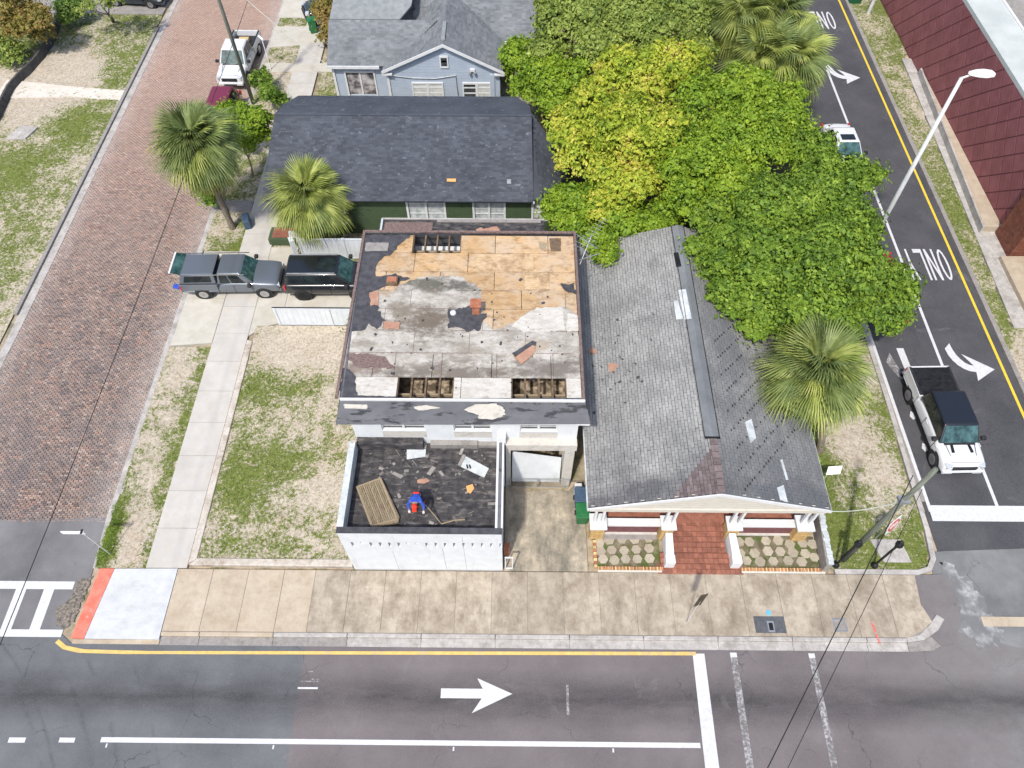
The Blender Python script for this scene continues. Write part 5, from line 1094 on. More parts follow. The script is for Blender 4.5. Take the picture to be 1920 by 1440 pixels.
tag(MB().box(-12.55, -12.1, 42.9, 43.5, 0, .8).build('air_conditioner', 'metal_black', bev=.03), 'black unit box at the left corner of the blue house', 'unit')

# ------------------------------------------------------------------ red facade on the right
rb = thing('red_building', 'large building with maroon diamond pattern wall and pale grey roof parapet', 'building', (28.5, 42, 0))
BX = 28.42; BZ = 5.75
MB().box(BX+.014, BX+1.2, 31.6, 90, 0, BZ).build('wall', 'facade_joint', rb)
MB().box(BX+.0, BX+2.2, 31.4, 90, BZ, BZ+.25).build('parapet', 'roof_membrane', rb); MB().box(BX+2.2, BX+2.35, 31.4, 90, BZ, BZ+.32).build('parapet_lip', 'white_trim', rb)
MB().box(BX+2.36, BX+4.0, 31.4, 90, BZ-.5, BZ-.2).build('roof_gutter', 'gutter', rb); MB().box(BX+4.0, BX+4.15, 31.4, 90, BZ-.5, BZ+.1).build('parapet_lip', 'white_trim', rb); MB().box(BX+4.16, 80, 20, 90, BZ-.6, BZ-.15).build('roof', 'roof_membrane', rb)
dd = 1.0; cells = []
h = dd*math.sqrt(.5)*1.0
for i in range(-20, 70):
    for j in range(-4, 16):
        yc = 31.6+i*h*1.0+(0); zc = j*h
        if (i+j) % 2: continue
        poly = [(yc-h+.05, zc), (yc, zc-h+.05), (yc+h-.05, zc), (yc, zc+h-.05)]
        def clip(p, k, lim, lo):
            out = []
            for a, b in zip(p, p[1:]+p[:1]):
                ia = a[k] >= lim if lo else a[k] <= lim; ib = b[k] >= lim if lo else b[k] <= lim
                if ia: out.append(a)
                if ia != ib: t = (lim-a[k])/(b[k]-a[k]); out.append(tuple(a[m]+(b[m]-a[m])*t for m in (0, 1)))
            return out
        for k, l_, lo in ((0, 31.62, 1), (0, 75, 0), (1, .01, 1), (1, BZ-.01, 0)):
            if poly: poly = clip(poly, k, l_, lo)
        if len(poly) >= 3: cells.append((yc, poly))
cells.sort(key=lambda c: c[0]); rest = MB(); cnt = 0
for yc, poly in cells:
    q = [(BX, y, z) for y, z in poly][::-1]
    if cnt < 296 and yc > 32: MB().slab([(BX-.0, y, z) for y, z in poly[::-1]], .04).build('wall_tile', 'facade_red', rb); cnt += 1
    else: rest.slab([(BX, y, z) for y, z in poly[::-1]], .04)
o = rest.build('wall_tiles_far', 'facade_red', rb); o['kind'] = 'stuff'
m_ = MB(); z = .1; k = 0
while z < BZ:
    for j in range(6): m_.box(BX-.28+(.002 if k % 2 else 0), BX+1.0, 29.6+j*.33+(.16 if k % 2 else 0)*0, 29.6+j*.33+.32, z, z+.1)
    z += .11; k += 1
m_.build('brick_pier', 'facade_brick', rb)
MB().box(BX+.9, BX+1.6, 20, 31.6, 0, BZ).build('wall', 'facade_brick', rb); MB().box(BX+.2, 80, 20, 31.39, BZ+.0, BZ+.2).build('roof', 'roof_membrane', rb)
for y0 in (26.6, 22.4):
    w = MB().box(BX+.72, BX+.897, y0, y0+2.5, 1.0, 3.4).build('window', 'glass_pale', rb); f = MB(); f.box(BX+.6, BX+.74, y0-.12, y0, .9, 3.5); f.box(BX+.6, BX+.74, y0+2.5, y0+2.62, .9, 3.5); f.box(BX+.6, BX+.74, y0, y0+2.5, 3.4, 3.5); f.box(BX+.5, BX+.74, y0, y0+2.5, .9, 1.0); f.box(BX+.66, BX+.719, y0+1.2, y0+1.3, 1.0, 3.4); f.build('frame', 'white_trim', w)
MB().box(BX-.1, BX+.7, 25.4, 26.2, 0, BZ).build('brick_pier', 'facade_brick', rb)
pw = thing('planter_ledge', 'long beige raised concrete ledge tapering along the foot of the maroon wall', 'ledge', (28, 38, 0))
MB().prism([(28.40, 47.2), (28.40, 31.7), (27.35, 31.7)], .14, .55).build('ledge', 'walk_tan', pw); MB().prism(strip([(28.4, 47.3), (27.33, 31.6)], -.12), .14, .62).build('lip', 'curb_pale', pw)
MB().box(27.6, BX+.85, 24.5, 29.5, .14, .4).build('low_step', 'walk_tan', pw)

# ------------------------------------------------------------------ vehicles
def vehicle(name, label, cat, loc, rz, p):
    """x forward, y left; p holds the proportions"""
    t = thing(name, label, cat, loc, rz, p.get('group')); B = lambda mb, n, m, par=t, **k: mb.build(n, m, par, False, **k)
    L, W, hz, bz = p['L'], p['W']/2, p['hood'], p['belt']; paint = p['paint']; xr, xf = -L/2, L/2
    prof = p['deck']      # (fraction along length, deck height, half width factor)
    rings = []; zb = p.get('floor', .28)
    for fx, zt, wf in prof:
        x = xr+fx*L; w = W*wf
        rings.append([(x, w*.94, zb), (x, w, zb+.18), (x, w, (zb+zt)/2+.05), (x, w*.985, zt-.14), (x, w*.93, zt-.03), (x, w*.62, zt+.015), (x, 0, zt+.03)])
    V = []; F_ = []; n = 13
    for r in rings:
        full = r+[(a, -b, c) for a, b, c in r[-2::-1]]; V += full
    for i in range(len(rings)-1):
        for k in range(n-1): a = i*n+k; F_.append((a, a+1, a+n+1, a+n))
        F_.append((i*n+n-1, i*n, i*n+n, i*n+2*n-1))
    F_.append(tuple(range(n))[::-1]); F_.append(tuple((len(rings)-1)*n+k for k in range(n)))
    b = MB(); b.add(V, F_); me = b.mesh('body', paint, True)
    bm = bmesh.new(); bm.from_mesh(me); bmesh.ops.recalc_face_normals(bm, faces=bm.faces[:]); bm.to_mesh(me); bm.free()
    body = link('body', me, t, False); m = body.modifiers.new('s', 'SUBSURF'); m.levels = 1; m.render_levels = 2
    # cabin
    xb, xa, xk, xe = [xr+f*L for f in p['cab']]      # rear base, roof back, roof front, windshield base
    wr, z1 = W*p.get('roofw', .76), p['H']; wb = W*.93; z0 = bz-.06
    c8 = [(xb, -wb, z0), (xe, -wb, z0), (xe, wb, z0), (xb, wb, z0), (xa, -wr, z1), (xk, -wr, z1), (xk, wr, z1), (xa, wr, z1)]
    cb = MB(); cb.add(c8, [(3, 2, 1, 0), (4, 5, 6, 7), (0, 1, 5, 4), (1, 2, 6, 5), (2, 3, 7, 6), (3, 0, 4, 7)])
    cab = B(cb, 'cabin', p.get('pillar', paint)); bevel(cab, .07, 3); cab.data.polygons.foreach_set('use_smooth', [True]*6)
    def patch(q, u0, u1, v0, v1, off, nm, mt, par=t, th=.012, u0t=None, u1t=None):
        q = [Vector(c8[i]) for i in q]; nr = (q[1]-q[0]).cross(q[3]-q[0]).normalized()
        pt = lambda u, v: q[0].lerp(q[1], u).lerp(q[3].lerp(q[2], u), v)+nr*off
        return B(MB().slab([pt(u0, v0), pt(u1, v0), pt(u1t if u1t is not None else u1, v1), pt(u0t if u0t is not None else u0, v1)], th), nm, mt, par)
    patch((1, 2, 6, 5), .05, .95, .06, .93, .012, 'windshield', p.get('glass', 'glass_teal'))
    patch((3, 0, 4, 7), .08, .92, .25, .92, .012, 'rear_window', 'glass_car')
    for q, flip in (((0, 1, 5, 4), 0), ((2, 3, 7, 6), 1)):
        for a, c in p['side']:
            u0, u1 = (a, c) if not flip else (1-c, 1-a)
            patch(q, u0, u1, .14, .90, .012, 'side_window', 'glass_car')
    rf = MB().box(xa+.04, xk-.04, -wr+.05, wr-.05, z1-.02, z1+.018); B(rf, 'roof_panel', p.get('roof', paint), bev=.02)
    if p.get('sunroof'): a, c = p['sunroof']; B(MB().box(xr+a*L, xr+c*L, -wr*.66, wr*.66, z1+.01, z1+.028), 'sunroof', 'glass_car', bev=.01)
    if p.get('rails'):
        for s_ in (-1, 1): B(MB().box(xa+.1, xk-.1, s_*wr*.93-.03, s_*wr*.93+.03, z1+.02, z1+.07), 'roof_rail', p['rails'], bev=.015)
    # wheels
    rw_ = p.get('wheel', .37)
    for fx in p['axles']:
        x = xr+fx*L
        for s_ in (-1, 1):
            y = s_*W
            B(MB().lathe([(.01, -.11), (rw_+.08, -.11), (rw_+.08, .008), (rw_+.02, .014), (.01, .014)] if s_ > 0 else [(.01, .11), (rw_+.08, .11), (rw_+.08, -.008), (rw_+.02, -.014), (.01, -.014)], 24, (x, y*.985, rw_+.03), 'Y'), 'wheel_arch', 'black_plastic')
            w = B(MB().lathe([(rw_*.62, s_*-.2), (rw_*.94, s_*-.2), (rw_, s_*-.15), (rw_, s_*-.03), (rw_*.94, s_*.02), (rw_*.66, s_*.02), (rw_*.62, s_*.0)], 28, (x, y*.985+s_*.012, rw_), 'Y'), 'tyre', 'rubber', smooth=True)
            rm = MB(); rm.lathe([(.01, 0), (rw_*.64, 0), (rw_*.64, s_*.015), (.01, s_*.015)], 20, (x, y*.985-s_*.03, rw_), 'Y'); B(rm, 'rim_back', 'black_plastic', w)
            sp = MB()
            for k in range(p.get('spokes', 6)):
                a = 2*math.pi*k/p.get('spokes', 6); c_, sn = math.cos(a), math.sin(a); r1, r2, wd = .05, rw_*.63, .045
                P4 = [(r1*c_-wd*sn, r1*sn+wd*c_), (r1*c_+wd*sn, r1*sn-wd*c_), (r2*c_+wd*sn, r2*sn-wd*c_), (r2*c_-wd*sn, r2*sn+wd*c_)]
                yy = y*.985+s_*.005; sp.add([(x+a_, yy, rw_+b_) for a_, b_ in P4]+[(x+a_, yy+s_*.02, rw_+b_) for a_, b_ in P4], [(0, 1, 2, 3), (7, 6, 5, 4), (0, 4, 5, 1), (1, 5, 6, 2), (2, 6, 7, 3), (3, 7, 4, 0)])
            sp.lathe([(.01, 0), (.07, 0), (.07, s_*.03), (.01, s_*.03)], 12, (x, y*.985+s_*.0, rw_), 'Y'); sp.lathe([(rw_*.60, 0), (rw_*.66, 0), (rw_*.66, s_*.03), (rw_*.60, s_*.03)], 24, (x, y*.985, rw_), 'Y')
            B(sp, 'rim', p.get('rim', 'alloy'), w)
    # front and rear
    for s_ in (-1, 1):
        B(MB().box(xf-.30, xf-.035, s_*W*.72-.17, s_*W*.72+.17, hz-.30, hz-.075, rz=-s_*.35), 'headlight', 'lamp_clear', bev=.03)
        B(MB().box(xr-.014, xr+.10, *sorted((s_*(W-.14), s_*(W+.006))), bz-.40, bz-.08), 'taillight', 'lamp_red', bev=.02)
        B(MB().box(xe-.32, xe-.12, s_*(W+.12)-.11, s_*(W+.12)+.11, bz-.02, bz+.15), 'mirror', p.get('mirror', 'black_plastic'), bev=.03)
        for fx in p['doors']: B(MB().box(xr+fx*L-.009, xr+fx*L+.009, s_*W*1.0-.012, s_*W*1.0+.006, zb+.12, bz-.05), 'door_gap', 'metal_black')
        for fx in p['doors'][1:]: B(MB().box(xr+fx*L+.08, xr+fx*L+.28, s_*W-.012, s_*W+.025, bz-.22, bz-.18), 'door_handle', p.get('handle', paint), bev=.01)
    B(MB().box(xf-.10, xf+.012, -W*.55, W*.55, hz-.38, hz-.16), 'grille', 'black_plastic', bev=.02)
    B(MB().box(xf-.12, xf+.05, -W*.90, W*.90, zb+.04, zb+.26), 'front_bumper', p.get('bump', paint), bev=.05)
    B(MB().box(xf+.01, xf+.058, -W*.45, W*.45, zb+.08, zb+.16), 'lower_grille', 'black_plastic')
    B(MB().box(xr-.08, xr+.1, -W*.90, W*.90, zb+.05, zb+.27), 'rear_bumper', p.get('bump', 'chrome'), bev=.04)
    B(MB().box(xe-.05, xe+.07, -W*.7, W*.7, bz-.055, bz-.02), 'cowl', 'black_plastic')
    hl = MB()
    for s_ in (-1, 1): hl.tube([(xe+.05, s_*W*.66, bz-.015), (xf-.55, s_*W*.58, hz+.015)], .012, 4)
    hl.tube([(xf-.22, -W*.68, hz-.02), (xf-.22, W*.68, hz-.02)], .008, 4); B(hl, 'bonnet_seam', 'black_plastic')
    return t, B
def pick(name, label, loc, rz, paint, L=5.85, W=2.0, roof=None, cs=.385, **kw):
    p = dict(L=L, W=W, hood=1.12, belt=1.22, H=1.90, paint=paint, floor=.42, wheel=.41, roofw=.78,
             deck=[(0, .74, .985), (.02, .76, 1), (.20, .76, 1), (cs, .77, 1), (cs+.015, 1.22, 1), (.60, 1.22, 1), (.74, 1.19, 1), (.80, 1.15, 1), (.90, 1.12, 1), (.97, 1.06, .97), (.99, .98, .93), (1, .75, .88)],
             cab=(cs, cs+.025, .64, .76), side=((.06, .44), (.49, .80)), axles=(.205, .825), doors=(cs, .55, .73), roof=roof or paint)
    p.update(kw); t, B = vehicle('pickup_truck', label, 'pickup truck', loc, rz, p)
    xr = -L/2; w = W/2; xc = xr+cs*L; rim = p.get('bedrim', paint); zr = p.get('rail', 1.20)
    for s_ in (-1, 1):
        y0, y1 = sorted((s_*(w-.15), s_*(w+.004))); B(MB().box(xr+.03, xc, y0, y1, .70, zr), 'bed_side', paint, bev=.03)
        B(MB().box(xr+.08, xc-.02, *sorted((s_*(w-.13), s_*(w-.02))), zr-.01, zr+.02), 'bed_rail_cap', 'black_plastic')
    B(MB().box(xr, xr+.09, -w+.02, w-.02, .70, zr-.01), 'tailgate', paint, bev=.03)
    B(MB().box(xr+.1, xc-.01, -w+.16, w-.16, .76, .80), 'bed_floor', p.get('liner', 'black_plastic'))
    for i in range(9): y = -w+.26+i*(2*w-.52)/8; B(MB().box(xr+.12, xc-.02, y-.03, y+.03, .80, .815), 'bed_rib', p.get('liner', 'black_plastic'))
    B(MB().box(xc-.02, xc+.04, -w+.05, w-.05, .75, zr-.0), 'bed_front', paint)
    return t, B
PI = math.pi
t, B = pick('pickup_truck', 'white pickup with black roof and dark bed cover on the avenue', (20.62, 18.42, 0), -PI/2+R(1.5), 'car_white', L=5.55, W=2.06, cs=.315, cab=(.315, .345, .68, .79), doors=(.315, .53, .76), side=((.05, .42), (.47, .78)), axles=(.215, .86), roof='car_black', pillar='car_black', liner='shingle_band', spokes=6, bump='car_white', rail=1.26)
B(MB().box(-2.66, -1.04, -.90, .90, 1.235, 1.275), 'bed_cover', 'metal_black', bev=.015)
for k in range(3): B(MB().box(-2.26+k*.40, -2.24+k*.40, -.88, .88, 1.274, 1.284), 'cover_rib', 'black_plastic')
for s_ in (-1, 1): B(MB().box(1.66, 2.08, s_*.42-.06, s_*.42+.06, 1.14, 1.205, rz=s_*.1), 'bonnet_vent', 'metal_black', bev=.01)
B(MB().box(2.42, 2.72, -.72, .72, .86, .96), 'grille_band', 'black_plastic', bev=.02)
t, B = pick('pickup_truck', 'grey pickup with a matching canopy over its bed parked on the driveway', (-15.53, 27.15, .1), R(1.5), 'car_grey', L=5.35, W=1.9, rail=1.16, spokes=5, glass='glass_teal', bump='car_grey', H=1.78, belt=1.14, hood=1.05, wheel=.38, side=((.08, .38), (.42, .80)))
cp = MB(); cp.add([(-2.62, -.90, 1.17), (-.64, -.90, 1.17), (-.64, .90, 1.17), (-2.62, .90, 1.17), (-2.42, -.76, 1.78), (-.66, -.76, 1.78), (-.66, .76, 1.78), (-2.42, .76, 1.78)], [(3, 2, 1, 0), (4, 5, 6, 7), (0, 1, 5, 4), (1, 2, 6, 5), (2, 3, 7, 6), (3, 0, 4, 7)])
B(cp, 'canopy', 'car_grey', bev=.06)
for s_ in (-1, 1):
    q = [(-2.35, s_*.885, 1.30), (-.85, s_*.885, 1.30), (-.85, s_*.80, 1.66), (-2.22, s_*.80, 1.66)]
    B(MB().slab(q if s_ < 0 else q[::-1], .01), 'canopy_window', 'glass_car')
    B(MB().box(-2.4, 1.0, s_*.80-.015, s_*.80+.015, 1.765, 1.80), 'roof_rail', 'chrome')
B(MB().slab([(-2.95, -.72, 1.95), (-2.95, .72, 1.95), (-2.40, .78, 1.80), (-2.40, -.78, 1.80)][::-1], .02), 'lift_glass', 'glass_teal'); B(MB().box(-2.96, -2.86, -.78, .78, 1.90, 1.96), 'glass_frame', 'white_trim', bev=.02)
B(MB().box(-.668, -.655, -.74, .74, 1.2, 1.79), 'canopy_gap', 'metal_black')
vehicle('suv', 'black off roader with dark sunroof in the driveway between white fences', 'suv', (-10.15, 27.1, .1), R(1), dict(L=4.8, W=1.95, hood=1.15, belt=1.22, H=1.84, paint='car_black', floor=.40, wheel=.39, deck=[(0, 1.05, .93), (.01, 1.2, .97), (.05, 1.22, 1), (.5, 1.22, 1), (.74, 1.19, 1), (.85, 1.14, 1), (.95, 1.08, .97), (1, .8, .9)],
        cab=(.01, .05, .62, .76), side=((.05, .28), (.32, .56), (.60, .82)), axles=(.19, .81), doors=(.30, .52, .72), sunroof=(.38, .60), rails='metal_grey', rim='metal_black', glass='glass_teal', bump='car_black'))
pick('pickup_truck', 'white pickup parked on the brick street behind the maroon car', (-19.75, 47.9, 0), -PI/2-R(1), 'car_white', L=5.6, W=1.95, spokes=5, liner='black_plastic')
x_ = MB().box(-20.1, -19.4, 49.2, 50.0, .82, 1.1).build('cargo_box', 'buff_brick', bev=.04); tag(x_, 'pale yellow box lying in the bed of the white street parked pickup', 'box')
sedan = dict(L=4.6, W=1.85, hood=.88, belt=.95, H=1.46, floor=.2, wheel=.33, roofw=.72, deck=[(0, .72, .85), (.02, .90, .92), (.08, .96, .97), (.2, .97, 1), (.5, .95, 1), (.72, .93, 1), (.85, .86, .99), (.95, .76, .95), (1, .5, .85)],
             cab=(.12, .27, .56, .73), side=((.12, .44), (.47, .82)), axles=(.19, .80), doors=(.27, .49, .70))
def mk(**k): d = dict(sedan); d.update(k); return d
vehicle('car', 'maroon car parked nose down behind the street palm', 'car', (-19.65, 41.6, 0), -PI/2, mk(paint='car_maroon', H=1.6, belt=1.02, cab=(.03, .12, .55, .73)))
vehicle('car', 'white car with small sunroof half hidden by the tree on the avenue', 'car', (20.75, 38.5, 0), -PI/2+R(1), mk(paint='car_white', sunroof=(.42, .54)))
vehicle('car', 'dark red car almost fully hidden under the big green tree', 'car', (20.2, 27.0, 0), -PI/2, mk(paint='car_red'))
vehicle('car', 'dark blue grey car parked across the top of the vacant lot', 'car', (-29.6, 56.4, .1), R(-6), mk(paint='car_navy'))
vehicle('suv', 'dark navy off roader parked on the upper driveway beside the hedge', 'suv', (-13.9, 54.6, .1), R(202), dict(L=4.8, W=1.95, hood=1.15, belt=1.22, H=1.84, paint='car_navy', floor=.40, wheel=.42, deck=[(0, 1.05, .93), (.01, 1.2, .97), (.05, 1.22, 1), (.5, 1.22, 1), (.74, 1.19, 1), (.85, 1.14, 1), (.95, 1.08, .97), (1, .8, .9)],
        cab=(.01, .05, .62, .76), side=((.05, .28), (.32, .56), (.60, .82)), axles=(.19, .81), doors=(.30, .52, .72), bump='black_plastic'))
tag(MB().box(-19.15, -18.75, 26.95, 27.25, 0, .12, rz=-.2).build('blue_bag', 'cloth_blue', bev=.04), 'small blue bundle lying on the bricks behind the grey pickup', 'bundle')

# ------------------------------------------------------------------ fences of the driveway
def vinyl(x0, x1, y, label, h=1.75, lean=0.0):
    t = thing('vinyl_fence', label, 'fence', ((x0+x1)/2, y, .1), 0, 'white fences of the driveway')
    n = max(2, round((x1-x0)/.30)); w = (x1-x0)/n
    for i in range(n): MB().box(x0+i*w+.004, x0+(i+1)*w-.004, y-.02, y+.02, .15, h-.05).build('board', 'vinyl_white', t)
    for z in (.1, h-.05): MB().box(x0, x1, y-.035, y+.035, z, z+.09).build('rail', 'vinyl_white', t)
    for x in (x0-.06, (x0+x1)/2, x1-.06): MB().box(x, x+.12, y-.06, y+.06, 0, h+.06).build('post', 'vinyl_white', t)
vinyl(-12.65, -7.1, 24.42, 'white board fence along the sandy lot in front of the black off roader', 1.45)
vinyl(-12.2, -7.3, 29.3, 'white board fence behind the black off roader below the small palm', 1.6)
tag(MB().box(-12.72, -7.12, 24.36, 24.40, 1.56, 1.60).build('fence_wire_rail', 'metal_black'), 'dark wire rail along the top of the front driveway fence', 'rail')
tag(MB().box(-12.65, -12.4, 28.95, 29.35, .1, 1.75, rz=.5).build('gate_leaf', 'vinyl_white'), 'narrow white gate leaf at the left end of the rear driveway fence', 'gate')
m_ = MB()
for i in range(16): x = random.uniform(-10.0, -7.8); y = random.uniform(29.5, 30.6); m_.box(x, x+random.uniform(.15, .5), y, y+random.uniform(.1, .4), .05, random.uniform(.2, .7), rz=random.random()*3)
tag(m_.build('yard_junk', 'insulation'), 'heap of odds and ends behind the rear white fence beside the small palm', 'junk heap')
tag(MB().box(-16.15, -15.75, 31.5, 32.3, .1, .75, rz=.3).build('blue_container', 'bin_blue', bev=.08), 'blue grey rounded container leaning at the foot of the tall street palm', 'container')
t = thing('landscape_netting', 'dark strip of silt fence winding across the vacant lot', 'silt fence', (-34.5, 46, 0))
pth = [g(x, y, .3) for x, y in ((108, 28), (104, 50), (92, 78), (72, 108), (58, 124), (38, 142), (18, 165), (0, 200), (-30, 260))]
for a, b in zip(pth, pth[1:]):
    d = Vector((b[0]-a[0], b[1]-a[1])); n = Vector((-d.y, d.x)).normalized()*.10
    MB().add([(a[0]-n.x*2, a[1]-n.y*2, 0), (b[0]-n.x*2, b[1]-n.y*2, 0), (b[0]+n.x*2, b[1]+n.y*2, 0), (a[0]+n.x*2, a[1]+n.y*2, 0), (a[0]-n.x, a[1]-n.y, .55), (b[0]-n.x, b[1]-n.y, .55), (b[0]+n.x, b[1]+n.y, .6), (a[0]+n.x, a[1]+n.y, .6)], [(3, 2, 1, 0), (4, 5, 6, 7), (0, 1, 5, 4), (1, 2, 6, 5), (2, 3, 7, 6), (3, 0, 4, 7)]).build('panel', 'silt', t)

# ------------------------------------------------------------------ poles, signs, cables
lp = thing('street_lamp', 'tall pale street lamp on the avenue kerb, head in front of the maroon facade', 'street lamp', (18.35, 27.2, 0))
bx_, by_ = 18.35, 27.2
lo, hi = 5, 20
for _ in range(40):
    m = (lo+hi)/2
    if g(1803, 146, m)[1] > by_: lo = m
    else: hi = m
LT = m; tx = g(1803, 146, LT)[0]
MB().tube([(bx_, by_, 0), (bx_+(tx-bx_)*.5, by_, LT*.5), (tx, by_, LT)], [.14, .11, .075], 12).build('pole', 'galv', lp, smooth=True)
MB().tube([(tx, by_, LT-.02), (tx+.35, by_, LT+.16)], .045, 8).build('arm', 'galv', lp)
MB().lathe([(.02, -.42), (.10, -.38), (.19, -.15), (.22, .1), (.17, .33), (.04, .42)], 14, (0, 0, 0), 'X').build('x', 'galv').name = 'tmp'
hd = bpy.data.objects['tmp']; hd.name = 'lamp_head'; hd.parent = lp; hd.matrix_parent_inverse = Matrix.Translation(-lp.location); hd.location = (tx+.72, by_, LT+.2); hd.scale = (1.3, 1.3, .5); hd.data.polygons.foreach_set('use_smooth', [True]*len(hd.data.polygons)); hd.data.materials[0] = M['sign_white']
MB().lathe([(.22, 0), (.22, .06), (.16, .12), (.15, .5)], 12, (bx_, by_, 0)).build('base', 'galv', lp)
lp2 = thing('street_lamp', 'lower end of a second pale lamp pole at the top edge by the maroon facade', 'street lamp', (26.9, 55.2, 0))
MB().tube([(26.9, 55.2, 0), (27.1, 55.2, 12)], [.14, .08], 10).build('pole', 'galv', lp2)
MB().box(25.8+.0, 26.7, 56.6, 57.4, .05, .9).build('utility_cabinet', 'sign_green', bev=.04); tag(bpy.data.objects['utility_cabinet'], 'dark green cabinet on the grass strip at the top of the avenue', 'cabinet')  # solid dark block added where only a shadow lies on the grass
def upole(name, label, x, y, h, lean=(0, 0), r=(.17, .11), mat='pole_wood'):
    t = thing(name, label, 'utility pole', (x, y, 0)); MB().tube([(x, y, -.1), (x+lean[0]*.5, y+lean[1]*.5, h*.5), (x+lean[0], y+lean[1], h)], [r[0], (r[0]+r[1])/2, r[1]], 12).build('pole', mat, t, smooth=True); return t
up1 = upole('utility_pole', 'greenish wooden utility pole standing at the verge corner by the crossing', 14.40, 11.55, 8.75, (-.1, 0), (.125, .085))
MB().box(14.1, 14.5, 11.40, 11.7, 6.2, 6.35).build('bracket', 'metal_grey', up1)
up2 = upole('utility_pole', 'slender wooden utility pole beside the parked white pickup at the top', -18.05, 43.6, 12.5, (0, 0), (.13, .09)); MB().lathe([(.16, 8.3), (.2, 8.4), (.2, 8.9), (.16, 9)], 10, (-17.8, 43.6, 0)).build('cylinder', 'metal_grey', up2)
def sag(a, b, s_, n=14): a, b = Vector(a), Vector(b); return [a.lerp(b, i/n)-Vector((0, 0, s_*4*(i/n)*(1-i/n))) for i in range(n+1)]
def cable(a, b, s_, r, mat, label):
    tag(MB().tube(sag(a, b, s_), r, 6).build('overhead_cable', mat), label, 'cable')
cable((-16.3, 60, 8.0), (-16.45, 2, 7.0), .7, .016, 'wire', 'long black cable hanging over the brick street')
c1 = g(1620, 1075, 8.3); c2 = g(1440, 1440, 8.3); cable((c1[0]+(c1[0]-c2[0])*.62, c1[1]+(c1[1]-c2[1])*.62, 8.4), (c2[0]-(c1[0]-c2[0])*2, c2[1]-(c1[1]-c2[1])*2, 8.3), .1, .016, 'wire', 'left of two dark cables crossing the main road from the corner pole')
c1 = g(1650, 1080, 7.6); c2 = g(1478, 1440, 7.6); cable((c1[0]+(c1[0]-c2[0])*.55, c1[1]+(c1[1]-c2[1])*.55, 7.7), (c2[0]-(c1[0]-c2[0])*2, c2[1]-(c1[1]-c2[1])*2, 7.6), .1, .010, 'wire', 'right of two dark cables crossing the main road from the corner pole')
cable((14.32, 11.5, 6.3), (12.95, 12.55, 3.0), .35, .018, 'wire_pale', 'pale service cable from the corner pole to the porch house gable')
hx, hy = g(430, 12, 9); cable((-17.95, 43.6, 9.6), (-30, 47, 8.5), .5, .02, 'wire_pale', 'pale cable running left from the top utility pole')
cable((-17.95, 43.6, 9.3), (-12.2, 43.1, 3.3), .3, .018, 'wire_pale', 'pale service cable from the top utility pole to the blue house')
mk_ = thing('fibre_marker', 'white cable bracket hanging beside the white street parked pickup', 'bracket', (-17.9, 47.6, .1)); MB().tube([(-17.9, 47.9, 2.4), (-17.5, 47.4, 2.4)], .07, 6).build('bar', 'sign_white', mk_); MB().tube([(-17.6, 47.5, .1), (-17.6, 47.5, 2.4)], .03, 6).build('stem', 'sign_white', mk_)
for x, lab, lx in ((14.0, 'left black post with knob at the corner verge', 0), (15.68, 'right black post with knob on the verge beside the concrete pad', 0)):
    t = thing('signal_post', lab, 'post', (x, 11.3, 0), 0, 'black pedestrian signal posts at the corner')
    MB().lathe([(.15, .02), (.15, .18), (.11, .26), (.05, .32)], 14, (x, 11.3, 0)).build('base', 'metal_black', t, smooth=True); MB().tube([(x, 11.3, .3), (x, 11.3, 2.5)], .05, 10).build('pole', 'metal_black', t)
    MB().lathe([(.02, 2.36), (.12, 2.41), (.16, 2.52), (.15, 2.64), (.09, 2.72), (.02, 2.76)], 12, (x+.03, 11.3, 0)).build('signal_head', 'metal_black', t, smooth=True); MB().lathe([(.09, 2.75), (.07, 2.85), (.01, 2.9)], 10, (x, 11.3, 0)).build('finial', 'metal_black', t)
def textmesh(s_, size, mat, name, parent, mat4):
    c = bpy.data.curves.new(name, 'FONT'); c.body = s_; c.size = size; c.align_x = 'CENTER'; c.align_y = 'CENTER'; c.extrude = .002
    o = bpy.data.objects.new(name, c); COL.objects.link(o); bpy.context.view_layer.update()
    me = bpy.data.meshes.new_from_object(o.evaluated_get(bpy.context.evaluated_depsgraph_get())); bpy.data.objects.remove(o); me.transform(mat4); me.materials.clear(); me.materials.append(M[mat])
    return link(name, me, parent)
dn = thing('no_entry_sign', 'red round do not enter sign on a white square by the concrete pad', 'road sign', (16.05, 12.55, 0))
MB().tube([(16.05, 12.55, 0), (16.05, 12.55, 1.9)], .03, 8).build('post', 'metal_grey', dn)
MX = Matrix.Translation((16.15, 12.5, 1.75)) @ Matrix.Rotation(R(35), 4, 'Z') @ Matrix.Rotation(R(78), 4, 'X')
def mesh_at(mb, name, mat, par, mx): me = mb.mesh(name, mat); me.transform(mx); return link(name, me, par)
mesh_at(MB().box(-.38, .38, -.38, .38, -.01, .01), 'plate', 'sign_white', dn, MX); mesh_at(MB().lathe([(.001, .011), (.36, .011), (.36, .018), (.001, .018)], 28), 'disc', 'sign_red', dn, MX)
mesh_at(MB().box(-.27, .27, -.06, .06, .019, .024), 'bar', 'sign_white', dn, MX)
textmesh('DO NOT', .12, 'sign_white', 'lettering', dn, MX @ Matrix.Translation((0, .17, .021))); textmesh('ENTER', .12, 'sign_white', 'lettering', dn, MX @ Matrix.Translation((0, -.17, .021)))
s1 = thing('small_sign', 'small white board on a thin post beside the grey roofed house', 'sign', (14.4, 15.4, 0)); MB().tube([(14.4, 15.4, 0), (14.35, 15.4, 1.2)], .025, 6).build('post', 'galv', s1); MB().slab([(14.1, 15.15, 1.15), (14.75, 15.2, 1.15), (14.85, 15.5, 1.38), (14.2, 15.45, 1.38)], .02).build('board', 'sign_white', s1)
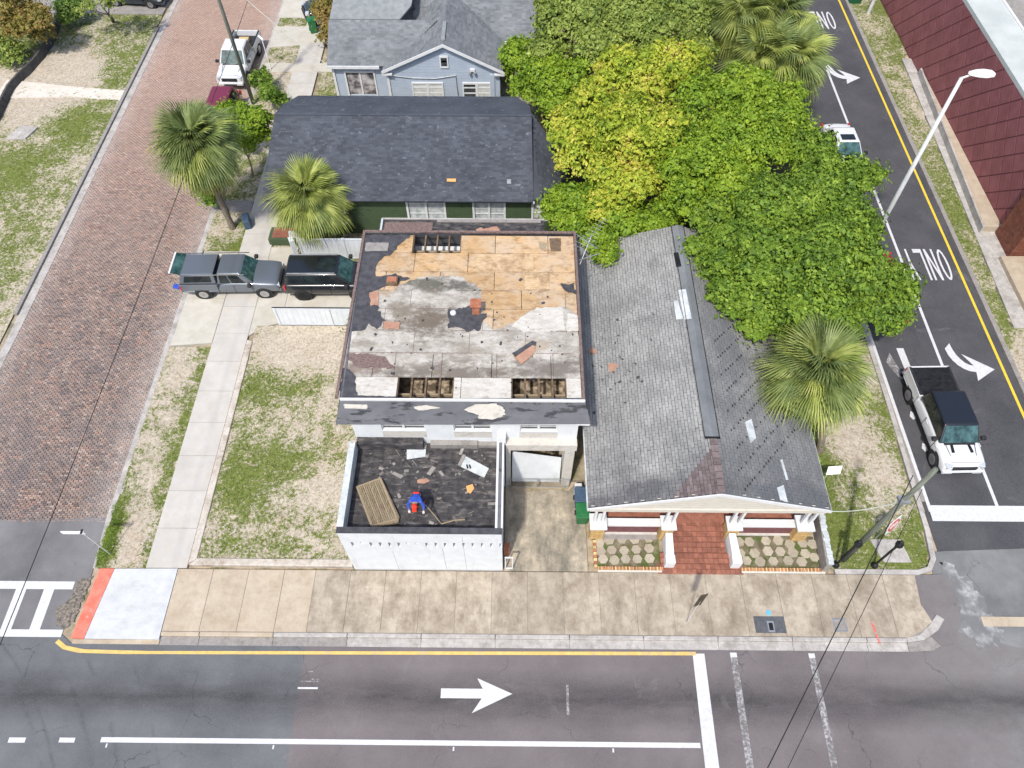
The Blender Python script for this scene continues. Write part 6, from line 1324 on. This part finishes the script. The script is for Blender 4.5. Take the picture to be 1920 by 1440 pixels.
s2 = thing('street_sign', 'white edge on blade of a street sign at the left verge corner', 'road sign', (-17.8, 11.55, 0)); MB().tube([(-17.8, 11.55, 0), (-17.85, 11.55, 2.35)], .025, 8).build('post', 'galv', s2); MB().box(-18.7, -17.75, 11.53, 11.57, 2.36, 2.58).build('blade', 'sign_white', s2); MB().box(-17.86, -17.78, 11.45, 11.65, 2.58, 2.61).build('bracket', 'metal_black', s2)
s3 = thing('parking_sign', 'grey backed sign on a thin post at the pavement kerb edge', 'road sign', (7.2, 8.75, 0)); MB().tube([(7.2, 8.75, 0), (7.15, 8.77, 3.9)], .018, 8).build('post', 'galv', s3); MB().slab([(6.98, 8.70, 2.5), (7.28, 8.78, 2.5), (7.28, 8.78, 3.9), (6.98, 8.70, 3.9)], .01).build('plate', 'litter', s3)
s4 = thing('tv_antenna', 'old aluminium television antenna leaning over the gap beside the stripped roof', 'antenna', (2.9, 22.8, 5)); a0 = Vector((2.75, 23.0, 5.8)); 
b1, b2 = Vector((*g(1085, 470, 7.0), 7.0)), Vector((*g(1135, 410, 7.0), 7.0))
MB().tube([tuple(a0), (*g(1110, 440, 7.0), 7.0)], .022, 6).tube([(*g(1072, 492, 6.2), 6.2), (*g(1125, 475, 6.6), 6.6)], .02, 6).build('mast', 'metal_grey', s4); MB().tube([b1, b2], .014, 6).tube([Vector((*g(1082, 440, 7.0), 7.0)), Vector((*g(1120, 466, 7.0), 7.0))], .018, 6).build('boom', 'metal_grey', s4)
dv = (b2-b1).normalized(); pv = Vector((-dv.y, dv.x, 0))
for k in range(10): c = b1.lerp(b2, .08+k*.1); l_ = .42-.022*k; MB().tube([c-pv*l_, c+pv*l_], .006, 4).build('element', 'metal_grey', s4)
dv2 = (Vector((*g(1120, 466, 7.0), 7.0))-Vector((*g(1082, 440, 7.0), 7.0))); c0 = Vector((*g(1082, 440, 7.0), 7.0)); pv2 = Vector((-dv2.y, dv2.x, 0)).normalized()
for k in range(6): c = c0+dv2*(.08+k*.17); MB().tube([c-pv2*.22, c+pv2*.22], .006, 4).build('element', 'metal_grey', s4)

# ------------------------------------------------------------------ the roof worker
def skin(name, joints, bones, mat, parent, sub=1, root=0):
    me = bpy.data.meshes.new(name); me.from_pydata([j[0] for j in joints], bones, []); me.materials.append(M[mat])
    o = bpy.data.objects.new(name, me); COL.objects.link(o); o.parent = parent
    m = o.modifiers.new('skin', 'SKIN'); m.use_smooth_shade = True
    for i, j in enumerate(joints):
        d = me.skin_vertices[0].data[i]; d.radius = (j[1], j[1]*(j[2] if len(j) > 2 else 1)); d.use_root = (i == root)
    s_ = o.modifiers.new('sub', 'SUBSURF'); s_.levels = sub; s_.render_levels = sub; return o
wx, wy = g(786, 950, FZ)
pr = thing('person', 'worker in blue top and red cap bending over on the black roof', 'person', (wx, wy+.05, FZ), 0)
# local frame: facing -Y (towards the street), bent well forward
J = [((0, .10, .92), .13, 1.0), ((0, -.08, 1.10), .125, 1), ((0, -.32, 1.22), .15, 1), ((0, -.46, 1.24), .075, 1), ((0, -.58, 1.24), .09, 1), ((0, -.68, 1.22), .10, 1),
     ((.20, -.36, 1.22), .06), ((.32, -.46, .98), .048), ((.30, -.60, .78), .036), ((-.20, -.36, 1.22), .06), ((-.31, -.40, .96), .048), ((-.26, -.58, .80), .036),
     ((.11, .10, .84), .095), ((.15, -.02, .50), .07), ((.17, .14, .10), .05), ((.18, .0, .05), .045), ((-.11, .10, .84), .095), ((-.15, 0, .50), .07), ((-.17, .16, .10), .05), ((-.18, .02, .05), .045)]
Bn = [(0, 1), (1, 2), (2, 3), (3, 4), (4, 5), (2, 6), (6, 7), (7, 8), (2, 9), (9, 10), (10, 11), (0, 12), (12, 13), (13, 14), (14, 15), (0, 16), (16, 17), (17, 18), (18, 19)]
body = skin('body', J, Bn, 'skin', pr, 2)
g_ = 1.13
sh = skin('shirt', [((0, .08, .96), .15), ((0, -.08, 1.10), .15), ((0, -.32, 1.225), .175), ((0, -.42, 1.235), .10), ((.20, -.36, 1.22), .08), ((.32, -.46, .98), .062), ((.305, -.57, .82), .048), ((-.20, -.36, 1.22), .08), ((-.31, -.40, .96), .062), ((-.27, -.55, .83), .048)], [(0, 1), (1, 2), (2, 3), (2, 4), (4, 5), (5, 6), (2, 7), (7, 8), (8, 9)], 'cloth_blue', pr, 2)
tr = skin('trousers', [((0, .13, .90), .15), ((.11, .11, .80), .115), ((.15, -.01, .50), .09), ((.17, .14, .14), .07), ((-.11, .11, .80), .115), ((-.15, 0, .50), .09), ((-.17, .16, .14), .07)], [(0, 1), (1, 2), (2, 3), (0, 4), (4, 5), (5, 6)], 'cloth_dark', pr, 2)
for s_ in (-1, 1):
    MB().box(s_*.175-.055, s_*.175+.055, -.10, .20, 0, .10).build('shoe', 'sign_red', pr, False, bev=.03)
    hx_, hy_, hz_ = (.30, -.60, .78) if s_ > 0 else (-.26, -.58, .80)
    for k in range(4):
        l_ = (.075, .085, .08, .065)[k]; x = hx_+(k-1.5)*.020
        skin('finger', [((x, hy_-.05, hz_-.04), .010), ((x, hy_-.05-l_*.4, hz_-.05-l_*.5), .009), ((x, hy_-.04-l_*.2, hz_-.06-l_*.9), .008)], [(0, 1), (1, 2)], 'skin', body, 1)
    skin('thumb', [((hx_-s_*.035, hy_-.01, hz_-.02), .012), ((hx_-s_*.055, hy_-.05, hz_-.05), .010), ((hx_-s_*.045, hy_-.07, hz_-.08), .009)], [(0, 1), (1, 2)], 'skin', body, 1)
    MB().lathe([(.001, 0), (.042, .01), (.042, .07), (.03, .08)], 10, (hx_, hy_-.03, hz_-.06)).build('glove_palm', 'sign_white', pr, False)
cpm = MB().lathe([(.115, .0), (.12, .03), (.108, .08), (.07, .12), (.01, .135)], 18).mesh('cap', 'cap_red', True); cpm.transform(Matrix.Translation((0, -.62, 1.28)) @ Matrix.Rotation(R(40), 4, 'X')); link('cap', cpm, pr, False)
MB().box(-.085, .085, -.83, -.70, 1.22, 1.24).build('cap_peak', 'cap_red', pr, False, bev=.01)
MB().lathe([(.001, 0), (.018, .0), (.012, .03), (.001, .035)], 8, (0, -.74, 1.155)).build('nose', 'skin', pr, False)
MB().box(-.13, .13, -.05, .02, 1.20, 1.26).build('vest_strap', 'cap_red', pr, False, bev=.02)

# ------------------------------------------------------------------ vegetation
def leaves(name, lobes, n, size, mat, parent, sub=22, seed=0, flat_=.75, csz=.32):
    """leaf sized faces gathered in small clumps over the upper and outer skin of the lobes"""
    r = np.random.default_rng(seed); L = np.array(lobes, float); vol = L[:, 3]**1.8; pick_ = r.choice(len(L), size=len(L)*sub, p=vol/vol.sum()); C = L[pick_]
    m = len(C); d = r.normal(size=(m, 3)); d[:, 2] = np.abs(d[:, 2])*1.0-.25; d /= np.linalg.norm(d, axis=1)[:, None]
    cr_ = C[:, 3]*r.uniform(.60, 1.12, m); cc = C[:, :3]+d*cr_[:, None]*np.array([1, 1, flat_]); cs = C[:, 3]*csz*np.exp(r.normal(0, .45, m))
    k = r.integers(0, m, n); e = r.normal(size=(n, 3)); e[:, 2] = np.abs(e[:, 2])*.8-.12; e /= np.linalg.norm(e, axis=1)[:, None]
    p = cc[k]+e*(cs[k]*r.uniform(.55, 1.0, n)**.5)[:, None]*np.array([1, 1, .62])
    nr = e*1.0+d[k]*.35+np.array([0, 0, .22])+r.normal(0, .38, (n, 3)); nr /= np.linalg.norm(nr, axis=1)[:, None]
    a = np.cross(nr, r.normal(size=(n, 3))); a /= np.linalg.norm(a, axis=1)[:, None]; b = np.cross(nr, a); s_ = size*np.exp(r.normal(0, .33, n))[:, None]; st = r.random(n) < .14; p[st] += r.normal(0, .22, (int(st.sum()), 3))
    V = np.stack([p-a*s_*.5, p+b*s_*.32-nr*s_*.06, p+a*s_*.5, p-b*s_*.32-nr*s_*.06], 1)
    return npmesh(name, V, np.arange(n*4).reshape(-1, 4), mat, parent)
def relief(lobes, seed):
    r = random.Random(seed+50); out = []
    for (x, y, z, R_) in lobes:
        out.append((x, y, z-.08*R_, R_*.90)); k = 5 if R_ > .9 else 2
        for i in range(k):
            a = r.uniform(0, 6.28); d = R_*r.uniform(.35, .85); out.append((x+d*math.cos(a), y+d*math.sin(a), z+R_*r.uniform(-.05, .75)*(1.1-d/R_*.6), R_*r.uniform(.26, .46)))
    return out
def tree(name, label, base, lobes, n, size, mat, seed=0, trunk=.22, group=None, sub=32, cat='tree', bark='bark', mats=None, csz=.25, flat_=.75):
    t = thing(name, label, cat, (base[0], base[1], 0), 0, group); bz_ = min(l[2] for l in lobes); b = Vector((base[0], base[1], 0)); ctr = sum((Vector(l[:3]) for l in lobes), Vector())/len(lobes)
    fork = Vector((b.x*.7+ctr.x*.3, b.y*.7+ctr.y*.3, max(.5, bz_*.45))); tk = MB().tube([b, b.lerp(fork, .5)+Vector((.05, .04, 0)), fork], [trunk*1.25, trunk, trunk*.85], 10).build('trunk', bark, t, smooth=True)
    rr_ = random.Random(seed)
    for l in lobes:
        e = Vector(l[:3]); mid = fork.lerp(e, .5)+Vector((rr_.uniform(-.2, .2), rr_.uniform(-.2, .2), .2)); lb = MB().tube([fork, mid, e], [trunk*.5, trunk*.32, trunk*.12], 6)
        for k in range(5):
            d = Vector((rr_.gauss(0, 1), rr_.gauss(0, 1), abs(rr_.gauss(0, .7)))).normalized()*l[3]*.85; lb.tube([mid.lerp(e, .6), mid.lerp(e, .8)+d*.5, e+d*.9], [trunk*.15, trunk*.09, .012], 4)
        lb.build('limb', bark, t)
    if mats:
        for (mt, sel) in mats:
            ls = [lobes[i] for i in sel]; sh_ = sum(x[3]**2 for x in ls)/sum(x[3]**2 for x in lobes); leaves('foliage', ls, int(n*sh_), size, mt, t, sub, seed+7, flat_, csz)
    else: leaves('foliage', relief(lobes, seed), n, size, mat, t, sub, seed+7, flat_, csz)
    return t
def lob(px, py, z, rp):   # crown lobe centred on a place in the air
    x, y = g(px, py, z); return (x, y, z, rp)
A = [lob(1125, 205, 6.0, 1.9), lob(1195, 155, 6.2, 1.9), lob(1095, 285, 5.2, 1.7), lob(1165, 330, 5.0, 1.8), lob(1255, 125, 6.3, 1.7), lob(1195, 245, 6.6, 2.0), lob(1075, 235, 5.2, 1.4), lob(1285, 130, 5.8, 1.4), lob(1150, 385, 4.2, 1.3)]
tree('shade_tree', 'tall broad tree with yellow and orange tinted crown right of the navy roof', (5.8, 32.5), A, 125000, .165, 'leaf_yellow', 1, .28, sub=34, csz=.24)
Bt = [lob(1325, 190, 6.2, 1.9), lob(1395, 165, 6.0, 1.7), lob(1455, 215, 5.6, 1.7), lob(1325, 285, 6.0, 2.0), lob(1260, 295, 5.6, 1.6), lob(1410, 265, 6.2, 1.9), lob(1485, 255, 5.0, 1.5), lob(1290, 360, 5.0, 1.5), lob(1380, 340, 5.6, 1.6)]
tree('shade_tree', 'vivid green layered tree behind the big round crown and right of the yellow tree', (10.8, 33.5), Bt, 115000, .155, 'leaf_bright', 2, .26, sub=40, csz=.24, flat_=.7)
Ct = [lob(1455, 395, 6.0, 2.0), lob(1545, 350, 5.6, 1.6), lob(1562, 405, 5.4, 1.6), lob(1618, 520, 4.4, 1.5), lob(1555, 480, 6.4, 2.1), lob(1455, 480, 5.8, 2.0), lob(1375, 480, 5.0, 1.6), lob(1640, 570, 4.0, 1.4), lob(1530, 570, 5.4, 1.8), lob(1435, 565, 4.6, 1.5), lob(1350, 420, 4.8, 1.2), lob(1330, 500, 4.2, .9), lob(1560, 625, 4.0, 1.1), lob(1530, 300, 5.2, 1.3), lob(1460, 600, 4.0, .9), lob(1370, 550, 4.6, 1.1), lob(1420, 610, 4.2, .8), lob(1310, 470, 4.4, .8), lob(1670, 535, 4.0, 1.3), lob(1668, 590, 3.6, 1.0), lob(1600, 330, 5.0, 1.3), lob(1580, 420, 6.2, 1.6)]
tree('shade_tree', 'largest deep green spreading tree overhanging the avenue and grey roof', (14.9, 25.2), Ct, 230000, .165, 'leaf_green', 3, .32, sub=38, csz=.22)
tree('back_tree', 'dull green tree at the top edge beside the blue house roof', (5.0, 46), [lob(1055, 45, 5.5, 1.7), lob(1100, 20, 6, 1.7), lob(1030, 90, 4.4, 1.3), lob(1120, 85, 5.2, 1.5)], 36000, .19, 'leaf_dull', 4, .2)
tree('back_tree', 'olive green tree at the top edge left of the upper palms', (9.5, 47), [lob(1180, 45, 5.8, 1.8), lob(1240, 70, 5.8, 1.6), lob(1290, 30, 6, 1.5), lob(1220, 10, 6, 1.7), lob(1150, 95, 5.2, 1.4), lob(1310, 95, 5.0, 1.2)], 48000, .18, 'leaf_dull', 5, .22)
tree('back_tree', 'small dark tree gap filler behind the upper palms', (13, 48), [lob(1345, 20, 5, 1.5), lob(1330, 70, 3.0, 1.1)], 14000, .18, 'leaf_deep', 25, .18)
tree('side_tree', 'lush bright tree hugging the right corner of the blue gable', (1.7, 41.5), [lob(975, 105, 3.6, 1.2), lob(1025, 140, 4.0, 1.4), lob(990, 165, 3.2, 1.1), lob(1040, 190, 3.4, 1.1), lob(950, 120, 2.9, .8), lob(1065, 150, 4.2, 1.2)], 42000, .17, 'leaf_bright', 6, .16)
tree('side_tree', 'low bright green tree between the stripped roof and the porch house roof', (3.9, 28.9), [lob(1060, 375, 3.4, 1.0), lob(1105, 385, 4.0, 1.3), lob(1165, 405, 4.0, 1.2), lob(1225, 412, 3.8, 1.0), lob(1065, 415, 4.3, .8), lob(1125, 450, 4.0, .9), lob(1135, 475, 3.8, .6), lob(1040, 395, 3.2, .7), lob(1255, 405, 3.7, .7)], 46000, .17, 'leaf_bright', 7, .15)
tree('small_tree', 'small leafy tree with thin pale trunk between street palm and navy roof', (-16.6, 36.2), [lob(435, 212, 3.6, .9), lob(478, 222, 3.8, .9), lob(460, 258, 3.2, .9), lob(490, 250, 3.0, .6), lob(420, 235, 3.0, .6)], 15000, .16, 'leaf_bright', 8, .06, bark='wood_tan')
tree('shrub', 'twiggy green shrub beside the utility pole at the upper walkway', (-17.0, 45.5), [lob(490, 150, 1.2, .7), lob(505, 175, 1.4, .6), lob(525, 185, .9, .5)], 8000, .14, 'leaf_green', 9, .04, cat='shrub')
tree('shrub', 'small green shrub at the foot of the tall street palm', (-17.3, 33), [lob(385, 355, 1.0, .6), lob(395, 375, .8, .4)], 5000, .13, 'leaf_green', 10, .03, cat='shrub')
tree('hedge', 'reddish orange hedge bush beside the left corner of the blue house roof', (-13.0, 50.6), [lob(618, 25, 2.0, 1.0), lob(625, 55, 1.6, .8), lob(600, 15, 2.2, .7), lob(640, 10, 2.2, .9), lob(610, 70, 1.0, .5)], 15000, .15, 'leaf_orange', 11, .06, cat='hedge')
tree('west_tree', 'brown and yellow green weeping tree at the top left corner', (-37.5, 52.5), [lob(20, 15, 3.2, 1.5), lob(65, 35, 2.8, 1.2), lob(35, 50, 2.2, 1.1), lob(80, 60, 1.6, .8)], 22000, .16, 'leaf_orange', 12, .14)
tree('west_tree', 'thin dark trunked tree with sparse pale crown in front of the dark car', (-30.8, 53.6), [lob(185, 5, 2.8, 1.0), lob(215, -10, 3.4, 1.1), lob(160, 18, 2.2, .7)], 5000, .13, 'leaf_dull', 13, .11, sub=10)
tree('shrub', 'round dark green shrub beside the sparse tree in the vacant lot', (-34.1, 55.3), [lob(130, 15, 1.3, .9), lob(125, 30, .9, .7)], 9000, .14, 'leaf_deep', 14, .05, cat='shrub')
tree('shrub', 'grey green bush at the left edge of the vacant lot', (-38.3, 48), [lob(15, 95, 1.0, 1.0), lob(25, 110, .7, .8), lob(-10, 85, 1.0, 1.1)], 9000, .14, 'leaf_dull', 15, .05, cat='shrub')
tree('shrub', 'green shrubbery along the right wall of the porch house below the palm', (13.75, 16.2), [(13.75, 17.3, .5, .45), (13.8, 16.3, .4, .4), (13.9, 15.3, .35, .35), (13.7, 18.2, .6, .5)], 8000, .12, 'leaf_green', 16, .03, cat='shrub')
tree('bush', 'small dark bush on the sandy lot against the white driveway fence', (-8.6, 23.9), [(-8.6, 23.9, .35, .32)], 1800, .09, 'leaf_deep', 17, .02, cat='shrub')
for k in range(16): tuft(-18.05+random.uniform(-.1, .12), 11.15+k*.17, .24, 150, 'leaf_green', 'tall_grass', None, .07)

def frond_mesh(seed, droop):
    r = random.Random(seed); V = []; F_ = []; ns = 34; pl = r.uniform(.65, .95); fl = 1.25*r.uniform(.85, 1.1)
    def quad(a, b, c, d): n = len(V); V.extend([a, b, c, d]); F_.append((n, n+1, n+2, n+3))
    def arc(s): return (s, -droop*s*s*.32)     # radial, height along the costa
    for i in range(4):
        a0, a1 = i/4*pl, (i+1)/4*pl; x0, z0 = arc(a0); x1, z1 = arc(a1); quad((x0, -.02, z0), (x1, -.018, z1), (x1, .018, z1), (x0, .02, z0))
    hx, hz_ = arc(pl)
    for k in range(ns):
        u = k/(ns-1)*2-1; th = u*R(118); st_ = pl+.25*(1-abs(u))*fl*.6; ln = fl*(1-.35*abs(u)**2)*r.uniform(.88, 1.05); ox, oz = arc(pl+.30*(1-abs(u)))
        w = .032; d = Vector((math.cos(th), math.sin(th), 0)); s_ = Vector((-d.y, d.x, 0)); p0 = Vector((ox, 0, oz)); lift = .10*abs(u)
        slope = -droop*.35; p1 = p0+d*ln*.40+Vector((0, 0, ln*.40*slope*max(0, d.x)+lift*.5-.02)); p2 = p0+d*ln*.78+Vector((0, 0, ln*.78*slope*max(0, d.x)-.13*droop-r.uniform(.02, .10))); p3 = p0+d*ln*.98+Vector((0, 0, ln*.9*slope*max(0, d.x)-.34*droop-r.uniform(.10, .30)))
        tw = Vector((0, 0, .02))
        n = len(V); V.extend([p0-s_*.008, p0+s_*.008, p1+s_*w+tw, p1-s_*w-tw, p2+s_*w*.8+tw, p2-s_*w*.8-tw, p3+s_*.006, p3-s_*.006]); F_.extend([(n, n+1, n+2, n+3), (n+3, n+2, n+4, n+5), (n+5, n+4, n+6, n+7)])
    return V, F_
FR = {}
for mt in ('frond_green', 'frond_lime', 'frond_old', 'frond_dead'):
    for v in range(3):
        V, F_ = frond_mesh(v*13+len(mt), (.95, 1.5, 2.1)[v]); b = MB(); b.add(V, F_); FR[mt, v] = b.mesh('frond', mt)
def palm(label, base, h, sc_, n, lime=.3, seed=0, lean=(0, 0), group='cabbage palms', dead=6):
    t = thing('palm_tree', label, 'palm', (base[0], base[1], 0), 0, group); r = random.Random(seed); top = Vector((lean[0], lean[1], h))
    tk = MB(); nseg = 14; rad = []
    pts = [Vector((lean[0]*(i/nseg)**1.3, lean[1]*(i/nseg)**1.3, h*i/nseg)) for i in range(nseg+1)]
    tk.tube(pts, [(.24 if i == 0 else .17+.03*(i % 2)+(.05 if i > nseg-3 else 0))*min(1.15, sc_) for i in range(nseg+1)], 12); tk.build('trunk', 'bark_palm', t, False)
    bt = MB()
    for i in range(22): a = r.uniform(0, 6.28); z = h*r.uniform(.78, .99); q = pts[min(nseg, int(z/h*nseg))]; bt.tube([(q.x+.15*math.cos(a), q.y+.15*math.sin(a), z-.1), (q.x+.33*math.cos(a), q.y+.33*math.sin(a), z+.12)], [.05, .03], 5)
    bt.build('boots', 'bark_palm', t, False)
    for i in range(n):
        f = i/n; el = R(84)*(1-f)**1.0-R(58)*f+r.gauss(0, .10); a = i*2.39996+r.gauss(0, .2)
        if i >= n-dead: mt = 'frond_dead' if r.random() < .5 else 'frond_old'; el -= .35
        elif f > .72 and r.random() < .65: mt = 'frond_old'
        else: mt = 'frond_lime' if r.random() < lime else 'frond_green'
        v = 0 if f < .3 else (1 if f < .7 else 2)
        o = bpy.data.objects.new('frond', FR[mt, v]); COL.objects.link(o); o.parent = t; o.location = top+Vector((0, 0, .1*(1-f))); s_ = sc_*r.uniform(.85, 1.1)*(1-.12*abs(f-.5))
        o.rotation_euler = (r.gauss(0, .15), -el, a); o.scale = (s_, s_, s_)
palm('tall palm with shaggy crown leaning over the brick street', (-16.85, 31.7), 6.1, .95, 120, .22, 1, (-.1, .1), dead=12)
palm('short lime green palm in front of the navy roof', (-11.45, 30.75), 3.5, .88, 110, .8, 2, (0, 0), dead=9)
palm('corner palm with olive crown beside the grey roof and avenue', (14.6, 17.0), 4.8, .96, 120, .4, 3, (-1.45, 1.5), dead=9)
palm('upper palm nearest the curved arrow of the avenue', g(1480, 105, 5.2), 5.2, 1.05, 60, .5, 4)
for lab, px, py, z_, sd_ in (('upper palm in the middle of the row at the top of the avenue', 1455, 28, 6.2, 5), ('upper palm at the left of the row with yellow lower fronds', 1392, 30, 6.0, 6), ('upper palm beneath the others with hanging dry fronds', 1425, 105, 5.0, 7)):
    x, y = g(px, py, z_); palm(lab, (x, y), z_, 1.08, 60, .5, sd_)
